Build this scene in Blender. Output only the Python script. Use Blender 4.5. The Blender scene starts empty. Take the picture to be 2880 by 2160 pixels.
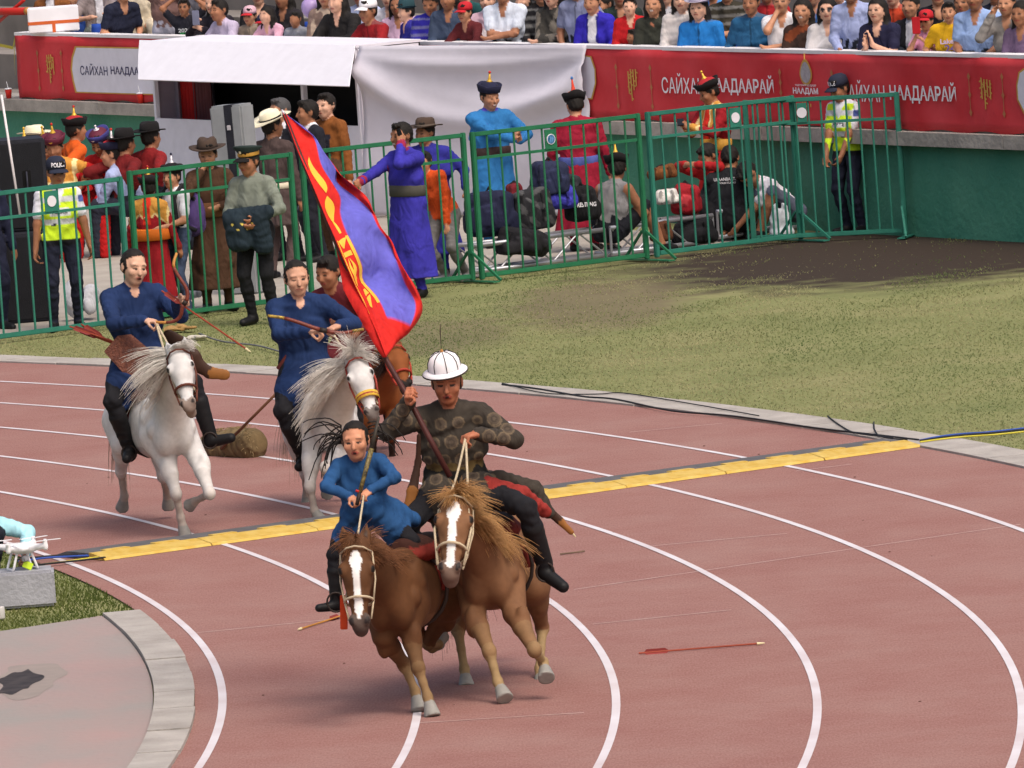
import bpy, bmesh, math, random
import numpy as np
from mathutils import Vector, Matrix

scene = bpy.context.scene
COL = scene.collection
random.seed(7); RNG = np.random.default_rng(7)

# ------------------------------------------------------------------ camera, world, sun, exposure
F_PX, PITCH, ROLL, CAM_H = 26889.0, 0.08580, 0.069587, 6.9823      # focal length in pixels of a 2880 px wide frame
cam_data = bpy.data.cameras.new('camera')
cam = bpy.data.objects.new('camera', cam_data); COL.objects.link(cam)
cam_data.sensor_width = 36.0
cam_data.lens = F_PX / 2880.0 * 36.0
cam_data.clip_start = 1.0; cam_data.clip_end = 3000.0
cam.matrix_world = (Matrix.Translation((0, 0, CAM_H)) @ Matrix.Rotation(math.pi/2 - PITCH, 4, 'X')
                    @ Matrix.Rotation(-ROLL, 4, 'Z'))
scene.camera = cam
scene.render.resolution_x, scene.render.resolution_y = 1024, 768

SUN_EL, SUN_AZ = math.radians(56), math.radians(150)                 # azimuth clockwise from +Y (away from the camera)
world = bpy.data.worlds.new('World'); scene.world = world; world.use_nodes = True
wn = world.node_tree.nodes; wl = world.node_tree.links
sky = wn.new('ShaderNodeTexSky'); sky.sky_type = 'NISHITA'; sky.sun_disc = False
sky.sun_elevation = SUN_EL; sky.sun_rotation = SUN_AZ
sky.air_density = 1.0; sky.dust_density = 8.0; sky.ozone_density = 0.6
wl.new(sky.outputs[0], wn['Background'].inputs[0]); wn['Background'].inputs[1].default_value = 0.15
sun_data = bpy.data.lights.new('sun', 'SUN'); sun_data.energy = 0.85; sun_data.angle = math.radians(17)
sun_data.color = (1.0, 0.955, 0.895)
sun = bpy.data.objects.new('sun', sun_data); COL.objects.link(sun)
sd = Vector((math.sin(SUN_AZ)*math.cos(SUN_EL), math.cos(SUN_AZ)*math.cos(SUN_EL), math.sin(SUN_EL)))
sun.rotation_euler = sd.to_track_quat('Z', 'Y').to_euler()
scene.view_settings.view_transform = 'Standard'; scene.view_settings.look = 'None'
scene.view_settings.exposure = 0.22; scene.view_settings.gamma = 1.0
scene.view_settings.use_curve_mapping = False
# ------------------------------------------------------------------ helpers
# survey of the place from the photograph: a photo point (2212 x 1659 grid) to a point of the ground, or at a distance Y
K = 2880.0/2212.0
_c, _s, _cp, _sp = math.cos(ROLL), math.sin(ROLL), math.cos(PITCH), math.sin(PITCH)
def ray(x, y):
    u = x*K-1440; v = y*K-1080
    u2 = _c*u-_s*v; v2 = _s*u+_c*v
    dx = u2/F_PX; dz = -v2/F_PX
    return Vector((dx, _cp+dz*_sp, -_sp+dz*_cp))
def gnd(x, y, z=0.0):
    d = ray(x, y); return d*((z-CAM_H)/d.z)+Vector((0, 0, CAM_H))
def at(x, y, Y):
    d = ray(x, y); return d*(Y/d.y)+Vector((0, 0, CAM_H))
WU = Vector((0.4770, -0.8789, 0)); WN = Vector((-0.8789, -0.4770, 0)); W0 = Vector((0, 102.78, 0))   # the line of the stand's front wall
def wallpx(x, y, off=0.0):                       # photo point -> (distance along the wall, height) on the wall moved out by off
    d = ray(x, y); O = Vector((0, 0, CAM_H)); Q = W0+WN*off
    t = (Q-O).dot(WN)/d.dot(WN); p = O+d*t
    return (p-Q).dot(WU), p.z
def wall(s, z, off=0.0): return W0+WU*s+WN*off+Vector((0, 0, z))

def lin(hexs):
    h = hexs.lstrip('#'); o = []
    for i in (0, 2, 4):
        c = int(h[i:i+2], 16)/255.0
        o.append(c/12.92 if c <= .04045 else ((c+.055)/1.055)**2.4)
    return tuple(o)
_M = {}
def mat(key, color, rough=.8, var=.12, scale=6.0, bump=0.0, bscale=40.0, metal=0.0, color2=None, coords='Object', detail=4.0, stretch=None, spec=.3):
    if key in _M: return _M[key]
    m = bpy.data.materials.new(key); m.use_nodes = True; _M[key] = m
    nt = m.node_tree; N = nt.nodes; L = nt.links; b = N['Principled BSDF']
    if isinstance(color, str): color = lin(color)
    if isinstance(color2, str): color2 = lin(color2)
    b.inputs['Roughness'].default_value = rough; b.inputs['Metallic'].default_value = metal
    b.inputs['Specular IOR Level'].default_value = spec
    tc = N.new('ShaderNodeTexCoord'); src = tc.outputs[coords]
    if stretch:
        mp = N.new('ShaderNodeMapping'); mp.inputs['Scale'].default_value = stretch; L.new(src, mp.inputs[0]); src = mp.outputs[0]
    n = N.new('ShaderNodeTexNoise'); n.inputs['Scale'].default_value = scale; n.inputs['Detail'].default_value = detail
    L.new(src, n.inputs['Vector'])
    r = N.new('ShaderNodeValToRGB'); e = r.color_ramp.elements
    e[0].position = .3; e[1].position = .7
    c2 = color2 or tuple(min(1, c*(1+var)) for c in color); c1 = color if color2 else tuple(c*(1-var) for c in color)
    e[0].color = (*c1, 1); e[1].color = (*c2, 1)
    L.new(n.outputs['Fac'], r.inputs[0]); L.new(r.outputs[0], b.inputs['Base Color'])
    if bump:
        n2 = N.new('ShaderNodeTexNoise'); n2.inputs['Scale'].default_value = bscale; n2.inputs['Detail'].default_value = 5
        L.new(src, n2.inputs['Vector']); bp = N.new('ShaderNodeBump'); bp.inputs['Strength'].default_value = bump; bp.inputs['Distance'].default_value = .03
        L.new(n2.outputs['Fac'], bp.inputs['Height']); L.new(bp.outputs[0], b.inputs['Normal'])
    return m
def vcol_mat():                                  # bodies, horses, flag: colour of each region kept on the vertices; alpha 1 = cloth, 0 = skin
    m = bpy.data.materials.new('skin_and_cloth'); m.use_nodes = True
    nt = m.node_tree; N = nt.nodes; L = nt.links; b = N['Principled BSDF']
    a = N.new('ShaderNodeAttribute'); a.attribute_name = 'Col'
    tc = N.new('ShaderNodeTexCoord')
    n = N.new('ShaderNodeTexNoise'); n.inputs['Scale'].default_value = 30; n.inputs['Detail'].default_value = 5; L.new(tc.outputs['Object'], n.inputs['Vector'])
    mr = N.new('ShaderNodeMapRange'); mr.inputs['To Min'].default_value = .82; mr.inputs['To Max'].default_value = 1.18; L.new(n.outputs['Fac'], mr.inputs['Value'])
    mx = N.new('ShaderNodeVectorMath'); mx.operation = 'SCALE'; L.new(a.outputs['Color'], mx.inputs[0]); L.new(mr.outputs[0], mx.inputs['Scale'])
    n3 = N.new('ShaderNodeTexNoise'); n3.inputs['Scale'].default_value = 5; n3.inputs['Detail'].default_value = 3; L.new(tc.outputs['Object'], n3.inputs['Vector'])
    mr3 = N.new('ShaderNodeMapRange'); mr3.inputs['From Min'].default_value = .3; mr3.inputs['From Max'].default_value = .7; mr3.inputs['To Min'].default_value = .84; mr3.inputs['To Max'].default_value = 1.12; L.new(n3.outputs['Fac'], mr3.inputs['Value'])
    mx3 = N.new('ShaderNodeVectorMath'); mx3.operation = 'SCALE'; L.new(mx.outputs[0], mx3.inputs[0]); L.new(mr3.outputs[0], mx3.inputs['Scale']); L.new(mx3.outputs[0], b.inputs['Base Color'])
    rr = N.new('ShaderNodeMapRange'); rr.inputs['To Min'].default_value = .50; rr.inputs['To Max'].default_value = .88; L.new(a.outputs['Alpha'], rr.inputs['Value']); L.new(rr.outputs[0], b.inputs['Roughness'])
    b.inputs['Specular IOR Level'].default_value = .25
    n2 = N.new('ShaderNodeTexNoise'); n2.inputs['Scale'].default_value = 6.5; n2.inputs['Detail'].default_value = 2.5; n2.inputs['Distortion'].default_value = .8
    mp = N.new('ShaderNodeMapping'); mp.inputs['Scale'].default_value = (1, 1, .6); L.new(tc.outputs['Object'], mp.inputs[0]); L.new(mp.outputs[0], n2.inputs['Vector'])
    bp = N.new('ShaderNodeBump'); bp.inputs['Distance'].default_value = .06
    sc = N.new('ShaderNodeMapRange'); sc.inputs['From Min'].default_value = .85; sc.inputs['From Max'].default_value = 1.0; sc.inputs['To Max'].default_value = .8; L.new(a.outputs['Alpha'], sc.inputs[0]); L.new(sc.outputs[0], bp.inputs['Strength'])
    L.new(n2.outputs['Fac'], bp.inputs['Height']); L.new(bp.outputs[0], b.inputs['Normal'])
    return m
VCOL = vcol_mat()

def tag(o, label=None, cat=None, group=None, kind=None):
    if label: o['label'] = label
    if cat: o['category'] = cat
    if group: o['group'] = group
    if kind: o['kind'] = kind
    return o
def empty(name, loc=(0, 0, 0), rz=0.0, **kw):
    o = bpy.data.objects.new(name, None); COL.objects.link(o); o.location = loc; o.rotation_euler = (0, 0, rz)
    o.empty_display_size = .1
    return tag(o, **kw)
def link(name, me, m=None, parent=None, **kw):
    o = bpy.data.objects.new(name, me); COL.objects.link(o)
    if m is not None and not me.materials: me.materials.append(m)
    if parent is not None: o.parent = parent
    return tag(o, **kw)
def copy_tree(o, parent=None):
    c = o.copy(); COL.objects.link(c); c.parent = parent
    for ch in list(o.children): copy_tree(ch, c)
    return c
class MB:                                        # collects simple shapes for ONE mesh
    def __init__(s): s.v = []; s.f = []
    def add(s, vs, fs):
        k = len(s.v); s.v += [tuple(p) for p in vs]; s.f += [tuple(i+k for i in f) for f in fs]; return s
    def box(s, c, size, M=None, bev=0.0):
        x, y, z = size[0]/2, size[1]/2, size[2]/2; M = M or Matrix.Identity(3); c = Vector(c)
        if bev <= 0:
            vs = [c+M@Vector((a*x, b*y, d*z)) for a in (-1, 1) for b in (-1, 1) for d in (-1, 1)]
            return s.add(vs, [(0, 1, 3, 2), (4, 6, 7, 5), (0, 4, 5, 1), (2, 3, 7, 6), (0, 2, 6, 4), (1, 5, 7, 3)])
        bm = bmesh.new(); bmesh.ops.create_cube(bm, size=1)
        for v in bm.verts: v.co = Vector((v.co.x*2*x, v.co.y*2*y, v.co.z*2*z))
        bmesh.ops.bevel(bm, geom=bm.edges[:], offset=bev, segments=2, affect='EDGES')
        bm.verts.index_update()
        s.add([c+M@v.co for v in bm.verts], [[v.index for v in f.verts] for f in bm.faces]); bm.free(); return s
    def tube(s, pts, r, n=6, cap=True):
        pts = [Vector(p) for p in pts]; rs = r if hasattr(r, '__len__') else [r]*len(pts)
        vs = []; fs = []; up = None
        for i, p in enumerate(pts):
            t = (pts[min(i+1, len(pts)-1)]-pts[max(i-1, 0)]).normalized()
            if up is None: up = Vector((0, 0, 1)) if abs(t.z) < .9 else Vector((1, 0, 0))
            a = t.cross(up).normalized(); b = a.cross(t).normalized(); up = b
            for j in range(n):
                q = 2*math.pi*j/n; vs.append(p+(a*math.cos(q)+b*math.sin(q))*rs[i])
        for i in range(len(pts)-1):
            for j in range(n):
                fs.append((i*n+j, i*n+(j+1) % n, (i+1)*n+(j+1) % n, (i+1)*n+j))
        if cap: fs += [tuple(range(n))[::-1], tuple(range((len(pts)-1)*n, len(pts)*n))]
        return s.add(vs, fs)
    def bar(s, a, b, w, d, up=(0, 0, 1)):        # square bar from a to b
        a = Vector(a); b = Vector(b); t = (b-a); L = t.length; t.normalize(); up = Vector(up)
        if abs(t.dot(up)) > .95: up = Vector((0, 1, 0))
        x = t.cross(up).normalized(); y = x.cross(t)
        M = Matrix((x, t, y)).transposed(); return s.box((a+b)/2, (w, L, d), M)
    def lathe(s, prof, n=20, M=None, c=(0, 0, 0), sx=1.0, sy=1.0, fn=None):
        c = Vector(c); vs = []; fs = []; M = M or Matrix.Identity(3)
        for i, (r, z) in enumerate(prof):
            for j in range(n):
                q = 2*math.pi*j/n; p = Vector((r*sx*math.cos(q), r*sy*math.sin(q), z))
                if fn: p = fn(p, q, i)
                vs.append(c+M@p)
        for i in range(len(prof)-1):
            for j in range(n): fs.append((i*n+j, i*n+(j+1) % n, (i+1)*n+(j+1) % n, (i+1)*n+j))
        if prof[0][0] > 1e-6: fs.append(tuple(range(n))[::-1])
        if prof[-1][0] > 1e-6: fs.append(tuple(range((len(prof)-1)*n, len(prof)*n)))
        return s.add(vs, fs)
    def grid(s, P):                              # P[i][j] points
        n = len(P); m = len(P[0]); return s.add([p for r in P for p in r], [(i*m+j, i*m+j+1, (i+1)*m+j+1, (i+1)*m+j) for i in range(n-1) for j in range(m-1)])
    def mesh(s, name='mesh', smooth=False):
        me = bpy.data.meshes.new(str(name)); me.from_pydata(s.v, [], s.f); me.update()
        if smooth: me.shade_smooth()
        return me
    def build(s, name, m, parent=None, smooth=False, **kw):
        return link(name, s.mesh(name, smooth), m, parent, **kw)
def thick(o, t):                                 # real thickness for a sheet
    md = o.modifiers.new('thickness', 'SOLIDIFY'); md.thickness = t; md.offset = 0; return o

_txt = {}
def text_mesh(body, bold=.012):
    if (body, bold) in _txt: return _txt[(body, bold)]
    c = bpy.data.curves.new('text', 'FONT'); c.body = body; c.align_x = 'CENTER'; c.align_y = 'CENTER'; c.offset = bold; c.resolution_u = 3
    o = bpy.data.objects.new('text', c); COL.objects.link(o); bpy.context.view_layer.update()
    me = bpy.data.meshes.new_from_object(o.evaluated_get(bpy.context.evaluated_depsgraph_get()))
    bpy.data.objects.remove(o); bpy.data.curves.remove(c)
    v = np.array([p.co[:] for p in me.vertices]); f = [tuple(p.vertices) for p in me.polygons]
    v[:, 0] -= (v[:, 0].min()+v[:, 0].max())/2; v[:, 1] -= (v[:, 1].min()+v[:, 1].max())/2
    _txt[(body, bold)] = (v, f); return v, f
def lettering(name, body, place, w, hgt, m, parent=None, bold=.012):
    """flat lettering of width w and height hgt; place(a, b) maps (right, up) metres to a world point"""
    v, f = text_mesh(body, bold); W = np.ptp(v[:, 0]); Hh = np.ptp(v[:, 1]); mb = MB()
    mb.add([place(p[0]/W*w, p[1]/Hh*hgt) for p in v], f); return mb.build(name, m, parent)

# ------------------------------------------------------------------ bodies: blended solids meshed as one continuous surface
def V3(p): return np.array(p, dtype=np.float64)
class Solid:
    def __init__(s): s.p = []; s.paint = []; s.o = np.zeros(3)
    def cap(s, a, b, ra, rb, col, k=.02, side=None, flat=1.0, clips=(), cloth=1.0, pleat=None):
        fold = None
        if cloth == 1.0 and max(ra, rb) > .03 and pleat is None:    # cloth is never smooth: rings along sleeves, slanting creases on the trunk, pleats in skirts
            ax_ = V3(b)-V3(a); ax_ = ax_/(np.linalg.norm(ax_)+1e-9); rg = np.random.default_rng(int(abs(float(V3(a).sum()))*9973) % 99991); ob = rg.normal(0, 1, 3); ob /= np.linalg.norm(ob); o2 = rg.normal(0, 1, 3); o2 /= np.linalg.norm(o2)
            big = max(ra, rb) > .085; k1 = (ax_*.45+ob*.9 if big else ax_+ob*.35); k1 = k1/np.linalg.norm(k1)*6.283/(.12 if big else .062); fold = (k1, o2*6.283/.17, rg.uniform(0, 6.28), .0058 if big else .0028)
        s.p.append(dict(fold=fold, pleat=pleat, t=0, a=V3(a), b=V3(b), ra=ra, rb=rb, c=(*col, cloth), k=k, side=None if side is None else V3(side)/np.linalg.norm(side), flat=flat, clips=clips)); return s
    def ell(s, c, r, col, k=.02, R=None, clips=(), cloth=1.0, rough=0.0):
        s.p.append(dict(rough=rough, t=1, a=V3(c), r=V3(r), c=(*col, cloth), k=k, R=np.eye(3) if R is None else np.array(R), clips=clips)); return s
    def rbox(s, c, r, col, k=.02, R=None, rnd=.03, cloth=1.0):
        s.p.append(dict(t=2, a=V3(c), r=V3(r), c=(*col, cloth), k=k, R=np.eye(3) if R is None else np.array(R), rnd=rnd, clips=())); return s
    def chain(s, pts, rs, col, k=.02, **kw):
        for i in range(len(pts)-1): s.cap(pts[i], pts[i+1], rs[i], rs[i+1], col, k, **kw)
        return s
    def dot(s, c, r, col, R=None, cloth=0.0, test=None):
        s.paint.append((dict(t=1, a=V3(c), r=V3(r), R=np.eye(3) if R is None else np.array(R), clips=()), (*col, cloth), test)); return s
    def stroke(s, a, b, ra, rb, col, cloth=1.0, test=None):
        s.paint.append((dict(t=0, a=V3(a), b=V3(b), ra=ra, rb=rb, side=None, flat=1.0, clips=()), (*col, cloth), test)); return s
    def fnpaint(s, fn): s.paint.append(fn); return s
    @staticmethod
    def dist(p, P):
        if p.get('rough'): P = P+p['rough']*np.stack([np.sin(P[..., 2]*170+P[..., 1]*90+2*np.sin(P[..., 0]*75)), np.sin(P[..., 0]*150+P[..., 2]*60), np.sin(P[..., 0]*190+2*np.sin(P[..., 1]*95))], -1)
        if p['t'] == 0:
            ba = p['b']-p['a']; L2 = float(ba@ba)+1e-12; pa = P-p['a']
            t = np.clip(pa@ba/L2, 0, 1); q = pa-t[..., None]*ba; r = p['ra']+(p['rb']-p['ra'])*t
            q2 = np.einsum('...i,...i', q, q)
            if p['side'] is not None:
                cs = q@p['side']; q2 = q2-cs*cs+(cs/p['flat'])**2
            d = np.sqrt(np.maximum(q2, 1e-12))-r
            fo = p.get('fold')
            if fo is not None: d = d+fo[3]*np.sin(P@fo[0]+1.6*np.sin(P@fo[1]+fo[2]))
            if p.get('pleat') is not None:
                e1 = p['side']; e2 = np.cross(ba/math.sqrt(L2), e1); d = d+p['pleat'][1]*t*np.sin(p['pleat'][0]*np.arctan2(q@e2, q@e1)+2.2*np.sin(3*t+p['pleat'][0]))
        elif p['t'] == 2:
            q = np.abs((P-p['a'])@p['R'].T)-(p['r']-p['rnd']); m_ = np.maximum(q, 0); d = np.sqrt(np.einsum('...i,...i', m_, m_)+1e-12)+np.minimum(q.max(-1), 0)-p['rnd']
        else:
            q = (P-p['a'])@p['R'].T; qa = q/p['r']; k0 = np.sqrt(np.einsum('...i,...i', qa, qa))+1e-9
            qb = qa/p['r']; k1 = np.sqrt(np.einsum('...i,...i', qb, qb))+1e-9; d = k0*(k0-1)/k1
        for n, off in p['clips']: d = np.maximum(d, off-P@V3(n))
        return d
    @staticmethod
    def box(p):
        if p['t'] == 0:
            r = max(p['ra'], p['rb'])*max(1, p['flat']); return np.minimum(p['a'], p['b'])-r, np.maximum(p['a'], p['b'])+r
        e = np.sqrt(((p['R'].T*p['r'])**2).sum(1)) if p['t'] == 1 else np.abs(p['R'].T*p['r']).sum(1); return p['a']-e, p['a']+e
    def mesh(s, name, h):
        h = h*1.1 if h >= .012 else h; B = [s.box(p) for p in s.p]
        lo = np.min([b[0] for b in B], 0)-3*h; hi = np.max([b[1] for b in B], 0)+3*h
        n = np.ceil((hi-lo)/h).astype(int)+1; G = np.full(tuple(n), 1.0, np.float32)
        ax = [lo[i]+h*np.arange(n[i]) for i in range(3)]
        for p, b in zip(s.p, B):
            i0 = np.maximum(np.floor((b[0]-p['k']-lo)/h).astype(int)-1, 0); i1 = np.minimum(np.ceil((b[1]+p['k']-lo)/h).astype(int)+2, n)
            P = np.stack(np.meshgrid(ax[0][i0[0]:i1[0]], ax[1][i0[1]:i1[1]], ax[2][i0[2]:i1[2]], indexing='ij'), -1)
            d = s.dist(p, P).astype(np.float32); g = G[i0[0]:i1[0], i0[1]:i1[1], i0[2]:i1[2]]; k = p['k']
            hh = np.clip(.5+.5*(g-d)/k, 0, 1); g[...] = g*(1-hh)+d*hh-k*hh*(1-hh)
        S = G < 0
        cnt = sum(S[a:n[0]-1+a, b:n[1]-1+b, c:n[2]-1+c].astype(np.int8) for a in (0, 1) for b in (0, 1) for c in (0, 1))
        m = (cnt > 0) & (cnt < 8); ci = np.argwhere(m); idx = np.full(m.shape, -1, np.int32); idx[m] = np.arange(len(ci))
        acc = np.zeros((len(ci), 3)); num = np.zeros(len(ci))
        corners = [(a, b, c) for a in (0, 1) for b in (0, 1) for c in (0, 1)]
        for o0 in corners:
            for axi in range(3):
                if o0[axi]: continue
                o1 = list(o0); o1[axi] = 1
                g0 = G[ci[:, 0]+o0[0], ci[:, 1]+o0[1], ci[:, 2]+o0[2]]; g1 = G[ci[:, 0]+o1[0], ci[:, 1]+o1[1], ci[:, 2]+o1[2]]
                x = (g0 < 0) != (g1 < 0); t = np.where(x, g0/np.where(x, g0-g1, 1), 0)
                q = np.tile(np.array(o0, float), (len(ci), 1)); q[:, axi] = t
                acc += q*x[:, None]; num += x
        V = (ci+acc/num[:, None])*h+lo
        Fs = []
        for axi in range(3):
            u, w = (axi+1) % 3, (axi+2) % 3
            sl0 = [slice(1, -1)]*3; sl1 = [slice(1, -1)]*3; sl0[axi] = slice(0, -1); sl1[axi] = slice(1, None)
            a = S[tuple(sl0)]; b = S[tuple(sl1)]; e = np.argwhere(a != b)
            if not len(e): continue
            flip = a[e[:, 0], e[:, 1], e[:, 2]]
            c = e.copy(); c[:, u] += 1; c[:, w] += 1
            def id_(du, dw):
                q = c.copy(); q[:, u] -= du; q[:, w] -= dw; return idx[q[:, 0], q[:, 1], q[:, 2]]
            quad = np.stack([id_(1, 1), id_(0, 1), id_(0, 0), id_(1, 0)], 1)
            quad[~flip] = quad[~flip][:, ::-1]; Fs.append(quad)
        Q = np.concatenate(Fs); Q = Q[(Q >= 0).all(1)]
        best = np.full(len(V), 9.0); C = np.zeros((len(V), 4), np.float32)
        for p, b in zip(s.p, B):
            w = np.where(((V > b[0]-.03) & (V < b[1]+.03)).all(1))[0]
            if not len(w): continue
            d = s.dist(p, V[w]); q = d < best[w]; best[w[q]] = d[q]; C[w[q]] = p['c']
        for pt in s.paint:
            if callable(pt): pt(V, C); continue
            p, col, test = pt; b = s.box(p)
            w = np.where(((V > b[0]) & (V < b[1])).all(1))[0]
            if not len(w): continue
            q = s.dist(p, V[w]) < 0
            if test is not None: q &= test(V[w], C[w])
            C[w[q]] = col
        me = bpy.data.meshes.new(name)
        me.vertices.add(len(V)); me.vertices.foreach_set('co', V.astype(np.float32).ravel())
        me.loops.add(Q.size); me.loops.foreach_set('vertex_index', Q.astype(np.int32).ravel())
        me.polygons.add(len(Q)); me.polygons.foreach_set('loop_start', np.arange(0, Q.size, 4, dtype=np.int32))
        me.update(calc_edges=True); me.polygons.foreach_set('use_smooth', np.ones(len(Q), bool))
        at_ = me.color_attributes.new('Col', 'FLOAT_COLOR', 'POINT'); at_.data.foreach_set('color', C.ravel())
        me.materials.append(VCOL); me.update(); return me
# ------------------------------------------------------------------ the setting: ground, track, kerbs, apron, paving
TC = Vector((-40.54, 58.60, 0)); R0, LW = 38.604, 1.22               # centre of the bend, radius of the inner line, lane width
def pol(R, th, z=0.0): return Vector((TC.x+R*math.cos(th), TC.y+R*math.sin(th), z))
def thpx(x, y): p = gnd(x, y); return math.atan2(p.y-TC.y, p.x-TC.x)
def arc_sheet(r1, r2, a0, a1, n, z=0.0, zt=None):
    mb = MB(); zt = z if zt is None else zt
    return mb.grid([[pol(r, a0+(a1-a0)*i/n, z) for r in (r1, r2)][::-1] for i in range(n+1)])
def lowf(x, y, seed=0):
    r = np.random.default_rng(seed); o = 0*x
    for i in range(9):
        a = r.uniform(0, 6.28); f = r.uniform(.5, 3.2); o = o+np.sin((x*math.cos(a)*1.6+y*math.sin(a)*.55)*f+r.uniform(0, 6.28))/(1+.3*i)
    return o/2.6
SOIL_C = gnd(1960, 546); WORN_C = gnd(1290, 655)

def ground_mat():
    m = bpy.data.materials.new('grass_ground'); m.use_nodes = True; nt = m.node_tree; N = nt.nodes; L = nt.links; b = N['Principled BSDF']
    b.inputs['Roughness'].default_value = .95; b.inputs['Specular IOR Level'].default_value = .1
    tc = N.new('ShaderNodeTexCoord')
    def noise(s, d=5):
        n = N.new('ShaderNodeTexNoise'); n.inputs['Scale'].default_value = s; n.inputs['Detail'].default_value = d; L.new(tc.outputs['Object'], n.inputs['Vector']); return n.outputs['Fac']
    def ramp(f, cs):
        r = N.new('ShaderNodeValToRGB'); e = r.color_ramp.elements
        while len(e) < len(cs): e.new(.5)
        for k, (p, c) in enumerate(cs): e[k].position = p; e[k].color = (*lin(c), 1)
        L.new(f, r.inputs[0]); return r.outputs[0]
    base = ramp(noise(.9), [(.3, '#677045'), (.5, '#7a7e52'), (.7, '#8b8760')])
    fine = ramp(noise(25), [(.3, '#6f774a'), (.7, '#8d8965')])
    mx = N.new('ShaderNodeMix'); mx.data_type = 'RGBA'; mx.inputs[0].default_value = .45; L.new(base, mx.inputs[6]); L.new(fine, mx.inputs[7])
    cur = mx.outputs[2]
    for C, rx, ry, col, amt in ((SOIL_C, 3.0, 4.2, '#3b332d', 1.0), (WORN_C, .9, 3.2, '#6d6150', .75), (gnd(930, 725), .8, 2.2, '#6d6150', .6)):
        mp = N.new('ShaderNodeMapping'); mp.vector_type = 'POINT'
        mp.inputs['Location'].default_value = (-C.x/rx, -C.y/ry, 0); mp.inputs['Scale'].default_value = (1/rx, 1/ry, 0); L.new(tc.outputs['Object'], mp.inputs[0])
        ln = N.new('ShaderNodeVectorMath'); ln.operation = 'LENGTH'; L.new(mp.outputs[0], ln.inputs[0])
        ad = N.new('ShaderNodeMath'); ad.operation = 'ADD'; L.new(ln.outputs['Value'], ad.inputs[0]); L.new(noise(2.2, 6), ad.inputs[1])
        mr = N.new('ShaderNodeMapRange'); mr.inputs['From Min'].default_value = 1.2; mr.inputs['From Max'].default_value = 1.65; mr.inputs['To Min'].default_value = amt; mr.inputs['To Max'].default_value = 0; L.new(ad.outputs[0], mr.inputs['Value'])
        m2 = N.new('ShaderNodeMix'); m2.data_type = 'RGBA'; L.new(mr.outputs[0], m2.inputs[0]); L.new(cur, m2.inputs[6]); m2.inputs[7].default_value = (*lin(col), 1); cur = m2.outputs[2]
    L.new(cur, b.inputs['Base Color'])
    bp = N.new('ShaderNodeBump'); bp.inputs['Strength'].default_value = .25; bp.inputs['Distance'].default_value = .03; L.new(noise(18), bp.inputs['Height']); L.new(bp.outputs[0], b.inputs['Normal'])
    return m
MB().add([(-1500, -1500, -.012), (1500, -1500, -.012), (1500, 1500, -.012), (-1500, 1500, -.012)], [(0, 1, 2, 3)]).build('ground', ground_mat(), kind='structure')

def track_mat():
    m = bpy.data.materials.new('worn_track'); m.use_nodes = True; nt = m.node_tree; N = nt.nodes; L = nt.links; b = N['Principled BSDF']
    b.inputs['Roughness'].default_value = .85; b.inputs['Specular IOR Level'].default_value = .2
    tc = N.new('ShaderNodeTexCoord')
    def noise(s, st=(1, 1, 1), d=6):
        mp = N.new('ShaderNodeMapping'); mp.inputs['Scale'].default_value = st; L.new(tc.outputs['Object'], mp.inputs[0])
        n = N.new('ShaderNodeTexNoise'); n.inputs['Scale'].default_value = s; n.inputs['Detail'].default_value = d; n.inputs['Roughness'].default_value = .68; L.new(mp.outputs[0], n.inputs['Vector']); return n.outputs['Fac']
    def ramp(f, cs):
        r = N.new('ShaderNodeValToRGB'); e = r.color_ramp.elements
        while len(e) < len(cs): e.new(.5)
        for k, (p, c) in enumerate(cs): e[k].position = p; e[k].color = (*lin(c), 1)
        L.new(f, r.inputs[0]); return r.outputs[0]
    base = ramp(noise(1.1, (1, .8, 1)), [(.34, '#8c594f'), (.5, '#94675d'), (.66, '#9b756b')])
    grain = ramp(noise(75, (1, .22, 1), 5), [(.28, '#6c4643'), (.74, '#ab8d88')])
    mx = N.new('ShaderNodeMix'); mx.data_type = 'RGBA'; mx.inputs[0].default_value = .46; L.new(base, mx.inputs[6]); L.new(grain, mx.inputs[7])
    st = N.new('ShaderNodeMapRange'); st.inputs['From Min'].default_value = .66; st.inputs['From Max'].default_value = .78; st.inputs['To Max'].default_value = .28; L.new(noise(3.0, (.55, 2.2, 1)), st.inputs['Value'])
    m2 = N.new('ShaderNodeMix'); m2.data_type = 'RGBA'; L.new(st.outputs[0], m2.inputs[0]); L.new(mx.outputs[2], m2.inputs[6]); m2.inputs[7].default_value = (*lin('#7d4541'), 1)
    st2 = N.new('ShaderNodeMapRange'); st2.inputs['From Min'].default_value = .7; st2.inputs['From Max'].default_value = .76; st2.inputs['To Max'].default_value = .55; L.new(noise(14.0, (.7, .9, 1)), st2.inputs['Value'])
    m3 = N.new('ShaderNodeMix'); m3.data_type = 'RGBA'; L.new(st2.outputs[0], m3.inputs[0]); L.new(m2.outputs[2], m3.inputs[6]); m3.inputs[7].default_value = (*lin('#6b3f3c'), 1)
    L.new(m3.outputs[2], b.inputs['Base Color'])
    bp = N.new('ShaderNodeBump'); bp.inputs['Strength'].default_value = .35; bp.inputs['Distance'].default_value = .01; L.new(noise(150, d=2), bp.inputs['Height']); L.new(bp.outputs[0], b.inputs['Normal'])
    return m
track = arc_sheet(38.43, 45.935, -1.2, 1.6, 220, 0.0).build('track', track_mat(), kind='structure')
line_m = mat('white_line_paint', '#d6d3d8', .7, color2='#c4b8bb', scale=1.5, detail=10)
for k in range(6):
    arc_sheet(R0+k*LW-.026, R0+k*LW+.026, -1.15, 1.55, 260, .004).build('lane_line', line_m, track)
chalk_m = mat('faint_chalk', '#c9aeaa', .9, color2='#b08d88', scale=9)
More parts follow.
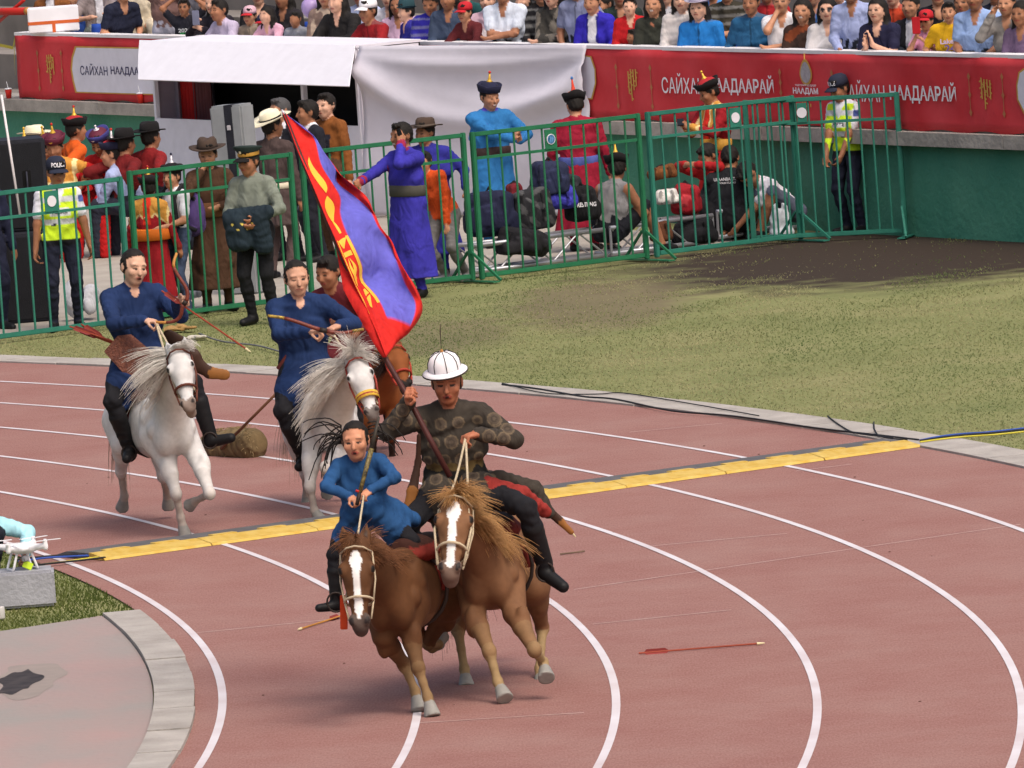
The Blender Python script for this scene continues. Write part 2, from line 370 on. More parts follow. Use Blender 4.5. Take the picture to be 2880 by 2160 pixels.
for a, b in (((420, 1368), (722, 1338)), ((1240, 1274), (2205, 1133)), ((1395, 1181), (1700, 1153)), ((905, 1562), (1262, 1540)), ((1280, 1349), (1580, 1318)), ((1360, 934), (1560, 915)), ((1720, 1018), (1840, 1003))):
    p, q = gnd(*a), gnd(*b); t = (q-p).normalized(); n = Vector((-t.y, t.x, 0))*.011; z = Vector((0, 0, .0025))
    MB().add([p-n+z, q-n+z, q+n+z, p+n+z], [(0, 1, 2, 3)]).build('chalk_mark', chalk_m, track)

kerb_m = mat('kerb_concrete', '#97918b', .9, color2='#b0aaa4', scale=3, bump=.4, bscale=30, detail=8)
def slab(r1, r2, a0, a1, z0, z1):
    n = 4; mb = MB(); top = []; P = []
    for i in range(n+1):
        a = a0+(a1-a0)*i/n; P.append([pol(r1, a, z0), pol(r1, a, z1), pol(r2, a, z1), pol(r2, a, z0)])
    mb.grid(P); k = 4*n; mb.f += [(0, 1, 2, 3), (k+3, k+2, k+1, k)]; return mb
kerb = empty('outer_kerb', pol(46.1, .8), kind='structure')
KO = kerb.location.copy()
a = -.05; i = 0
while a < 1.02:
    L_ = random.uniform(.85, 1.15)/46.1; j = random.uniform(-.008, .008)
    o = slab(45.94+j*.5, 46.36+j, a, a+L_-.00022, -.06, .014+random.uniform(-.003, .003)).build('kerb_slab', kerb_m, kerb); o.location = -KO; a += L_
kin = empty('inner_kerb', pol(38.3, 0), kind='structure'); KI = kin.location.copy()
a = thpx(262, 1328); a_end = -.35
while a > a_end:
    L_ = random.uniform(.8, 1.1)/38.3; j = random.uniform(-.008, .008)
    o = slab(38.175, 38.432+j, a-L_+.0006, a, -.06, .03+random.uniform(-.006, .006)).build('kerb_slab', kerb_m, kin); o.location = -KI; a -= L_
apron_m = mat('worn_red_concrete', '#918b87', .85, color2='#a08884', scale=1.6, bump=.2, bscale=20, detail=9, stretch=(1, .5, 1))
c1 = gnd(232, 1336); c2 = gnd(0, 1362); dirv = (c2-c1).normalized()
fan = []
for k in range(40):
    q = pol(38.168, thpx(262, 1328)-k*.012, .006); fan.append([q, Vector((q.x, q.y, .006))+Vector((-9, -7.15, 0))*.5, Vector((q.x, q.y, .006))+Vector((-18, -14.3, 0))])
apron = MB().grid(fan).build('concrete_apron', apron_m, kind='structure')
pc = gnd(38, 1476); wet_m = mat('wet_concrete', '#2a2321', .55, color2='#4b423f', scale=8, spec=.15)
MB().add([(pc.x+math.cos(q)*(.13+.025*math.sin(3*q+1)+.02*math.sin(5*q)), pc.y+math.sin(q)*(.62+.1*math.sin(2*q)+.07*math.sin(7*q)), .0095) for q in [k*2*math.pi/40 for k in range(40)]], [tuple(range(40))]).build('puddle', wet_m, kind='structure')
damp_m = mat('damp_concrete', '#8b817b', .8, color2='#958982', scale=6)
MB().add([(pc.x+.06+math.cos(q)*(.22+.03*math.sin(4*q)+.02*math.sin(9*q)), pc.y+.1+math.sin(q)*(1.0+.12*math.sin(3*q)), .0075) for q in [k*2*math.pi/48 for k in range(48)]], [tuple(range(48))]).build('damp_patch', damp_m, apron)

pave_m = mat('pale_paving', '#989188', .9, color2='#aaa399', scale=2.5, bump=.2, bscale=20, detail=8)
base = [gnd(-700, 822), gnd(0, 726), gnd(300, 688), gnd(660, 643), gnd(1030, 599), gnd(1400, 552), gnd(1600, 521)]
far = [wall(-2.5, 0), wall(-20, 0), wall(-45, 0)]
MB().add([p+Vector((0, 0, .004)) for p in base+far], [tuple(range(len(base)+len(far)))]).build('pavement', pave_m, kind='structure')

# grass: short blades too many to count
def blades(name, pts, hmin, hmax, greens, seed):
    n = len(pts); r = np.random.default_rng(seed)
    x, y = pts[:, 0], pts[:, 1]; g = 1.1*lowf(x, y, 3)+.6*lowf(x*2.3, y*1.2, 9)+r.normal(0, .42, n)
    h = r.uniform(hmin, hmax, n)*(1+.25*np.clip(lowf(x, y, 5), -1, 1)); w = r.uniform(.003, .008, n); a = r.uniform(0, 6.28, n); le = r.uniform(0, .03, n)
    b = np.stack([x, y, np.full(n, -.012)], 1); side = np.stack([np.cos(a), np.sin(a), 0*a], 1)*w[:, None]
    tip = b+np.stack([np.cos(a*3)*le, np.sin(a*3)*le, h], 1)
    V = np.stack([b-side, b+side, tip], 1).reshape(-1, 3)
    c = np.array([lin(q) for q in greens]); t = np.clip((g+1.6)/3.2, 0, .999)*(len(greens)-1); i = t.astype(int); f = (t-i)[:, None]
    C = c[i]*(1-f)+c[np.minimum(i+1, len(greens)-1)]*f; C = np.concatenate([C, np.ones((n, 1))], 1).repeat(3, 0)
    me = bpy.data.meshes.new(name); me.vertices.add(3*n); me.vertices.foreach_set('co', V.astype(np.float32).ravel())
    me.loops.add(3*n); me.loops.foreach_set('vertex_index', np.arange(3*n, dtype=np.int32)); me.polygons.add(n); me.polygons.foreach_set('loop_start', np.arange(0, 3*n, 3, dtype=np.int32))
    me.update(calc_edges=True); ca = me.color_attributes.new('Col', 'FLOAT_COLOR', 'POINT'); ca.data.foreach_set('color', C.astype(np.float32).ravel()); return me
def blade_mat():
    m = bpy.data.materials.new('grass_blade'); m.use_nodes = True; N = m.node_tree.nodes; b = N['Principled BSDF']
    at_ = N.new('ShaderNodeAttribute'); at_.attribute_name = 'Col'; m.node_tree.links.new(at_.outputs['Color'], b.inputs['Base Color']); tr = N.new('ShaderNodeBsdfTranslucent'); m.node_tree.links.new(at_.outputs['Color'], tr.inputs['Color']); ms = N.new('ShaderNodeMixShader'); ms.inputs[0].default_value = .5; m.node_tree.links.new(b.outputs[0], ms.inputs[1]); m.node_tree.links.new(tr.outputs[0], ms.inputs[2]); m.node_tree.links.new(ms.outputs[0], N['Material Output'].inputs['Surface']); b.inputs['Roughness'].default_value = .8; b.inputs['Specular IOR Level'].default_value = .15
    return m
BM_ = blade_mat()
P = np.stack([RNG.uniform(-7.5, 8, 330000), RNG.uniform(69, 97.5, 330000)], 1)
rad = np.hypot(P[:, 0]-TC.x, P[:, 1]-TC.y)
fb = np.array([(b.x, b.y) for b in base]+[(4.3, 95.0), (9, 88.5)]); lim = np.interp(P[:, 0], fb[:, 0], fb[:, 1])
soil = np.hypot((P[:, 0]-SOIL_C.x)/3.0, (P[:, 1]-SOIL_C.y)/4.2)+.6*lowf(P[:, 0]*2, P[:, 1]*2, 8); worn = np.hypot((P[:, 0]-WORN_C.x)/.9, (P[:, 1]-WORN_C.y)/3.2)
keep = (rad > 46.3) & (P[:, 1] < lim+.15) & (RNG.uniform(0, 1, len(P)) < np.clip((soil-.75)*1.5, .03, 1)) & (RNG.uniform(0, 1, len(P)) < np.clip(worn+.2, .5, 1))
tag(link('grass', blades('grass', P[keep], .007, .019, ['#66764a', '#788456', '#8d9064', '#a19d74', '#b0a882'], 4), BM_), 'short patchy green and straw grass between kerb and fence', 'grass', kind='stuff')
P = np.stack([RNG.uniform(-7, -2, 60000), RNG.uniform(64, 72, 60000)], 1); rad = np.hypot(P[:, 0]-TC.x, P[:, 1]-TC.y)
nrm = Vector((-dirv.y, dirv.x, 0)); nrm = nrm if nrm.y > 0 else -nrm
keep = (rad < 38.43) & ((P[:, 0]-c1.x)*nrm.x+(P[:, 1]-c1.y)*nrm.y > .02)
tag(link('grass', blades('grass', P[keep], .012, .028, ['#46552b', '#55632f', '#66713a', '#7c7f4c'], 6), BM_), 'small dark green grass patch beside the drone block', 'grass', kind='stuff')
# ------------------------------------------------------------------ the stand: wall, ledge, parapet, tiers, banners
stand = empty('stadium_stand', wall(0, 0), label='concrete stadium stand with green lower wall and white topped parapet', cat='stand')
def in_wall(mb, name, m, parent=stand, **kw):
    o = mb.build(name, m, parent, **kw)
    if parent is not None: o.location = -Vector(parent.location)
    return o
def wbox(s0, s1, z0, z1, o0, o1):
    mb = MB(); vs = [wall(s, z, o) for s in (s0, s1) for o in (o0, o1) for z in (z0, z1)]
    return mb.add(vs, [(0, 1, 3, 2), (4, 6, 7, 5), (0, 4, 5, 1), (2, 3, 7, 6), (0, 2, 6, 4), (1, 5, 7, 3)])
SL = wallpx(36, 72)[0]                                                 # left end of the parapet
green_m = mat('green_wall_paint', '#3a7d68', .8, color2='#529078', scale=1.3, bump=.5, bscale=14, detail=9)
conc_m = mat('stand_concrete', '#8f8a84', .9, color2='#b3aca4', scale=3.5, bump=.4, bscale=18, detail=9)
in_wall(wbox(-40, 30, -.1, .91, -.5, 0), 'lower_wall', green_m)
s = -40.0
while s < 30:
    L_ = random.uniform(1.8, 2.6); in_wall(wbox(s, s+L_-.012, .912, 1.05+random.uniform(-.006, .006), -.5, .13+random.uniform(-.015, .015)), 'ledge', conc_m); s += L_
in_wall(wbox(SL, 30, 1.052, 1.80, -.14, 0), 'parapet', conc_m)
in_wall(wbox(SL, 30, 1.80, 1.836, -.15, .035), 'coping', mat('white_coping', '#e2e0e4', .6, .05))
for k in range(7):
    in_wall(wbox(-40, 30, -.1, 1.0+.42*k, -.52-.85*(k+1), -.52-.85*k+.001*k), 'tier', mat('tier_concrete', '#77716c', .95, color2='#8c857f', scale=2.5, detail=8))

ban_m = mat('red_banner_cloth', '#c62b33', .75, color2='#d3444b', scale=1.7, bump=.25, bscale=5, detail=6)
cloud_m = mat('pale_plaque_print', '#d9d7e4', .7, .05); gold_m = mat('gold_print', '#c99b4c', .6, .1); goldd_m = mat('faded_gold_print', '#b5704a', .6, .1)
white_m = mat('white_print', '#eceaf0', .6, .04); navy_m = mat('navy_print', '#34305c', .6, .05)
def banner(s0, s1, label):
    t = empty('banner', wall(s0, 1.06), label=label, cat='banner', group='red banners along the parapet')
    n = int((s1-s0)/.12)+1; rows = 8
    P = [[wall(s0+(s1-s0)*j/n, 1.06+.745*i/rows-(.012*math.sin(s0*3+j*.9) if i == 0 else 0), .028+.008*math.sin(j*.55+i*.5)*math.sin(i*.7+.3)+.006*math.sin(j*.21)) for j in range(n+1)] for i in range(rows+1)]
    o = MB().grid(P).build('cloth', ban_m, t, smooth=True); o.location = -Vector(t.location); thick(o, .004); return t
def on_banner(t, mb_or_fn, name, m):
    o = mb_or_fn.build(name, m, t); o.location = -Vector(t.location); return o
def blet(t, body, px0, px1, py, hgt, m, bold=.02):
    sa, za = wallpx(*px0, .05); sb, zb = wallpx(*px1, .05); zc = (za+zb)/2; wd = body.split(); n = sum(len(w) for w in wd)+.45*(len(wd)-1); x = sa
    for w in wd:
        L_ = (sb-sa)*len(w)/n; xc = x+L_/2; x += L_+(sb-sa)*.45/n; k_ = 1.0 if ('Й' not in w or m.name == 'navy_print') else 1.22
        o = lettering('lettering', w, lambda a, b: wall(xc+a, zc+b+(hgt*.11 if k_ > 1 else 0), .05), L_*.97, hgt*k_, m, t, .006 if 'Х' in w else bold); o.location = -Vector(t.location)
def script(t, px, py0, py1):                                            # column of vertical script, five gold strokes with ticks
    s0, z1 = wallpx(px, py0, .048); _, z0 = wallpx(px, py1, .048); r = random.Random(int(px)); mb = MB(); w = .17
    for k in range(4):
        sx = s0+(k-1.5)*w/3.2; top = z1-r.uniform(0, .04); bot = z0+(0 if k == 1 else r.uniform(.06, .16))*(1)
        mb.add([wall(sx-.011, bot, .048), wall(sx+.011, bot, .048), wall(sx+.013, top, .048), wall(sx-.013, top, .048)], [(0, 1, 2, 3)])
        z = top-.02
        while z > bot+.03:
            d = r.choice((-1, 1)); l = r.uniform(.02, .05)
            mb.add([wall(sx, z, .0485), wall(sx, z-.016, .0485), wall(sx+d*l, z-.028, .0485), wall(sx+d*l, z-.012, .0485)], [(0, 1, 2, 3)]); z -= r.uniform(.03, .055)
    on_banner(t, mb, 'script_emblem', gold_m)
def drop_line(t, px, py0, py1):
    s0, z1 = wallpx(px, py0, .047); _, z0 = wallpx(px, py1, .047); mb = MB()
    mb.add([wall(s0-.006, z0, .047), wall(s0+.006, z0, .047), wall(s0+.006, z1, .047), wall(s0-.006, z1, .047)], [(0, 1, 2, 3)])
    for f in (0, .5, 1):
        z = z0+(z1-z0)*f; mb.add([wall(s0-.03, z, .0475), wall(s0, z-.04, .0475), wall(s0+.03, z, .0475), wall(s0, z+.04, .0475)], [(0, 1, 2, 3)])
    on_banner(t, mb, 'ornament', goldd_m)
def plaque(t, pxs, m_in=cloud_m):
    c = [wallpx(*p, .046) for p in pxs]; cs = sum(p[0] for p in c)/len(c); cz = sum(p[1] for p in c)/len(c)
    on_banner(t, MB().add([wall(cs+(s-cs)*1.025+(.02 if s > cs else -.02), cz+(z-cz)*1.06, .044) for s, z in c], [tuple(range(len(c)))]), 'plaque_rim', gold_m)
    on_banner(t, MB().add([wall(s, z, .047) for s, z in c], [tuple(range(len(c)))]), 'plaque', m_in)
sm = wallpx(1268, 96)[0]
b1 = banner(SL+.01, sm-3.0, 'red banner left of the white awning with a pale plaque')
plaque(b1, [(165, 103), (430, 108), (430, 205), (300, 202), (166, 198), (160, 175), (156, 150), (158, 125)][::-1])
blet(b1, 'САЙХАН НААДААРАЙ', (172, 148), (330, 155), 150, .135, navy_m)
script(b1, 107, 117, 180); drop_line(b1, 80, 115, 190); drop_line(b1, 131, 115, 190)
b2 = banner(sm-2.99, wallpx(2350, 116)[0], 'long red banner right of the white sheet reaching the photo edge')
plaque(b2, [(1252, 120), (1275, 124), (1284, 150), (1285, 180), (1277, 212), (1252, 212)][::-1])
script(b2, 1364, 148, 218); drop_line(b2, 1330, 145, 228); drop_line(b2, 1404, 147, 230)
blet(b2, 'САЙХАН НААДААРАЙ', (1428, 184), (1673, 189), 186, .175, white_m)
blet(b2, 'НААДАМ', (1712, 197), (1768, 198), 198, .075, white_m, .03)
blet(b2, 'ҮНДЭСНИЙ ИХ БАЯР', (1717, 184), (1763, 185), 184, .022, white_m)
drop_line(b2, 1684, 156, 200); drop_line(b2, 1796, 158, 200)
se, ze = wallpx(1740, 158, .048); mb = MB()
def drop(rs, rz, off): return [wall(se+rs*math.cos(q)*(1-.25*max(0, math.sin(q))), ze+rz*math.sin(q)*(1.0 if math.sin(q) < 0 else 1.15), off) for q in [k*2*math.pi/28 for k in range(28)]]
on_banner(b2, MB().add(drop(.125, .125, .046), [tuple(range(28))]), 'emblem_rim', gold_m)
on_banner(b2, MB().add(drop(.10, .10, .049), [tuple(range(28))]), 'emblem', mat('grey_print', '#a7a2a8', .6, .2, scale=30))
on_banner(b2, MB().box(wall(se, ze+.17, .049), (.012, .012, .06)), 'emblem_tip', gold_m)
script(b2, 1742, 218, 255)
blet(b2, 'САЙХАН НААДААРАЙ', (1816, 200), (2067, 206), 203, .18, white_m)
script(b2, 2128, 167, 236); drop_line(b2, 2092, 165, 243); drop_line(b2, 2164, 166, 246)
plaque(b2, [(2330, 140), (2225, 142), (2203, 158), (2198, 185), (2200, 215), (2215, 245), (2330, 270)])

# booth with the white awning, and the white sheet beside it
booth = empty('market_booth', wall(wallpx(560, 250)[0], 0, .5), label='white booth with raised white awning and dark inside', cat='booth')
def inb(mb, name, m, parent=None, **kw):
    o = mb.build(name, m, booth, **kw); o.location = -Vector(booth.location); return o
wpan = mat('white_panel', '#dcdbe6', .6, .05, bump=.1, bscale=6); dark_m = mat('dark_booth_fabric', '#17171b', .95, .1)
OF = .95
sl, zt = wallpx(302, 88, OF); sr, zt2 = wallpx(766, 97, OF); zt = (zt+zt2)/2
sl2 = wallpx(330, 200, OF)[0]; sr2 = wallpx(772, 200, OF)[0]; zc = wallpx(560, 264, OF)[1]
s3, z3 = wallpx(298, 172, OF+.45); s4, z4 = wallpx(755, 187, OF+.45); z3 = (z3+z4)/2
aw = inb(MB().grid([[wall((sl+(sr-sl)*j/12)*(1-i/6)+(s3+(s4-s3)*j/12)*i/6, zt+(z3-zt)*i/6, OF+.45*i/6+.006*math.sin(j*.9+i*.7)) for j in range(13)] for i in range(7)]), 'awning', mat('awning_sheet', '#e6e5ee', .55, .03, bump=.1, bscale=2)); thick(aw, .012)
inb(wbox(sl2, sr2, 0, zc, OF-.03, OF), 'counter_panel', wpan)
inb(wbox(sl2, sl2+.05, zc, zt-.02, OF-.05, OF-.002), 'post', wpan); inb(wbox(sr2-.04, sr2, zc, zt-.02, OF-.05, OF-.002), 'post', wpan)
sp_ = wallpx(653, 230, OF)[0]; inb(wbox(sp_-.03, sp_+.03, zc, zt-.02, OF-.06, OF-.01), 'post', wpan)
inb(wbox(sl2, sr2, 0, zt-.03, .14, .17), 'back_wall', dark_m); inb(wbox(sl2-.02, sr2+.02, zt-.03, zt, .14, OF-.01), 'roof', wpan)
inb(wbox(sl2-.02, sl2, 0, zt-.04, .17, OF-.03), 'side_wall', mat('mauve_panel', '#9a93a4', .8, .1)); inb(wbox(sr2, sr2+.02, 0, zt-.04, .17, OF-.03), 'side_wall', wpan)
sc0 = wallpx(385, 220, .6)[0]; sc1 = wallpx(450, 220, .6)[0]
def curtain(a, b, off, zlo, zhi, m):
    return thick(inb(MB().grid([[wall(a+(b-a)*j/24, zlo+(zhi-zlo)*i/6, off+.03*math.sin(j*1.3)) for j in range(25)] for i in range(7)]), 'curtain', m, smooth=True), .006)
curtain(sc0, sc0+(sc1-sc0)*.55, .6, zc-.3, zt-.05, mat('red_curtain', '#b01c1c', .8, .1)); curtain(sc0+(sc1-sc0)*.5, sc1, .57, zc-.3, zt-.05, mat('brown_curtain', '#6d4147', .8, .1))
curtain(sl2+.05, sc0+.02, .64, zc-.3, zt-.05, mat('mauve_curtain', '#8d8697', .8, .1))

ta, tz = wallpx(776, 99, .97); tb, tz2 = wallpx(1266, 97, .05)
def sheet_pt(u, v):
    s_ = ta+(tb-ta)*u; off = .97+(.05-.97)*u; top = tz+(tz2-tz)*u; z = top-(top-.03)*v
    b_ = 4*u*(1-u)
    sag = .05*math.exp(-((v-.05-.06*b_)/.03)**2)+.11*math.exp(-((v-(.14+.30*b_))/.075)**2)+.09*math.exp(-((v-(.10+.62*u*(1.25-u)))/.06)**2)*u
    fold = .03*math.sin(u*5.5+v*3.0)+.03*math.sin(u*2+v*9+1)*(.3+v)
    return wall(s_+.012*math.sin(6*v), z, off+(sag+fold)*min(1, v*8))
sh = MB().grid([[sheet_pt(j/48, i/40) for j in range(49)] for i in range(41)]).build('white_sheet', mat('white_sheet_cloth', '#cfccd8', .85, .03, bump=.25, bscale=4), smooth=True)
thick(tag(sh, 'large wrinkled white sheet hung on the wall beside the booth', 'sheet'), .004)

# ------------------------------------------------------------------ the green fence
fgreen = [mat('teal_fence_paint', '#2d7262', .5, .15, scale=5, detail=8, bump=.15, bscale=60), mat('green_fence_paint', '#256a49', .5, .15, scale=5, detail=8, bump=.15, bscale=60)]
disc_m = mat('white_disc', '#d8d5de', .6, .05); emb_m = mat('blue_emblem', '#5f93c4', .6, .1)
_fm = {}
def part_mesh(key, fn):
    if key not in _fm: _fm[key] = fn().mesh(key)
    return _fm[key]
def fence_panel(a, b, hgt, col, nb, plate, label, feet=(0, 1), emblem=False, tilt=0.0):
    a = Vector((a.x, a.y, 0)); b = Vector((b.x, b.y, 0)); d = b-a; L_ = d.length; rz = math.atan2(d.y, d.x); m = fgreen[col]
    t = empty('fence_panel', a, rz, label=label, cat='fence', group='green metal fence panels'); t.rotation_euler = (0, tilt, rz)
    def p(name, mb): return mb.build(name, m, t)
    z0 = .06
    p('top_rail', MB().box((L_/2, 0, hgt), (L_-.11, .042, .042), bev=.005)); p('bottom_rail', MB().box((L_/2, 0, z0), (L_-.13, .045, .045), bev=.006))
    p('middle_rail', MB().box((L_/2, 0, hgt-.235), (L_-.13, .028, .028)))
    for x in (.035, L_-.035): p('post', MB().box((x, 0, (hgt+.025)/2+.01), (.05, .05, hgt+.005), bev=.008))
    for k in range(nb):
        x = .035+(L_-.07)*(k+1)/(nb+1); o = link('bar', part_mesh(('bar', round(hgt, 3), col), lambda: MB().tube([(0, 0, z0+.02), (0, 0, hgt-.02)], .0108, 8)), m, t); o.location = (x, 0, 0); o.rotation_euler = (0, random.uniform(-.006, .006), 0)
    if plate is not None:
        w = (L_-.07)/(nb+1); x = .035+w*(plate+.5)
        o = p('sign_plate', MB().box((x, -.02, hgt-.13), (w-.03, .008, .195)))
        link('disc', part_mesh('disc', lambda: MB().lathe([(0, .004), (.052, .004), (.052, 0)], 24, Matrix.Rotation(math.pi/2, 3, 'X'))), disc_m, o).location = (x, -.026, hgt-.13)
        if emblem: link('emblem', part_mesh('emb', lambda: MB().lathe([(.034, .006), (.044, .006)], 20, Matrix.Rotation(math.pi/2, 3, 'X')).box((-.012, -.006, 0), (.008, .002, .05)).box((.012, -.006, 0), (.008, .002, .05)).box((0, -.006, .018), (.03, .002, .008))), emb_m, o).location = (x, -.027, hgt-.13)
    for f in feet:
        x = .05 if f == 0 else L_-.05
        p('stay', MB().bar((x, -.03, .30), (x+.1, -.36, .02), .022, .022)); p('stay', MB().bar((x, .03, .30), (x, .34, .02), .022, .022)); p('foot', MB().box((x+.05, 0, .0075), (.08, .72, .012)))
    return t
g = gnd
fence_panel(g(-170, 763), g(288, 703), 1.40, 0, 12, 8, 'teal fence panel in front of the policeman on the left', feet=())
fence_panel(g(297, 701), g(655, 655), 1.44, 1, 11, None, 'green fence panel between the boy with backpack and the officer', feet=())
fence_panel(g(668, 653), g(1028, 609), 1.44, 1, 11, None, 'green fence panel behind the man in the violet robe', feet=(1,))
fence_panel(g(1036, 609), g(1404, 563), 1.44, 1, 11, 5, 'green fence panel with the round blue emblem sign', feet=(1,), emblem=True)
fence_panel(g(1414, 561), g(1736, 520), 1.44, 0, 10, 6, 'teal fence panel in front of the seated man in black', feet=(1,))
fence_panel(g(1622, 527), g(1964, 510), 1.42, 0, 11, 4, 'rightmost teal fence panel overlapping its neighbour', feet=(1,))
# ------------------------------------------------------------------ people
SKIN = lin('#b98568'); SKIN_T = lin('#9c6b50'); SKIN_P = lin('#d3a48c'); HAIR = lin('#1d1917'); DARK = lin('#20242e'); BLACK = lin('#17171a')
def nrm(v): v = V3(v); return v/(np.linalg.norm(v)+1e-9)
def ik(a, b, l1, l2, pole):
    a, b = V3(a), V3(b); d = b-a; D = np.linalg.norm(d); D2 = min(D, (l1+l2)*.999); d = d/(D+1e-9); b = a+d*D2
    x = (l1*l1-l2*l2+D2*D2)/(2*D2); h = math.sqrt(max(l1*l1-x*x, 0)); p = V3(pole); p = p-d*(p@d); return a+d*x+nrm(p)*h, b
def rotm(yaw, pitch=0.0, roll=0.0):              # columns right(+X), back(+Y), up of something that looks along -Y at yaw 0; yaw > 0 turns to +X
    return np.array(Matrix.Rotation(yaw, 3, 'Z') @ Matrix.Rotation(pitch, 3, 'X') @ Matrix.Rotation(roll, 3, 'Y'))
def hand(S, wrist, along, palm, col, sz=1.0, curl=.6, detail=True):
    """palm and five fingers; along = direction of the fingers, palm = direction the palm faces"""
    a = nrm(along); n = nrm(V3(palm)-a*(V3(palm)@a)); s_ = np.cross(a, n); w = V3(wrist)
    R = np.array([s_, a, n])
    S.ell(w+a*.045*sz, (.040*sz, .055*sz, .019*sz), col, .012, R, cloth=0)
    if not detail:
        S.cap(w+a*.08*sz, w+a*(.13-.03*curl)*sz+n*.05*curl*sz, .024*sz, .018*sz, col, .012, cloth=0); return
    for k, (o, l) in enumerate(((-.030, .062), (-.010, .073), (.010, .070), (.029, .055))):
        b0 = w+a*.085*sz+s_*o*sz; c1 = curl*1.25; d1 = a*math.cos(c1)+n*math.sin(c1); c2 = curl*2.6; d2 = a*math.cos(c2)+n*math.sin(c2)
        b1 = b0+d1*l*.55*sz; b2 = b1+d2*l*.55*sz
        S.cap(b0, b1, .0098*sz, .009*sz, col, .004, cloth=0); S.cap(b1, b2, .009*sz, .0078*sz, col, .004, cloth=0)
    t0 = w+a*.03*sz-s_*.032*sz; t1 = t0+(a*.6-s_*.55+n*.55*curl+.1*n)*.042*sz; t2 = t1+(a*.7+n*.7*(curl+.2)+s_*.35*curl)*.032*sz
    S.cap(t0, t1, .0125*sz, .0105*sz, col, .006, cloth=0); S.cap(t1, t2, .0105*sz, .0085*sz, col, .004, cloth=0)
def head(S, c, R, sz=1.0, skin=SKIN, hair=HAIR, style='short', fine=True, mouth='#8a3f3a', smile=False, open_=False, glasses=False, bald=False):
    """c centre, R columns (right, back, up)"""
    r, bk, up = R[:, 0], R[:, 1], R[:, 2]; f = -bk; L_ = lambda x, y, z: c+(r*x+f*y+up*z)*sz; Rr = np.array([r, f, up])
    S.ell(L_(0, -.012, .022), (.076*sz, .094*sz, .094*sz), skin, .02, Rr, cloth=0)
    S.ell(L_(0, .028, -.03), (.068*sz, .066*sz, .082*sz), skin, .02, Rr, cloth=0)
    S.ell(L_(0, .046, -.088), (.040*sz, .038*sz, .030*sz), skin, .02, Rr, cloth=0)
    for s_ in (-1, 1):
        S.ell(L_(s_*.040, .066, -.022), (.026*sz, .022*sz, .022*sz), skin, .02, Rr, cloth=0)
        S.ell(L_(s_*.079, -.012, -.006), (.010*sz, .020*sz, .030*sz), skin, .006, Rr, cloth=0)
    S.cap(L_(-.042, .070, .027), L_(.042, .070, .027), .016*sz, .016*sz, skin, .012, cloth=0)
    for s_ in (-1, 1): S.ell(L_(s_*.044, .064, -.030), (.020*sz, .018*sz, .016*sz), skin, .012, Rr, cloth=0)
    S.cap(L_(0, .094, .004), L_(0, .106, -.030), .009*sz, .0135*sz, skin, .012, cloth=0)
    S.ell(L_(0, .083, -.062), (.026*sz, .016*sz, .014*sz), skin, .01, Rr, cloth=0)
    # colour of brows, eyes, lips
    if fine:
        lid = tuple(x*.55 for x in skin)
        for s_ in (-1, 1):
            S.dot(L_(s_*.032, .085, .003), (.0170*sz, .03*sz, .0060*sz), (.018, .012, .01), Rr)
            S.dot(L_(s_*.034, .085, .026), (.021*sz, .03*sz, .0042*sz), tuple(.3*a+.7*b for a, b in zip(skin, hair)), Rr)
        mc = lin(mouth); S.dot(L_(0, .09, -.061), (.026*sz, .03*sz, (.012 if open_ else .0075)*sz), mc, Rr)
        if open_: S.dot(L_(0, .092, -.063), (.016*sz, .03*sz, .007*sz), (.03, .01, .01), Rr)
        if smile: S.dot(L_(0, .092, -.060), (.020*sz, .03*sz, .005*sz), (.75, .7, .66), Rr)
        S.dot(L_(0, .1, -.038), (.012*sz, .02*sz, .004*sz), lid, Rr)
        if glasses:
            for s_ in (-1, 1): S.dot(L_(s_*.034, .085, .004), (.030*sz, .04*sz, .019*sz), (.02, .02, .025), Rr)
    if style == 'none': return
    if style == 'side':
        for s_ in (-1, 1): S.ell(L_(s_*.070, -.02, -.005), (.015*sz, .035*sz, .045*sz), hair, .01, Rr, cloth=.6)
        S.ell(L_(0, -.06, -.02), (.062*sz, .048*sz, .05*sz), hair, .01, Rr, cloth=.6); return
    n = up*.70-f*.71; off = float(n@c)-.008*sz
    if style == 'back': n = up*.80-f*.60; off = float(n@c)+.040*sz
    S.ell(L_(0, -.015, .027), (.084*sz, .102*sz, .100*sz), hair, .012, Rr, clips=((n, off),), cloth=.6, rough=(.0018 if style == 'back' else .004)*sz)
    if style == 'short':
        for s_ in (-1, 1): S.ell(L_(s_*.070, -.012, .018), (.015*sz, .030*sz, .038*sz), hair, .01, Rr, cloth=.6, rough=.004*sz)
        S.ell(L_(0, -.06, -.02), (.062*sz, .05*sz, .05*sz), hair, .01, Rr, cloth=.6, rough=.004*sz); S.ell(L_(.018, .058, .098), (.052*sz, .038*sz, .026*sz), hair, .012, Rr, cloth=.6, rough=.007*sz)
    if style == 'back':
        for s_ in (-1, 1): S.ell(L_(s_*.066, -.018, .014), (.0185*sz, .050*sz, .058*sz), hair, .01, Rr, cloth=.6, rough=.004*sz)
        S.ell(L_(0, -.112, .055), (.036*sz, .036*sz, .036*sz), hair, .012, Rr, cloth=.6); S.ell(L_(0, -.06, -.015), (.066*sz, .05*sz, .05*sz), hair, .01, Rr, cloth=.6)
    if style == 'long':
        for s_ in (-1, 1): S.chain([L_(s_*.062, -.01, .05), L_(s_*.080, -.02, -.04), L_(s_*.085, -.01, -.17)], [.03*sz, .032*sz, .022*sz], hair, .02, cloth=.6)
        S.chain([L_(0, -.07, .03), L_(0, -.085, -.10), L_(0, -.085, -.22)], [.06*sz, .07*sz, .05*sz], hair, .02, side=r, flat=1.3, cloth=.6)

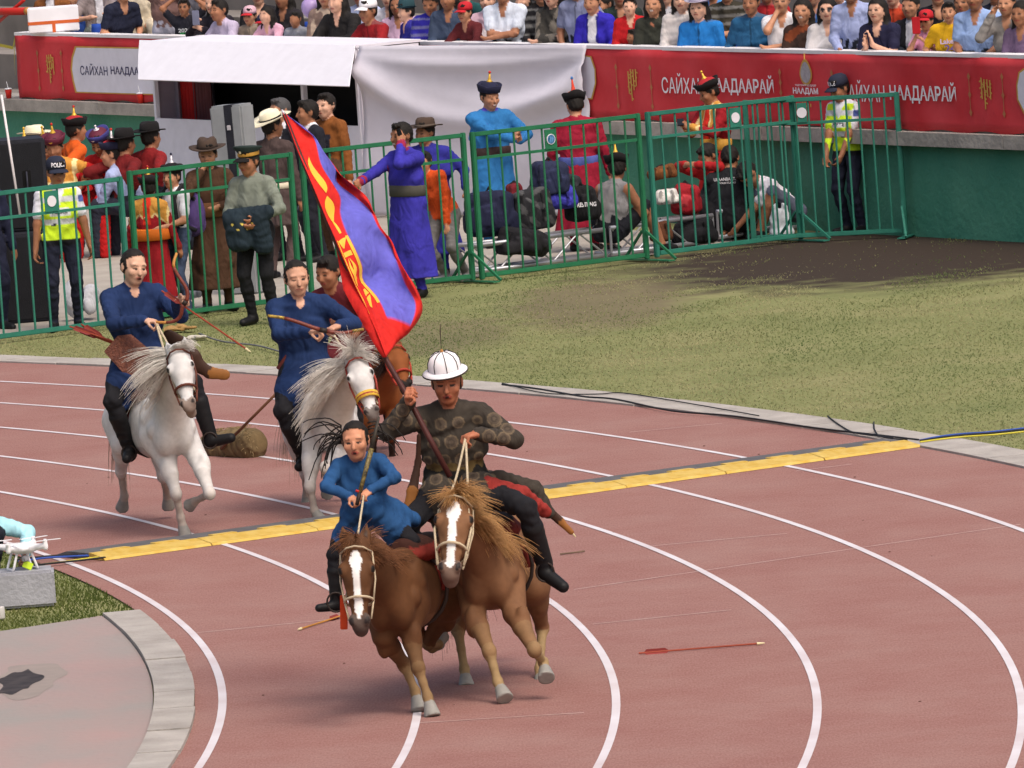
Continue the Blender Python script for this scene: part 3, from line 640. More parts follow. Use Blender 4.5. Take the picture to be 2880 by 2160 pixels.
def human(S, h=1.70, yaw=0.0, pos=(0, 0, 0), top=DARK, bot=DARK, shoe=BLACK, skin=SKIN, hair=HAIR, sleeve='long', pel=None, lean=(0, 0), twist=0.0, sw=1.0, fat=1.0,
          hands=None, poles=None, feet=None, kpoles=None, hyaw=0.0, hpitch=0.0, hroll=0.0, style='short', robe=None, hems=None, fine=True, legs=True, hand_detail=False, curls=(.5, .5), palms=None, alongs=None, neckline=None, hsz=1.09, headkw={}, bare_legs=False, fists=None, cuff=None, coat=False):
    """one standing, sitting or riding figure in local metres scaled by h; facing -Y at yaw 0; returns joints"""
    u = h/1.72; Rb = rotm(yaw); P0 = V3(pos); G = lambda p: P0+Rb@(V3(p)*u)
    pel = V3(pel if pel is not None else (0, 0, .93)); Rl = np.array(Matrix.Rotation(twist, 3, 'Z') @ Matrix.Rotation(lean[1], 3, 'X') @ Matrix.Rotation(lean[0], 3, 'Y'))
    up = Rl[:, 2]; T = lambda p: G(pel+Rl@V3(p)); side = Rb@Rl[:, 0]
    N = pel+Rl@V3((0, 0, .515)); tc = tuple(top)
    S.cap(T((0, 0, -.02)), T((0, -.005, .10)), .105*u*fat, .10*u*fat, tc if (robe or coat) else tuple(bot), .03, side=side, flat=1.45)
    S.cap(T((0, 0, .06)), T((0, -.01, .22)), .100*u*fat, .110*u*fat, tc, .04, side=side, flat=1.42)
    S.cap(T((0, -.01, .22)), T((0, 0, .40)), .112*u*fat, .098*u, tc, .04, side=side, flat=1.6*sw)
    for s_ in (-1, 1): S.cap(T((s_*.03, .005, .475)), T((s_*.135*sw, .0, .425)), .052*u, .058*u, tc, .04)
    S.cap(T((0, .005, .42)), T((0, .0, .50)), .070*u, .052*u, tc, .03)
    Hc = N+np.array(rotm(hyaw*.3, hpitch*.6, hroll))@V3((0, -.028, .118)); Hw = G(Hc); Rh = Rb@rotm(hyaw, hpitch, hroll)
    S.cap(G(N-V3((0, 0, .03))), Hw-Rh[:, 2]*.03*u*hsz+Rh[:, 1]*.015*u, .053*u, .050*u, skin, .02, cloth=0)
    head(S, Hw, Rh, u*hsz, skin, hair, style, fine, **headkw)
    J = dict(head=Hw, Rh=Rh, u=u*hsz, neck=G(N), pel=G(pel), T=T, G=G, side=side)
    hands = hands or {}; poles = poles or {}; 
    for k, s_ in enumerate((-1, 1)):
        sh = pel+Rl@V3((s_*.168*sw, 0, .415)); tgt = hands.get(s_, (s_*.27, -.03, .80)); 
        el, wr = ik(sh, tgt, .285, .255, poles.get(s_, (s_*.6, .8, -.3)))
        sh_, el_, wr_ = G(sh), G(el), G(wr); fore = nrm(wr_-el_)
        cu = tc if sleeve != 'none' else skin; ck = 1.0 if sleeve != 'none' else 0
        cf = tc if sleeve == 'long' else skin; kf = 1.0 if sleeve == 'long' else 0
        w_ = 1.0 if sleeve != 'none' else .82
        S.cap(sh_, sh_+(el_-sh_)*.62, .068*u*w_, .058*u*w_, cu, .04, cloth=ck)
        S.cap(sh_+(el_-sh_)*(.6 if sleeve == 'short' else .5), el_, (.044 if sleeve != 'long' else .056)*u, (.040 if sleeve != 'long' else .052)*u, cf, .02 if sleeve == 'long' else .008, cloth=kf)
        if sleeve == 'short': S.cap(sh_+(el_-sh_)*.5, sh_+(el_-sh_)*.66, .060*u, .062*u, cu, .006)
        wc = .050 if sleeve == 'long' else .030
        S.cap(el_, wr_-fore*.01, (.052 if sleeve == 'long' else .042)*u, wc*.9*u, cf, .025, cloth=kf)
        if cuff is not None: S.cap(wr_-fore*.035, wr_-fore*.012, wc*.98*u, wc*.98*u, cuff, .004)
        al = (alongs or {}).get(s_, None); al = Rb@V3(al) if al is not None else fore
        pm = (palms or {}).get(s_, None); pm = Rb@V3(pm) if pm is not None else Rb@V3((-s_*.9, -.3, 0))
        S.cap(wr_-fore*.03, wr_+fore*.01, .027*u, .027*u, skin, .01, cloth=0)
        hand(S, wr_, al, pm, skin, u*1.05, curls[k], hand_detail)
        J['hand%d' % s_] = wr_+nrm(al)*.09*u; J['wrist%d' % s_] = wr_; J['elbow%d' % s_] = el_; J['sh%d' % s_] = sh_
    if legs:
        feet = feet or {}; kpoles = kpoles or {}
        for s_ in (-1, 1):
            hp = pel+V3((s_*.095, 0, -.03)); ft = feet.get(s_, (s_*.11, .0, .085)); kn, an = ik(hp, ft, .43, .415, kpoles.get(s_, (s_*.1, -1, 0)))
            hp_, kn_, an_ = G(hp), G(kn), G(an); bc = tuple(bot) if not bare_legs else skin; bk_ = 0 if bare_legs else 1
            S.cap(hp_, kn_, (.085 if coat else .098)*u*fat, .066*u, tuple(bot), .04); 
            if bare_legs: S.cap(hp_+(kn_-hp_)*.75, kn_, .062*u, .056*u, skin, .01, cloth=0)
            S.cap(kn_, kn_+(an_-kn_)*.35, .060*u, .062*u, bc, .02, cloth=bk_); S.cap(kn_+(an_-kn_)*.35, an_, .062*u, .045*u, bc, .02, cloth=bk_)
            fd = V3((s_*.25, -1, -.08)); tq = (hems or {}).get(s_); fd = nrm(fd if tq is None else tq); toe = an_+Rb@(fd*.17*u)+V3((0, 0, -.045*u))
            S.cap(an_+V3((0, 0, -.02*u)), an_+V3((0, 0, -.045*u))-Rb@fd*.03*u, .046*u, .042*u, shoe, .02, cloth=.2); S.cap(an_+V3((0, 0, -.045*u)), toe, .046*u, .036*u, shoe, .02, cloth=.2)
            J['knee%d' % s_] = kn_; J['ankle%d' % s_] = an_
    if robe:
        col, hem, fl = robe; a = G(pel+V3((0, 0, .06))); b = G((pel[0]*.6, pel[1]*.6, hem-.25)); z = P0[2]+hem*u
        S.cap(a, b, .118*u*fat, fl*u, col, .03, side=Rb[:, 0], flat=1.32, clips=(((0, 0, 1), z),), pleat=(7, .017))
    return J
def place_body(name, S, label, cat='person', group=None, h=.012, base=(0, 0, 0), parent=None):
    t = empty(name, base, label=label, cat=cat, group=group)
    o = link('body', S.mesh('body', h), None, t); o.location = -V3(base); return t
def sub(t, mb, name, m, smooth=True, parent=None):
    o = mb.build(name, m, parent or t, smooth=smooth)
    if parent is None: o.location = -Vector(t.location)
    return o
# hats -------------------------------------------------------------
hat_black = mat('black_velvet', '#191719', .95, .2); hat_navy = mat('navy_velvet', '#22243c', .95, .2); hat_red = mat('red_hat_cloth', '#a3222a', .8, .15); hat_gold = mat('gold_knob', '#d0a63e', .4, .15, metal=.3)
hat_redknob = mat('red_knob', '#b4261f', .5, .1); hat_brown = mat('brown_felt', '#463830', .9, .15); hat_cream = mat('cream_straw', '#e3dcc2', .8, .08); hat_white = mat('white_felt', '#e9e7ec', .8, .04)
police_m = mat('police_cap_cloth', '#23283a', .85, .1); silver_knob = mat('silver_knob', '#cfcad0', .4, .1, metal=.3); maroon_hat = mat('maroon_silk', '#5b1f33', .7, .15); orange_hat = mat('orange_silk', '#d0662c', .7, .15); blue_hat = mat('blue_silk', '#3f6fae', .7, .15)
def M3(R): return Matrix([list(R[i]) for i in range(3)])
def knob_hat(t, J, crown=hat_black, band=hat_black, spire=hat_gold, ball=hat_redknob, tall=1.0, back=0.0, patch=None):
    R = M3(J['Rh']); u = J['u']; c = Vector(J['head'])+R@Vector((0, .012+back, .075))*u; s = u
    f = empty('hat', c); f.parent = t; f.location = c-Vector(t.location); f.rotation_euler = R.to_euler()
    def p(mb, n, m): return mb.build(n, m, f, smooth=True)
    p(MB().lathe([(.090*s, -.012*s), (.098*s, .0), (.092*s, .028*s), (.072*s, .055*s), (.035*s, .072*s), (0, .078*s)], 20, sy=1.14), 'crown', crown)
    def flare(q, a, i):
        k = 1+.10*abs(math.cos(2*a)) if i in (2, 3) else 1; return Vector((q.x*k, q.y*k, q.z+(.016*s*abs(math.cos(2*a)) if i in (2, 3) else 0)))
    p(MB().lathe([(.088*s, -.022*s), (.101*s, -.022*s), (.112*s, .034*s), (.104*s, .040*s), (.093*s, .004*s)], 24, sy=1.14, fn=flare), 'brim', band)
    if patch: p(MB().lathe([(.024*s, 0), (.020*s, .006*s), (0, .008*s)], 14, Matrix.Rotation(math.pi/2-.25, 3, 'X'), c=(0, -.118*s, .022*s)), 'badge', patch)
    p(MB().lathe([(.036*s, .066*s), (.022*s, .082*s), (.013*s, .105*s*tall), (.008*s, .150*s*tall), (0, .152*s*tall)], 12), 'spire', spire)
    p(MB().lathe([(0, .146*s*tall), (.012*s, .154*s*tall), (.014*s, .163*s*tall), (.009*s, .173*s*tall), (0, .178*s*tall)], 10), 'knob', ball)
    return f
def brim_hat(t, J, m, dome=.105, brim=.17, up=.02, tilt=0.0, band=None, dent=True):
    R = M3(J['Rh'])@Matrix.Rotation(tilt, 3, 'X'); u = J['u']; c = Vector(J['head'])+M3(J['Rh'])@Vector((0, .012, .060))*u
    f = empty('hat', c); f.parent = t; f.location = c-Vector(t.location); f.rotation_euler = R.to_euler(); s = u
    def curl(q, a, i): return Vector((q.x, q.y, q.z+(up*s*abs(math.cos(a))**2*(1 if i in (0, 1) else .0))))
    def den(q, a, i): return Vector((q.x, q.y, q.z-(.022*s*math.exp(-(q.x/(.03*s))**2) if (dent and i >= 3) else 0)))
    MB().lathe([(brim*s, .0), (brim*s, .007*s), (.100*s, .006*s), (.094*s, -.004*s), (.05*s, -.004*s)], 28, sy=1.15, fn=curl).build('brim', m, f, smooth=True)
    MB().lathe([(.094*s, .002*s), (.094*s, .03*s), (.088*s, dome*.75*s), (.07*s, dome*.98*s), (.035*s, dome*1.04*s), (0, dome*1.03*s)], 24, sy=1.14, fn=den).build('crown', m, f, smooth=True)
    if band: MB().lathe([(.0955*s, .006*s), (.0975*s, .008*s), (.0965*s, .028*s), (.094*s, .03*s)], 24, sy=1.14).build('hat_band', band, f, smooth=True)
    return f
def cap_hat(t, J, m, bill=None, words=None, officer=False, wm=None):
    R = M3(J['Rh']); u = J['u']; c = Vector(J['head'])+R@Vector((0, .010, .055))*u; s = u
    f = empty('cap', c); f.parent = t; f.location = c-Vector(t.location); f.rotation_euler = R.to_euler()
    if officer:
        MB().lathe([(.088*s, -.01*s), (.090*s, .035*s), (.125*s, .068*s), (.122*s, .082*s), (.06*s, .088*s), (0, .086*s)], 24, sy=1.1, fn=lambda q, a, i: Vector((q.x, q.y, q.z-(.16*(q.y) if i >= 2 else 0)))).build('crown', m, f, smooth=True)
        MB().lathe([(.0915*s, .0*s), (.093*s, .006*s), (.0935*s, .028*s), (.0915*s, .032*s)], 24, sy=1.1).build('gold_band', mat('gold_braid', '#b98a3a', .6, .1), f, smooth=True)
        MB().box((0, -.108*s, .046*s), (.022*s, .01*s, .026*s), bev=.003).build('badge', mat('cap_badge', '#ddd3b4', .4, .1), f)
    else:
        MB().lathe([(.090*s, -.015*s), (.092*s, .02*s), (.085*s, .062*s), (.058*s, .088*s), (.02*s, .098*s), (0, .099*s)], 22, sy=1.12).build('crown', m, f, smooth=True)
    g_ = [[Vector((math.sin(q)*.082*s*(1+.06*k), -.075*s-math.cos(q)*(.022+.02*k)*s*1.2, (-.012-.008*k+(.006*math.cos(2*q)))*s)) for q in [(-1+2*j/10)*1.25 for j in range(11)]] for k in range(4)]
    thick(MB().grid(g_).build('visor', bill or m, f, smooth=True), .005)
    if words:
        def pl(a, b):
            q = a/(.094*s); return Vector((math.sin(q)*.0965*s, -math.cos(q)*.1085*s+.25*max(0, b), .032*s+b))
        lettering('lettering', words, pl, .13*s, .042*s, wm or white_m, f, .03)
    return f
def belt(t, J, m, z=.09, hgt=.07, fat=1.0, name='sash', ends=None):
    T = J['T']; fat = fat*1.1; c = Vector(T((0, -.005, z))); up = (Vector(T((0, 0, z+.1)))-c).normalized(); sd = Vector(J['side']).normalized(); bk = up.cross(sd); R = Matrix((sd, bk, up)).transposed()
    mb = MB().lathe([(.112*fat, -hgt/2), (.120*fat, -hgt/2+.008), (.121*fat, hgt/2-.008), (.112*fat, hgt/2)], 26, R, c, sx=1.40, sy=1.0); return sub(t, mb, name, m)
# ------------------------------------------------------------------ people by the fence
def locpaint(S, pos, yaw, u, cond, col, only=None, cloth=1.0):
    R = rotm(yaw); P0 = V3(pos)
    def fn(V, C):
        q = (V-P0)@R/u; m = cond(q[:, 0], q[:, 1], q[:, 2])
        if only is not None: m &= np.abs(C[:, :3]-np.array(only, np.float32)).sum(1) < .01
        C[m] = (*col, cloth)
    S.fnpaint(fn)
def feetpos(fx, fy, hx, hy, extra=0.0):          # where someone stands and how tall, from the photo's feet and top of head
    p = gnd(fx, fy); return (p.x, p.y, 0.0), at(hx, hy, p.y).z-extra
def fence_y(x): return 93.27+.766*x
def headpos(hx, hy, h, gap=.55):                 # someone standing behind the fence: place and height from the top of the head
    p = gnd(hx, hy, h); Y = max(p.y, fence_y(p.x)+gap); q = at(hx, hy, Y); return (q.x, q.y, 0.0, q.z)
def bystander(label, pos, h, yaw=0.0, vox=.0135, **kw):
    S = Solid(); J = human(S, h, yaw, pos, **kw); J['S'] = S; return S, J
def finish(S, J, label, pos, vox=.0135, name='person', group=None): return place_body(name, S, label, 'person', group, vox, pos)
C = lin
# policemen ---------------------------------------------------------
HIVIS = C('#c9ea30'); REFL = C('#c9ccd2')
def police(pos, h, yaw, label, **kw):
    u = h/1.72; W = C('#dcdee8'); S, J = bystander(label, pos, h, yaw, top=W, bot=C('#1f2233'), shoe=BLACK, sleeve='short', skin=SKIN_T, style='short', hand_detail=True, **kw)
    locpaint(S, pos, yaw, u, lambda x, y, z: (np.abs(x) < .185) & (z > .86) & (z < 1.40) & ~((np.abs(x) < .07-.35*(1.42-z)) & (y < 0) & (z > 1.25)), HIVIS, W)
    locpaint(S, pos, yaw, u, lambda x, y, z: (np.abs(x) < .195) & (np.abs(y) < .2) & (z > .90) & (z < 1.04), HIVIS)
    locpaint(S, pos, yaw, u, lambda x, y, z: (np.abs(x) < .185) & (((z > 1.05) & (z < 1.105)) | ((z > 1.27) & (z < 1.325))), REFL, HIVIS)
    locpaint(S, pos, yaw, u, lambda x, y, z: (np.abs(x) < .10) & (y < 0) & (z > 1.14) & (z < 1.215), C('#d5d6da'), HIVIS)
    locpaint(S, pos, yaw, u, lambda x, y, z: (np.abs(x) > .19) & (np.abs(x) < .34) & (z > 1.26) & (z < 1.33) & (x > 0), C('#4a5a9a'), W)
    locpaint(S, pos, yaw, u, lambda x, y, z: (np.abs(x) < .25) & (z > .84) & (z < .90), C('#14151d'), C('#1f2233'))
    t = finish(S, J, label, pos, .012); cap_hat(t, J, police_m, words='POLICE')
    R = Matrix.Rotation(yaw, 3, 'Z'); o = lettering('lettering', 'POLICE', lambda a, b: Vector(pos)+R@(Vector((a, -.132, 1.178*u+b))), .15, .035, mat('vest_print', '#30323c', .7, .05), t, .03); o.location = -Vector(t.location); return t
pos, h = feetpos(146, 712, 137, 330, .03)
police(pos, h, .12, 'policeman in hi-vis vest and cap behind the fence on the left', hyaw=.15, hpitch=.12, hands={-1: (-.27, -.05, .76), 1: (.29, -.05, .76)}, feet={-1: (-.13, 0, .085), 1: (.12, .04, .085)})
pos, h = feetpos(1845, 503, 1813, 152, .03)
police(pos, h, -.75, 'policeman in hi-vis vest and cap behind the fence on the right', hyaw=-.25, hpitch=.28, lean=(0, .06), hands={-1: (-.12, -.25, .80), 1: (.10, -.26, .82)}, feet={-1: (-.10, .02, .085), 1: (.12, .0, .085)})

def lapel(S, J, trim, col2=None):                # crossed front and stand-up collar of a robe
    T = J['T']; S.stroke(T((.05, -.10, .49)), T((-.10, -.15, .34)), .009, .009, trim); S.stroke(T((-.10, -.15, .34)), T((-.17, -.06, .26)), .009, .009, trim); S.stroke(T((-.06, -.03, .50)), T((.06, -.03, .50)), .03, .03, trim, test=lambda V, C_: C_[:, 3] > .9)
def simple(label, pos, h, yaw, hat=None, sash=None, vox=.0135, after=None, **kw):
    if len(pos) == 4: h = pos[3]; pos = pos[:3]
    S, J = bystander(label, pos, h, yaw, **kw)
    if after: after(S, J, pos, yaw, h/1.72)
    t = finish(S, J, label, pos, vox)
    if hat: hat(t, J)
    if sash: belt(t, J, sash[0], *sash[1:])
    return t, J
# the officer and the man on the phone stand in front of the fence
pos, h = feetpos(566, 698, 537, 306, .03)
t, J = simple('officer in peaked cap with jacket over his arm before the fence', pos, h, -.35, lambda t, J: cap_hat(t, J, mat('officer_cap', '#23302e', .9, .1), bill=hat_black, officer=True), None, .0125, None,
       top=C('#757c72'), bot=C('#17181c'), skin=SKIN_T, sleeve='long', hyaw=-.35, hpitch=.1, hands={-1: (-.04, -.22, .98), 1: (.10, -.20, 1.02)}, poles={-1: (-1, .3, -.4), 1: (1, .3, -.4)}, feet={-1: (-.09, 0, .085), 1: (.11, .05, .085)}, hand_detail=True)
S = Solid(); G = J['G']; cj = C('#1d2a33')
S.cap(G((-.17, -.20, 1.05)), G((.20, -.17, 1.08)), .075, .07, cj, .03); S.cap(G((-.10, -.22, 1.0)), G((-.08, -.21, .80)), .085, .09, cj, .03, side=J['side'], flat=1.5); S.cap(G((.12, -.2, 1.02)), G((.14, -.17, .74)), .07, .07, cj, .03, side=J['side'], flat=1.4)
for k in range(5): S.dot(G((-.12+.05*k, -.28, .98-.05*(k % 2))), (.012, .05, .012), C('#d9c25a'))
o = link('draped_jacket', S.mesh('draped_jacket', .012), None, t); o.location = -t.location
pos, h = feetpos(897, 641, 868, 258, 0)
VI = C('#36319c')
t, J = simple('man in violet blue robe phoning with one arm on the fence', pos, h, -.85, None, (mat('grey_sash', '#4c4a44', .9, .15), .10, .11, 1.12), .011, lambda S, J, p, y, u: lapel(S, J, C('#7c2350'), C('#7c2350')),
       top=VI, bot=VI, shoe=BLACK, skin=SKIN_T, robe=(VI, .19, .225), sw=1.08, fat=1.15, hyaw=-.1, hpitch=.05, hands={-1: (-.10, -.52, 1.16), 1: (.12, -.14, 1.50)}, poles={-1: (-.4, .3, -1), 1: (.5, -.5, -1)}, alongs={1: (-.2, .0, 1)}, palms={1: (-1, .3, 0)}, cuff=C('#8c2440'), hand_detail=True, headkw=dict(smile=True))
S = Solid(); Rr = np.array([J['Rh'][:, 0], -J['Rh'][:, 1], J['Rh'][:, 2]])
mb = MB().box(Vector(J['hand1'])+Vector((-.0, -.015, .01)), (.012, .05, .10), M3(J['Rh'])@Matrix.Rotation(.3, 3, 'X'), bev=.006); o = tag(mb.build('mobile_phone', mat('phone_black', '#16161a', .3, .05)), 'dark phone held at the ear of the man in violet', 'phone')

BR = C('#4a3325')
simple('man in long brown robe and brown felt hat eating behind the fence', headpos(446, 300, 1.66), 1.66, .15, lambda t, J: brim_hat(t, J, hat_brown, band=mat('dark_band', '#2c221d', .9, .1)), (mat('tan_sash', '#6e4a31', .9, .1), .08, .14, 1.08), .012, lambda S, J, p, y, u: lapel(S, J, C('#2d1f18')),
       top=BR, bot=BR, robe=(BR, .22, .24), skin=SKIN, hands={-1: (-.10, -.17, 1.40), 1: (.06, -.22, 1.05)}, poles={-1: (-.8, -.2, -1), 1: (1, .2, -.5)}, hyaw=-.3, hpitch=.1)
RD = C('#8d1720')
def collar(S, J, pos, yaw, u, back=True):
    g1, g2, r = C('#c08a3e'), C('#d9c48a'), C('#d2301f'); sg = 1 if back else -1
    if not back:
        locpaint(S, pos, yaw, u, lambda x, y, z: (np.abs(np.abs(x)-.085-.10*(1.45-z)) < .05) & (z > 1.0) & (z < 1.5) & (y < .05), g2, RD); locpaint(S, pos, yaw, u, lambda x, y, z: (np.abs(np.abs(x)-.085-.10*(1.45-z)) < .028) & (z > 1.0) & (z < 1.5) & (y < .05), g1, g2); locpaint(S, pos, yaw, u, lambda x, y, z: (z > 1.0) & (z < 1.47) & (np.abs(x) < .05) & (y < 0), r, RD); return
    locpaint(S, pos, yaw, u, lambda x, y, z: (z > 1.24-.9*np.abs(np.abs(x)-.1)) & (z < 1.5) & (np.abs(x) < .26), g2, RD)
    locpaint(S, pos, yaw, u, lambda x, y, z: (z > 1.27-.9*np.abs(np.abs(x)-.1)) & (z < 1.5) & (np.abs(x) < .24), g1, g2)
    locpaint(S, pos, yaw, u, lambda x, y, z: (z > 1.12) & (z < 1.47) & (np.abs(x) < .05), r, None)
t, J = simple('person in dark red robe with gold collar and orange sash', headpos(318, 378, 1.60), 1.60, 2.75, lambda t, J: knob_hat(t, J), (mat('orange_sash', '#cf6a1e', .8, .1), .08, .11, 1.1), .012, lambda S, J, p, y, u: collar(S, J, p, y, u),
       top=RD, bot=RD, robe=(RD, .2, .25), skin=SKIN_T, hyaw=.5, hands={-1: (-.36, -.05, .72), 1: (.36, -.05, .76)}, cuff=C('#7c2a22'))
t, J = simple('boy in white T-shirt and knob hat carrying a backpack', headpos(373, 352, 1.46), 1.46, -.9, lambda t, J: knob_hat(t, J, hat_black, hat_black, silver_knob, hat_navy), None, .0135, None,
       top=C('#dcdfe8'), bot=C('#3d4a63'), sleeve='short', skin=SKIN, hyaw=.25, hands={-1: (-.08, -.34, 1.12), 1: (.14, -.30, 1.02)}, poles={-1: (-.5, .3, -1), 1: (.7, .4, -1)}, shoe=C('#56565e'))
G = J['G']; S = Solid(); cp_ = C('#5d4a86'); S.ell(G((.03, .20, 1.12)), (.15, .11, .22), cp_, .02, rotm(-.9).T); S.ell(G((.03, .26, 1.0)), (.11, .07, .11), C('#6d5896'), .02, rotm(-.9).T)
for sx in (-.12, .14): S.chain([G((sx, .15, 1.3)), G((sx, .0, 1.47)), G((sx, -.12, 1.35)), G((sx, -.10, 1.05)), G((sx, .14, .95))], [.02]*5, C('#26262c'), .008)
tag(link('backpack', S.mesh('backpack', .011), None), 'purple backpack with dark straps on the boy in white', 'backpack')

DM = C('#4a3d3c')
simple('man in cream hat and dark brown tunic with his back turned', headpos(583, 240, 1.68), 1.68, 2.6, lambda t, J: brim_hat(t, J, hat_cream, dome=.10, brim=.185, up=.03, tilt=-.25, band=hat_black), (mat('cream_belt', '#cfc6b0', .8, .05), .03, .06, 1.14), .0135, None,
       top=DM, bot=C('#564746'), robe=(DM, .55, .20), skin=SKIN_T, hyaw=-.4, hpitch=-.05, fat=1.08, sw=1.05)
BS = C('#1e1f28')
def suit(S, J, pos, yaw, u):
    locpaint(S, pos, yaw, u, lambda x, y, z: (z > 1.38) & (np.abs(x) < .09), C('#d9d9e2'), BS); locpaint(S, pos, yaw, u, lambda x, y, z: (y < 0) & (np.abs(x) < (z-1.12)*.28) & (z < 1.4), C('#d9d9e2'), BS)
simple('grey haired man in black suit behind the cream hat', headpos(606, 206, 1.70), 1.70, -.7, None, None, .013, suit, top=BS, bot=BS, hair=C('#4b4a4c'), skin=SKIN, hyaw=-.3)
simple('man in black suit and white shirt looking left', headpos(667, 210, 1.68), 1.68, -1.15, None, None, .012, suit, top=BS, bot=BS, skin=SKIN_T, hyaw=-.2, sw=1.08)
def brownjk(S, J, pos, yaw, u): locpaint(S, pos, yaw, u, lambda x, y, z: (z > 1.27) & (np.abs(x) < .3), C('#7d4a22'), C('#232430')); locpaint(S, pos, yaw, u, lambda x, y, z: (x > .10), C('#7d4a22'), C('#232430'))
simple('man in black and rust brown jacket beside the booth post', headpos(705, 195, 1.72), 1.72, -.75, None, None, .012, brownjk, top=C('#232430'), bot=C('#5a4234'), robe=(C('#5a4234'), .5, .2), skin=SKIN_P, hyaw=.1, fat=1.08)
BL = C('#2c2c88')
t, J = simple('smiling man in blue robe and dark felt hat behind the phoning man', headpos(918, 256, 1.64, 1.35), 1.64, -.25, lambda t, J: brim_hat(t, J, hat_brown, dome=.10, brim=.165, band=mat('dark_band2', '#5a5048', .9, .1)), None, .0135, None,
       top=BL, bot=BL, robe=(BL, .25, .28), skin=SKIN_T, fat=1.3, sw=1.2, hyaw=-.5, headkw=dict(smile=True), hands={1: (.42, -.1, .95)})
OR = C('#c44a1c')
q_ = at(962, 470, fence_y(-.45)+.45)
simple('person in orange jacket and grey trousers behind the phoning man', (q_.x, q_.y, 0.0), 1.46, -.5, None, None, .013, None, top=OR, bot=C('#6e6c6c'), robe=(OR, .74, .19), skin=SKIN, pel=(0, 0, .80), lean=(-.30, .25), hands={-1: (-.35, -.25, .85), 1: (.12, -.2, .62)}, style='short', shoe=C('#8d8d92'), feet={-1: (-.05, 0, .085), 1: (.2, .05, .085)})
CB = C('#2a6da8')
t, J = simple('man in bright blue robe and knob hat clapping', headpos(1052, 176, 1.70, 2.5), 1.70, .35, lambda t, J: knob_hat(t, J, hat_navy, hat_navy, hat_gold, hat_redknob), (mat('dark_belt', '#3a2b2a', .7, .3, scale=20), .06, .10, 1.08), .011, lambda S, J, p, y, u: lapel(S, J, C('#4a4ab0')),
       top=CB, bot=CB, robe=(CB, .18, .25), skin=SKIN, hyaw=.2, hpitch=.18, hands={-1: (.12, -.36, 1.12), 1: (.20, -.30, 1.10)}, poles={-1: (-1, .2, -.5), 1: (1, .2, -.5)}, alongs={-1: (.3, -.5, .8), 1: (-.2, -.5, .8)}, curls=(.2, .2), hand_detail=True, headkw=dict(smile=True), sw=1.16, fat=1.15)
CR = C('#8e1730')
t, J = simple('man in crimson robe with blue sash seen from behind', headpos(1240, 196, 1.70, 2.3), 1.70, 3.0, lambda t, J: knob_hat(t, J, orange_hat, hat_black, mat('red_cone', '#c2402c', .8, .1), blue_hat, 1.25), (mat('blue_sash', '#45508f', .8, .2, scale=15), .03, .12, 1.12), .0125, None,
       top=CR, bot=CR, robe=(CR, .2, .26), skin=SKIN, hyaw=.35, hpitch=.30, hands={-1: (-.32, -.06, .80), 1: (.34, -.06, .80)}, sw=1.26, fat=1.2)
t, J = simple('man in red robe with gold collar looking at his phone', headpos(1538, 166, 1.70, 2.3), 1.70, -1.0, lambda t, J: knob_hat(t, J, hat_red, hat_black, hat_gold, hat_gold, .9), (mat('gold_sash', '#b98a35', .7, .2, scale=20), .05, .12, 1.08), .011, lambda S, J, p, y, u: collar(S, J, p, y, u, False),
       top=RD, bot=RD, robe=(C('#a31a1c'), .2, .26), skin=SKIN_T, hyaw=-.25, hpitch=.35, hands={-1: (-.06, -.36, 1.22), 1: (.08, -.36, 1.20)}, poles={-1: (-.7, .3, -1), 1: (.7, .3, -1)}, sw=1.18, fat=1.18)
tag(MB().box(Vector(J['hand-1'])+Vector((-.02, -.02, .01)), (.07, .13, .012), Matrix.Rotation(.5, 3, 'X'), bev=.004).build('mobile_phone', mat('phone_black', '#16161a', .3)), 'dark phone in the hand of the man in gold collar', 'phone')

# wrestlers sitting on the truss ------------------------------------
SEAT = .50
def sitter(label, hx, hy, hz, yaw, vox=.011, hat=None, after=None, **kw):
    p = at(hx, hy, 94); p = at(hx, hy, fence_y(p.x)+hz); pos = (p.x, p.y, 0); pl_ = kw['pel']; kw['pel'] = (pl_[0], pl_[1], p.z-pl_[2])
    S, J = bystander(label, pos, kw.pop('h', 1.70), yaw, **kw)
    if after: after(S, J, pos, yaw, 1)
    t = finish(S, J, label, pos, vox)
    if hat: hat(t, J)
    return t, J
t, J = sitter('wrestler in grey sleeveless top and black shorts sitting on the truss', 1305, 345, .9, 2.45, hat=lambda t, J: knob_hat(t, J, hat_black, hat_black, hat_gold, hat_gold), top=C('#7d7b7d'), bot=C('#191a22'), sleeve='none', skin=SKIN_T, pel=(0, 0, .70), lean=(0, .32), hyaw=.75, hpitch=.25, bare_legs=True,
       hands={-1: (-.16, -.46, .42), 1: (.18, -.46, .40)}, feet={-1: (-.30, -.45, .1), 1: (.35, -.45, .1)}, kpoles={-1: (-.4, -1, .6), 1: (.9, -1, .6)}, sw=1.08, hand_detail=True)
t, J = sitter('wrestler in black T-shirt with white lettering seen from behind', 1566, 322, 1.2, 2.9, top=C('#1a1b20'), bot=C('#17171b'), sleeve='short', skin=SKIN_T, pel=(0, 0, .70), lean=(0, .30), hyaw=.1, hpitch=.5, bare_legs=True,
       hands={-1: (-.16, -.42, .38), 1: (.20, -.42, .38)}, feet={-1: (-.2, -.42, .1), 1: (.34, -.30, .12)}, kpoles={1: (1, -.6, .5)}, sw=1.12, fat=1.15)
T = J['T']; R = Matrix.Rotation(2.9, 3, 'Z')
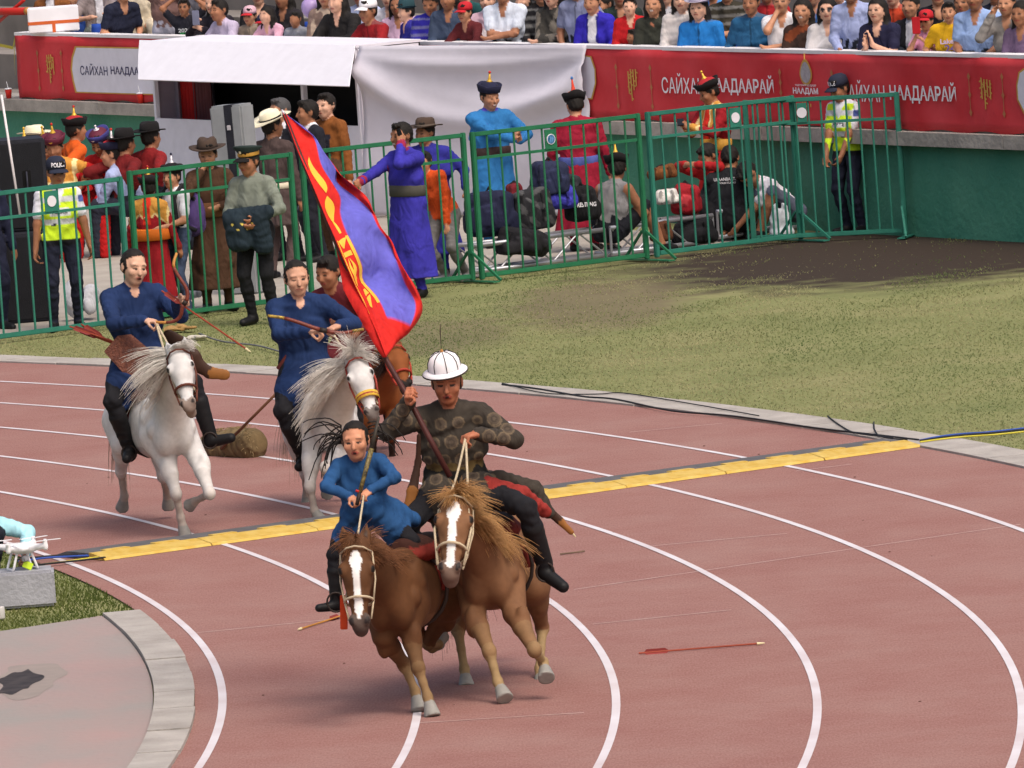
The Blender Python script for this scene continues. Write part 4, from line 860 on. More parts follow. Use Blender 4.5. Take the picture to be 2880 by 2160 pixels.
for wd, z, w_, hh in (('ULAANBAATAR', .385, .27, .032), ('WRESTLING', .345, .18, .017)):
    c0 = Vector(T((0, .125, z))); o = lettering('lettering', wd, lambda a, b: c0+Vector((a*math.cos(2.9+math.pi), a*math.sin(2.9+math.pi), b))+Vector((0, -.012, .3*0)), w_, hh, white_m, t, .01); o.location = -Vector(t.location)
t, J = sitter('person in white T-shirt bending down beside the white bag', 1665, 348, 1.0, -1.1, top=C('#d4d3dc'), bot=C('#5a6072'), sleeve='short', skin=SKIN_T, pel=(0.1, .16, .50), lean=(0, .85), hyaw=0, hpitch=1.2, bare_legs=True,
       hands={-1: (-.10, -.50, .16), 1: (.10, -.50, .14)}, poles={-1: (-.6, .2, .3), 1: (.6, .2, .3)}, feet={-1: (-.1, -.25, .1), 1: (.2, -.28, .1)})
t, J = sitter('seated person in red beneath the man in gold collar', 1553, 300, 1.8, -.9, top=C('#a01c20'), bot=C('#a01c20'), skin=SKIN_T, pel=(0, .0, .74), lean=(0, .2), hyaw=-.1, hpitch=.5, hands={-1: (-.1, -.4, .8), 1: (.1, -.4, .8)}, legs=False, h=1.66)

# judges and onlookers sitting on the left -------------------------
JR = C('#b51a1c')
def gold_cape(S, J, pos, yaw, u):
    z0 = J['neck'][2]
    def fn(V, C_):
        q = (V-J['neck'])@rotm(yaw); m = (q[:, 2] > -.30+.0*q[:, 0]) & (q[:, 2] < .04) & (np.abs(q[:, 0]) < .30) & (np.abs(C_[:, :3]-np.array(JR, np.float32)).sum(1) < .01)
        C_[m] = (*lin('#c98d3e'), 1); r = np.abs(np.abs(q[:, 0])-.2) < .025; C_[m & r] = (*lin('#e4d49a'), 1); C_[m & (np.abs(q[:, 2]+.28) < .025)] = (*lin('#e4d49a'), 1)
    S.fnpaint(fn)
def sitleft(label, hx, hy, hz, yaw, hat=None, after=None, vox=.0145, **kw):
    p = gnd(hx, hy, hz); pos = (p.x, p.y, 0); pelz = hz-.76; kw.setdefault('pel', (0, 0, pelz)); kw.setdefault('lean', (0, .12)); kw.setdefault('legs', False)
    S, J = bystander(label, pos, 1.68, yaw, **kw)
    g_ = J['G']; cb = kw.get('bot', DARK)
    for s_ in (-1, 1): S.chain([g_((s_*.1, 0, pelz)), g_((s_*.16, -.42, pelz+.02)), g_((s_*.17, -.46, .05))], [.11, .08, .06], cb, .04)
    if after: after(S, J, pos, yaw, 1)
    t = finish(S, J, label, pos, vox)
    if hat: hat(t, J)
    return t, J
sitleft('man in cream hat at the far left behind the loudspeaker', 62, 270, 1.35, .9, lambda t, J: brim_hat(t, J, hat_cream, dome=.09, brim=.165), top=C('#24242e'), bot=C('#24242e'), skin=SKIN_T)
sitleft('judge in dark hat with gold discs above the loudspeaker', 50, 296, 1.32, .2, lambda t, J: knob_hat(t, J, hat_black, hat_black, hat_gold, hat_gold, 1, patch=hat_gold), top=C('#1d1d28'), bot=DARK, skin=SKIN_T)
sitleft('judge in red robe with broad gold shoulder cape behind the policeman', 122, 282, 1.36, -.25, lambda t, J: knob_hat(t, J, maroon_hat, maroon_hat, hat_gold, hat_redknob, 1, patch=hat_gold), gold_cape, .012, top=JR, bot=JR, skin=SKIN_T, sw=1.2, hpitch=.3)
sitleft('judge with dark maroon hat and gold knob left of the gold cape', 103, 288, 1.30, -.3, lambda t, J: knob_hat(t, J, maroon_hat, hat_black, hat_gold, hat_gold, 1), top=JR, bot=JR, skin=SKIN_T, hpitch=.3)
sitleft('judge in orange and red robe turned away under the banner', 146, 250, 1.40, 2.0, lambda t, J: knob_hat(t, J, hat_red, hat_black, hat_gold, hat_redknob, 1), None, .013, top=C('#d0581a'), bot=JR, skin=SKIN_T, sw=1.1)
t, J = sitleft('judge in red robe and red blue cap looking at a phone', 226, 272, 1.36, -.5, lambda t, J: knob_hat(t, J, maroon_hat, mat('blue_red_brim', '#3a3a78', .8, .2), silver_knob, silver_knob, .7, patch=silver_knob), None, .012, top=JR, bot=JR, skin=SKIN_T, hpitch=.45, hands={-1: (-.1, -.36, .85), 1: (.06, -.36, .85)}, sw=1.1)
tag(MB().box(Vector(J['hand-1'])+Vector((.03, -.02, .03)), (.07, .12, .012), Matrix.Rotation(.6, 3, 'X'), bev=.004).build('mobile_phone', mat('phone_black', '#16161a', .3)), 'dark phone in the hands of the seated red judge', 'phone')
sitleft('seated person in dark hat left of the light blue shirt', 256, 280, 1.34, 2.4, lambda t, J: brim_hat(t, J, hat_black, brim=.16), None, .014, top=C('#6d1a1c'), bot=DARK, skin=SKIN_T)
sitleft('seated person in dark hat right of the light blue shirt', 311, 266, 1.38, 2.4, lambda t, J: brim_hat(t, J, hat_black, brim=.15), None, .014, top=C('#7c1b1e'), bot=DARK, skin=SKIN_T)
t, J = sitleft('man in light blue shirt and red knob hat leaning left', 290, 286, 1.30, -2.1, lambda t, J: knob_hat(t, J, hat_red, hat_navy, silver_knob, hat_redknob, 1.05), None, .012, top=C('#9aa6cc'), bot=C('#2a2d3a'), skin=SKIN, lean=(.1, .5), hyaw=.4, hands={-1: (-.15, -.45, .70), 1: (.05, -.48, .80)}, hand_detail=True)
pl = at(8, 520, 91.2)
simple('person in navy suit cut off at the left photo edge', (pl.x-.16, 91.2, 0), 1.62, .4, None, None, .014, None, top=C('#20233a'), bot=C('#1d2034'), skin=SKIN_T)

# ------------------------------------------------------------------ the crowd in the stand
def crowd(label, x, y, row, yaw, top, hat=None, vox=.015, h=1.66, pattern=None, words=None, **kw):
    off = (-.33, -1.12, -1.95)[row]; s_, z_ = wallpx(x, y, off); p = wall(s_, z_, off); u = h/1.72
    pos = (p.x, p.y, p.z-.64*u); kw.setdefault('lean', (0, .1)); kw.setdefault('pel', (0, 0, 0)); kw.setdefault('legs', False); kw.setdefault('skin', random.choice((SKIN, SKIN_T, SKIN_P, SKIN)))
    lp = kw.pop('lap', DARK); S = Solid(); J = human(S, h, yaw, pos, top=top, bot=lp, **kw); g_ = J['G']
    # keep the head where the photo shows it
    for q in (-1, 1): S.chain([g_((q*.09, .0, -.02)), g_((q*.10, .02, -.30))] if row == 0 else [g_((q*.09, .0, -.02)), g_((q*.14, -.34, .0)), g_((q*.13, -.36, -.22))], [.10*u, .075*u, .055*u], lp, .04)
    if pattern:
        c2, sc, th = pattern; rr = np.random.default_rng(int(abs(x)*7+y)); K_ = rr.normal(0, 1, (7, 3))*sc; ph = rr.uniform(0, 6.28, 7)
        def fn(V, C_):
            m = (np.abs(C_[:, :3]-np.array(top, np.float32)).sum(1) < .01) & (np.sin(V@K_.T+ph).sum(1) > th); C_[m] = (*c2, 1)
        S.fnpaint(fn)
    hs = sum(map(ord, label)); dk = hs % 5; nk = J['neck']; Rn = rotm(yaw); sk = kw['skin']
    def fdet(V, C_):
        q = (V-nk)@Rn/u; m = (np.abs(C_[:, :3]-np.array(top, np.float32)).sum(1) < .02) & (q[:, 1] < .02)
        if dk in (0, 3): C_[m & (np.abs(q[:, 0]) < .055+.25*(q[:, 2]+.02)) & (q[:, 2] > -.16)] = (*sk, 0)
        if dk == 1: C_[m & (np.abs(q[:, 0]) < .055) & (q[:, 2] < .1)] = (*((.55, .55, .6) if sum(top) < .8 else (.08, .09, .14)), 1); C_[m & (np.abs(np.abs(q[:, 0])-.06) < .010)] = (*tuple(x*.5 for x in top), 1)
        if dk == 2: C_[m & (np.abs(q[:, 0]) < .009)] = (*tuple(x*.4 for x in top), 1); C_[m & (q[:, 2] > -.035)] = (*tuple(min(1, x*.6+.05) for x in top), 1)
        if dk == 4: C_[m & (np.sin(q[:, 2]*70) > .55)] = (*tuple(min(1, x*.65+.12) for x in top), 1)
    if not words and not pattern: S.fnpaint(fdet)
    t = place_body('person', S, label, 'person', 'spectators in the stand', vox, pos)
    if hat: hat(t, J)
    if words:
        for wd, z, w_, hh, col in words:
            R = Matrix.Rotation(yaw, 3, 'Z'); c0 = Vector(J['T']((0, -.133, z)))
            o = lettering('lettering', wd, lambda a, b: c0+R@Vector((a, .16*abs(a)-.004, b)), w_, hh, mat('print_'+col, col, .7, .05), t, .025); o.location = -Vector(t.location)
    return t, J
CLAP = dict(hands={-1: (-.03, -.34, .26), 1: (.05, -.34, .28)}, alongs={-1: (.1, -.3, 1), 1: (-.1, -.3, 1)}, curls=(.1, .1), hand_detail=True)
CROSS = dict(hands={-1: (.10, -.24, .16), 1: (-.10, -.26, .14)}, poles={-1: (-1, 0, -.6), 1: (1, 0, -.6)})
LEAN = dict(hands={-1: (-.06, -.42, .17), 1: (.04, -.43, .17)}, poles={-1: (-1, .2, -.3), 1: (1, .2, -.3)}, lean=(0, .35))
LAP = dict(hands={-1: (-.12, -.28, .03), 1: (.12, -.28, .03)})
def cp(m, bill=None): return lambda t, J: cap_hat(t, J, m, bill)
redcap = mat('red_cap', '#b3202a', .8, .1); pinkcap = mat('pale_pink_cap', '#c9a5b2', .8, .1); navycap = mat('navy_cap', '#262a45', .8, .1); whitecap = mat('white_cap', '#e4e2e6', .8, .05); tealcap = mat('dark_teal_hat', '#25424a', .9, .1)
crowd('spectator in rust brown jacket behind the white foam box', 112, -30, 0, -.3, C('#7a4a25'), **LAP)
crowd('spectator with bare arms and grey trousers left of the navy T-shirt', 205, -42, 1, .3, C('#8a7f80'), sleeve='short', lap=C('#78807c'), hands={-1: (-.2, -.3, .2), 1: (.05, -.34, .22)})
crowd('spectator in navy T-shirt hunched beside the blue seat', 250, -24, 0, .5, C('#1e2236'), sleeve='short', **{**LAP, 'lean': (0, .3)})
crowd('spectator in cream blouse with a black bag', 312, -62, 1, -.2, C('#c9bda8'), lap=C('#c9bda8'), **LAP)
crowd('spectator in brown top and pale grey shorts', 354, -52, 0, -.3, C('#6d5350'), lap=C('#a3a3b4'), hands={-1: (-.15, -.1, .55), 1: (.2, -.1, .5)})
crowd('child in black printed T-shirt with both arms raised', 400, 14, 0, -.2, C('#1b1b26'), h=1.30, sleeve='short', hands={-1: (-.14, -.04, .78), 1: (.14, -.04, .78)}, poles={-1: (-1, -.3, .2), 1: (1, -.3, .2)}, words=[('2025', .30, .15, .045, '#b9bcc2'), ('SPORT', .25, .11, .03, '#3fae5c')])
t, J = crowd('woman in black jacket filming with a grey phone', 470, 4, 0, -.6, C('#24202a'), style='long', hands={-1: (-.04, -.40, .42), 1: (.06, -.40, .34)}, skin=SKIN_P)
tag(MB().box(Vector(J['hand-1'])+Vector((-.03, -.05, .02)), (.09, .015, .17), Matrix.Rotation(-.5, 3, 'Z'), bev=.005).build('mobile_phone', mat('phone_grey', '#7a7d95', .4)), 'grey phone held up by the woman in black', 'phone')
crowd('woman in lilac striped shirt leaning over the parapet', 512, 5, 0, -.9, C('#b9aec8'), style='short', pattern=(C('#5f5578'), 22, 3.2), **{**LEAN, 'lean': (0, .5)})
crowd('child in pale pink cap with red visor', 545, 33, 0, -.5, C('#8d7f70'), cp(pinkcap, redcap), h=1.25, hsz=1.12, **LAP)
crowd('child in navy cap with red visor and white top', 574, 50, 0, -.5, C('#d6d2d6'), cp(navycap, redcap), h=1.2, hsz=1.12, skin=SKIN_T, **LAP)
crowd('girl in pink sweater resting her hands on the parapet', 597, 24, 0, -.75, C('#cf9fb4'), h=1.36, style='long', skin=SKIN_P, **LEAN)
crowd('small child in grey shirt beside the balloon', 642, 40, 0, -.4, C('#7d808c'), h=1.15, hsz=1.12, skin=SKIN_T, **LAP)
crowd('woman in beige patterned blouse behind the balloon', 708, -12, 0, -.3, C('#7e6a62'), style='long', pattern=(C('#b3a090'), 20, 1), **LAP)
crowd('spectator in black fluffy coat leaning forward', 752, -6, 0, -.7, C('#211f20'), style='long', sw=1.25, fat=1.35, **LEAN)
crowd('man in red jacket and white cap leaning on the parapet', 822, 14, 0, -.8, C('#8f1c22'), cp(whitecap), skin=SKIN_T, **LEAN)
crowd('woman in lilac top with a dark plait', 864, 8, 1, -.3, C('#c3a3c0'), style='long', **LAP)
crowd('girl in dark teal hat and blue jacket in profile', 889, 24, 0, -1.2, C('#2e2d8a'), lambda t, J: brim_hat(t, J, tealcap, dome=.11, brim=.11, dent=False), h=1.4, skin=SKIN_P, **LAP)
crowd('man in violet blue robe next to the girl in teal hat', 935, 2, 0, -.3, C('#2c2793'), skin=SKIN_T, hpitch=.3, sw=1.1, **LAP)
crowd('woman in denim jacket over a blue grey T-shirt', 972, -8, 0, -.3, C('#3d4a62'), style='long', hpitch=.2, **LAP)
crowd('child in maroon jacket and red cap with folded arms', 1024, 20, 0, -.7, C('#5c2226'), cp(redcap), h=1.32, hsz=1.1, skin=SKIN, **LEAN)
crowd('woman in pink striped shirt behind the red cap', 1055, -2, 1, -.2, C('#c9a9b8'), pattern=(C('#e3d8dc'), 25, .5), **LAP)
crowd('man in white T-shirt with crossed arms', 1090, -20, 0, -.3, C('#c9d2e2'), sleeve='short', skin=SKIN_T, sw=1.15, fat=1.1, **CROSS)
crowd('clapping woman dressed in black', 1140, -2, 1, -.6, C('#201f22'), style='long', skin=SKIN_P, **CLAP)
crowd('woman in dark leaf patterned blouse', 1200, -14, 0, -.5, C('#3a3835'), pattern=(C('#726c64'), 28, 1.2), style='long', skin=SKIN_P, **CROSS)
crowd('man in grey blue T-shirt with hanging arm', 1250, -30, 0, -.4, C('#7f86a6'), sleeve='short', skin=SKIN_T, hands={-1: (-.2, -.12, -.05), 1: (.2, -.1, 0)})
crowd('person in royal violet robe in the front row', 1287, 0, 0, -.5, C('#3128a8'), skin=SKIN, hpitch=.1, **LAP)
crowd('spectator in dark top clapping behind the violet robe', 1316, 8, 1, -.9, C('#2d2a34'), **CLAP)
def bluefront(base, c2, w): return None
t, J = crowd('child in red jacket with orange trim and blue T-shirt', 1362, 12, 0, -.15, C('#b01a20'), h=1.36, hsz=1.1, skin=SKIN_P, **LAP)
crowd('small dark haired child peeping over the parapet', 1376, 78, 0, -1.0, C('#3a2a2a'), h=1.05, hsz=1.15, skin=SKIN_T, **LAP)
crowd('smiling woman in dark green jacket with flower print', 1416, 6, 0, -.3, C('#33352e'), pattern=(C('#a86a50'), 14, 2.0), style='long', headkw=dict(smile=True), skin=SKIN, **LAP)
crowd('woman in white blouse with long dark hair', 1475, -4, 0, -.2, C('#cfc8c6'), style='long', skin=SKIN_P, **LAP)
crowd('woman in bright blue robe with a round badge', 1514, 14, 0, -.35, C('#1f72bd'), lambda t, J: brim_hat(t, J, mat('pale_hat', '#b9b2c4', .8, .1), dome=.09, brim=.14), style='long', sw=1.1, fat=1.1, **LAP)
crowd('spectator in olive top with crossed arms behind the blue robes', 1572, -24, 1, -.2, C('#35322a'), sleeve='short', skin=SKIN, **CROSS)
crowd('elderly man in steel blue coat', 1628, 3, 0, -.4, C('#24577f'), skin=SKIN_T, sw=1.12, fat=1.1, hands={-1: (-.25, -.2, .0), 1: (.2, -.3, .02)})
crowd('man in white polo shirt with hand on his chin', 1690, 0, 0, -.2, C('#d7d6dc'), sleeve='short', skin=SKIN, hands={-1: (-.04, -.16, .52), 1: (-.10, -.26, .16)}, poles={-1: (-.6, -.5, -1), 1: (1, 0, -.6)})
crowd('smiling woman in dark brown and orange print top', 1738, 20, 0, -.3, C('#3a2822'), pattern=(C('#7a3c22'), 16, 1.4), style='long', headkw=dict(smile=True), skin=SKIN, **LAP)
crowd('woman in white top wearing dark sunglasses', 1790, 18, 0, -.2, C('#d3cfd0'), sleeve='short', style='long', headkw=dict(glasses=True), skin=SKIN_P, **LAP)
crowd('man in light blue shirt standing tall in the front row', 1843, -24, 0, -.3, C('#9da8d2'), skin=SKIN_T, **LAP)
crowd('woman in navy T-shirt with white trim clapping', 1902, 18, 0, -.5, C('#20203a'), sleeve='short', style='long', skin=SKIN_P, **CLAP)
crowd('man in black with glasses behind the red cap', 1974, 10, 1, -.5, C('#26262b'), skin=SKIN, **LAP)
t, J = crowd('girl in red cap and pink top with a red phone', 2006, 44, 0, -.5, C('#cf8fae'), cp(redcap), h=1.25, hsz=1.1, sleeve='short', hands={-1: (-.04, -.32, .46), 1: (.08, -.30, .36)}, poles={-1: (-.5, -.3, -1), 1: (.5, -.3, -1)})
tag(MB().box(Vector(J['hand-1'])+Vector((-.03, -.05, .05)), (.085, .014, .17), Matrix.Rotation(-.4, 3, 'Z'), bev=.005).build('mobile_phone', mat('phone_red', '#b3202a', .4)), 'red phone held by the girl in red cap', 'phone')
crowd('boy in yellow basketball shirt at the parapet', 2050, 24, 0, -.15, C('#d9a81e'), h=1.38, hsz=1.08, sleeve='short', skin=SKIN, style='short', words=[('Lakers', .29, .19, .05, '#c9b7d8'), ('24', .20, .11, .075, '#7a62a8')], hands={-1: (-.26, -.12, .02), 1: (.26, -.12, .02)}, sw=1.1)
crowd('man in white shirt left of the light blue shirt', 2083, 2, 1, -.3, C('#cfd0da'), skin=SKIN_T, **LAP)
crowd('broad man in light blue shirt near the right edge', 2112, -8, 0, -.4, C('#8fa9d8'), sleeve='short', skin=SKIN_T, sw=1.15, fat=1.15, **LAP)
crowd('woman in grey jacket raising a hand near the right edge', 2180, 4, 0, -.4, C('#8a8684'), style='short', hands={-1: (-.10, -.28, .52), 1: (.16, -.28, .06)}, poles={-1: (-.6, -.3, -1)}, skin=SKIN, hand_detail=True)
crowd('spectator cut off by the right photo edge', 2214, 26, 0, -.6, C('#6e5a78'), style='long', **LAP)
for x, y, lb, c in ((160, -8, 'spectator in blue at the back left of the stand', '#2f4f9a'), (290, -20, 'spectator in black behind the navy T-shirt', '#1d1c22'), (440, -30, 'spectator in grey behind the raised arms', '#5b5a63'), (560, -14, 'spectator in black above the pink cap', '#201f24'), (620, -8, 'spectator with long black hair behind the pink sweater', '#262227'), (785, -16, 'spectator in pale blue behind the red jacket', '#aab4d6'), (845, -10, 'spectator in white above the red jacket', '#c9c9d4'), (1010, -22, 'spectator in teal behind the denim jacket', '#1e4a4c'), (1170, -18, 'spectator in black behind the leaf blouse', '#1d1c20'), (1340, -14, 'spectator in dark green behind the red jacket child', '#22302c'), (1445, -18, 'spectator in charcoal behind the white blouse', '#2a2a30'), (1550, -30, 'spectator in sky blue behind the badge', '#4f8fcf'), (1662, -22, 'spectator in red behind the steel blue coat', '#a02228'), (1765, -16, 'spectator in blue behind the sunglasses', '#3b6fb0'), (1812, -22, 'spectator in blue print behind the sunglasses', '#9ab4d8'), (1935, -16, 'spectator in orange red behind the clapping woman', '#c2452a'), (2025, -18, 'spectator in black behind the yellow shirt', '#16161c'), (2150, -20, 'spectator in navy behind the raised hand', '#1c2030')):
    crowd(lb, x, y, 2 if y < -25 else 1, -.35+.3*math.sin(x), C(c), vox=.019, style='long' if x in (620, 1170, 1445) else 'short', **LAP)
# ------------------------------------------------------------------ horses
def sp(x, y, Y): return V3(at(x/K, y/K, Y))      # 2880-wide photo point at distance Y
HOOF = C('#8d8b86')
def strands(name, roots, vec, length, col_m, n, spread=.35, grav=.25, wave=.05, r0=.0033, seed=1, wind=(0, 0, 0), seg=9):
    """locks of hair as thin tapered tubes gathered in clumps; roots = polyline, vec = start direction (or list along the polyline)"""
    r = random.Random(seed); mb = MB(); R_ = [Vector(p) for p in roots]; VV = [Vector(v) for v in vec] if hasattr(vec[0], '__len__') else [Vector(vec)]*len(R_); W = Vector(wind); g3 = lambda s_: Vector((r.gauss(0, s_), r.gauss(0, s_), r.gauss(0, s_)))
    n = int(n*1.5); m = max(6, n//22)
    for c in range(m):
        t0 = (c+r.random())/m*(len(R_)-1); L0 = length*r.uniform(.55, 1.15); ph0 = r.uniform(0, 6.28); ax0 = g3(1).normalized(); i0 = min(int(t0), len(R_)-2); d0 = (VV[i0].lerp(VV[i0+1], t0-i0).normalized()+g3(spread)).normalized(); gv = grav*r.uniform(.6, 1.5)
        for k in range(n//m):
            t = min(max(t0+r.gauss(0, .5/m*(len(R_)-1)), 0), len(R_)-1.001); i = min(int(t), len(R_)-2); p = R_[i].lerp(R_[i+1], t-i)+g3(.009); d = (d0+g3(.07)).normalized(); L_ = L0*r.uniform(.75, 1.08); st = L_/seg; pts = [p]; ph = ph0+r.gauss(0, .25); ax = (ax0+g3(.25)).normalized()
            for j in range(seg):
                d = (d+Vector((0, 0, -gv/seg))+W/seg+ax*math.sin(ph+j*.9)*wave*1.5).normalized(); p = p+d*st; pts.append(p)
            w = r0*r.uniform(.6, 1.2); mb.tube(pts, [w*(1-.75*j/seg) for j in range(seg+1)], 3, cap=False)
    return mb
def horse(label, chest, yaw, poll, muzzle, legs, coat, light, leg_low, sc=1.0, nose=None, facen=(0, -1, .25), blaze=None, vox=.0135, earcol=None, mouth_open=False):
    S = Solid(); Rb = rotm(yaw); C0 = V3(chest)-Rb@(V3((0, -.58, .98))*sc); G = lambda p: C0+Rb@(V3(p)*sc); RT = Rb.T
    def E(c, r, col=coat, k=.06): S.ell(G((c[0]*.93, c[1], c[2])), V3((r[0]*.92, r[1], r[2]))*sc, col, k, RT, cloth=.7)
    E((0, -.10, 1.00), (.215, .55, .24)); E((0, -.50, .99), (.175, .20, .22), k=.05); E((0, .34, 1.03), (.20, .35, .205)); E((0, .60, 1.07), (.205, .27, .215)); E((0, -.12, .93), (.185, .45, .19), light)
    for q in (-1, 1):
        E((q*.115, .62, .97), (.11, .20, .25)); E((q*.084, -.645, .935), (.074, .10, .13), k=.014); E((q*.152, -.45, 1.02), (.070, .14, .21), k=.02); E((q*.03, -.62, 1.05), (.05, .10, .12), k=.03)
    S.cap(G((0, -.42, 1.21)), G((0, .05, 1.18)), .075*sc, .08*sc, coat, .08, cloth=.7)
    # neck and head
    P = V3(poll); M = V3(muzzle); a = nrm(M-P); L_ = np.linalg.norm(M-P); n = V3(facen); n = nrm(n-a*(n@a)); s_ = np.cross(a, n); HR = np.array([s_, a, n]); H = L_/.52 if L_ > .44 else .9
    nb = G((0, -.55, 1.10)); p0 = P-n*.07+a*.05; mid = (p0+nb)/2+V3((0, 0, .045))
    S.cap(nb, mid, .170*sc, .140*sc, coat, .07, side=Rb[:, 0], flat=.74, cloth=.7); S.cap(mid, p0, .140*sc, .10*sc, coat, .06, side=s_, flat=.75, cloth=.7); S.cap(G((0, -.60, .98)), mid-V3((0, 0, .06)), .15*sc, .11*sc, coat, .08, side=Rb[:, 0], flat=.85, cloth=.7)
    A = lambda x, y, z: P+s_*x*H+a*y*L_+n*z*H
    nosec = nose or light
    S.cap(A(0, .02, -.01), A(0, .40, .0), .086*H, .086*H, coat, .03, side=s_, flat=1.02, cloth=.7); S.ell(A(0, .36, -.08), (.078*H, .16*H, .095*H), coat, .03, HR, cloth=.7)
    S.cap(A(0, .38, .0), A(0, .62, .0), .080*H, .056*H, coat, .03, side=s_, flat=.92, cloth=.7); S.cap(A(0, .62, .0), A(0, .84, -.004), .056*H, .050*H, coat, .03, side=s_, flat=.95, cloth=.7); S.ell(A(0, .93, -.014), (.054*H, .066*H, .056*H), nosec, .025, HR, cloth=.7)
    S.ell(A(0, .97, -.058 if not mouth_open else -.085), (.043*H, .05*H, .035*H), nosec, .025, HR, cloth=.7)
    for q in (-1, 1):
        S.ell(A(q*.080, .31, .040), (.032*H, .046*H, .034*H), coat, .018, HR, cloth=.7); S.dot(A(q*.100, .33, .060), (.017*H, .023*H, .019*H), (.010, .008, .007), HR, cloth=0)
        S.ell(A(q*.040, .915, .030), (.027*H, .038*H, .024*H), nosec, .012, HR, cloth=.7); S.dot(A(q*.047, .945, .052), (.016*H, .028*H, .020*H), (.02, .013, .012), HR, cloth=.1)
        e0 = A(q*.055, .0, -.01); e1 = e0-a*.135*H+s_*q*.018*H-n*.015*H
        S.cap(e0, (e0+e1)/2, .026*H, .032*H, earcol or coat, .02, side=n, flat=.6, cloth=.7); S.cap((e0+e1)/2, e1, .030*H, .008*H, earcol or coat, .015, side=n, flat=.6, cloth=.7)
        S.dot((e0+e1)/2+n*.02*H, (.014*H, .045*H, .014*H), tuple(x*.45 for x in (earcol or coat)), HR, cloth=.1)
        S.cap(A(q*.062, .50, .012), A(q*.045, .72, .012), .014*H, .010*H, coat, .02, cloth=.7)
    S.dot(A(0, .985, -.02), (.045*H, .02*H, .03*H), (.05, .03, .03), HR, cloth=.1) if mouth_open else None
    if blaze:
        w = V3((.92, .9, .88))*.8
        zo = lambda y: .088 if y < .38 else (.055 if y > .6 else .088-.15*(y-.38))
        for y0, y1, w0, w1 in blaze: S.stroke(A(.0, y0, zo(y0)), A(0, y1, zo(y1)), w0*H, w1*H, tuple(w), cloth=.7, test=lambda V, C_: np.ones(len(V), bool))
    # legs: (front?, side, upper or None, knee/hock, fetlock, sole)
    for front, q, kn, fe, so, *up in legs:
        kn, fe, so = V3(kn), V3(fe), V3(so); lo = leg_low
        if front:
            u0 = V3(up[0]) if up else G((q*.115, -.55, .84)); m_ = u0+(kn-u0)*.38
            S.cap(G((q*.125, -.48, .95)), u0, .095*sc, .074*sc, coat, .04, cloth=.7); S.cap(u0, m_, .072*sc, .058*sc, coat, .02, cloth=.7); S.cap(m_, kn, .058*sc, .037*sc, tuple(.75*x+.25*y for x, y in zip(coat, lo)), .02, cloth=.7)
        else:
            u0 = V3(up[0]) if up else G((q*.125, .50, .82)); m_ = u0+(kn-u0)*.5
            S.cap(G((q*.115, .62, .98)), u0, .145*sc, .105*sc, coat, .05, cloth=.7); S.cap(u0, m_, .10*sc, .060*sc, coat, .03, cloth=.7); S.cap(m_, kn, .060*sc, .040*sc, coat, .02, cloth=.7)
        mixc = tuple(.5*x+.5*y for x, y in zip(coat, lo)); S.ell(kn, V3((.041, .043, .052))*sc, mixc, .02, cloth=.7)
        S.cap(kn, kn+(fe-kn)*.5, .035*sc, .0265*sc, lo, .025, cloth=.7); S.cap(kn+(fe-kn)*.5, fe, .0265*sc, .028*sc, lo, .015, cloth=.7)
        S.ell(fe, V3((.034, .034, .037))*sc, lo, .015, cloth=.7)
        d = nrm(so-fe); hh = min(.065, np.linalg.norm(so-fe)*.55); h0 = so-d*hh*sc
        S.cap(fe, h0, .028*sc, .036*sc, lo, .012, cloth=.7); S.cap(h0-d*.010, so, .040*sc, .056*sc, HOOF, .005, clips=((tuple(-d), float(-(d@so))),), cloth=.3)
        if front: S.ell(u0+(kn-u0)*.22+Rb@V3((q*.025, -.02, 0)), V3((.050, .055, .10))*sc, coat, .012, cloth=.7)
        else: S.ell(u0+(kn-u0)*.25+Rb@V3((q*.02, .02, 0)), V3((.065, .075, .12))*sc, coat, .02, cloth=.7)
    for q in (-1, 1):
        S.cap(mid+s_*q*.085*sc+V3((0, 0, .02)), G((q*.15, -.50, 1.08)), .045*sc, .06*sc, coat, .018, cloth=.7); S.ell(G((q*.135, -.60, 1.0)), V3((.055, .06, .07))*sc, coat, .014, RT, cloth=.7)
        S.ell(A(q*.060, .30, -.07), (.030*H, .10*H, .075*H), coat, .012, HR, cloth=.7)
    t = empty('horse', (C0[0], C0[1], 0), label=label, cat='horse'); o = link('body', S.mesh('body', vox), None, t); o.location = -t.location
    return t, dict(A=A, H=H, L=L_, s=s_, a=a, n=n, G=G, P=P, mid=mid, p0=p0, nb=nb, HR=HR)
def hsub(t, mb, name, m, smooth=True): o = mb.build(name, m, t, smooth=smooth); o.location = -t.location; return o
def bridle(t, X, m, band=None, nb_y=.66, w=.010):
    A, H = X['A'], X['H']; mb = MB(); ring = lambda y, rx, rz, k=18, o=-.01: [A(rx*math.cos(q), y, o+rz*math.sin(q)) for q in [2*math.pi*j/k for j in range(k+1)]]
    mb.tube(ring(nb_y, .086, .098, o=-.02), w, 6, cap=False)
    for q in (-1, 1): mb.tube([A(q*.086, nb_y, -.02), A(q*.105, .40, -.02), A(q*.095, .08, -.02), A(q*.05, -.01, -.03)], w*.8, 6); mb.tube([A(q*.086, nb_y, -.02), A(q*.066, .88, -.02)], w*.8, 6)
    mb.tube([A(-.095, .1, .02), A(-.05, .08, .09), A(0, .07, .105), A(.05, .08, .09), A(.095, .1, .02)], w*.7, 6)
    hsub(t, mb, 'bridle', m)
    if band:
        mbb = MB(); P_ = [[A((.088+.003)*math.cos(q), y, -.02+.101*math.sin(q)) for q in [math.pi*j/14 for j in range(15)]] for y in (nb_y-.05, nb_y, nb_y+.05)]; thick(hsub(t, mbb.grid(P_), 'noseband', band), .006)
    return [Vector(A(q*.070, .86, -.02)) for q in (-1, 1)]
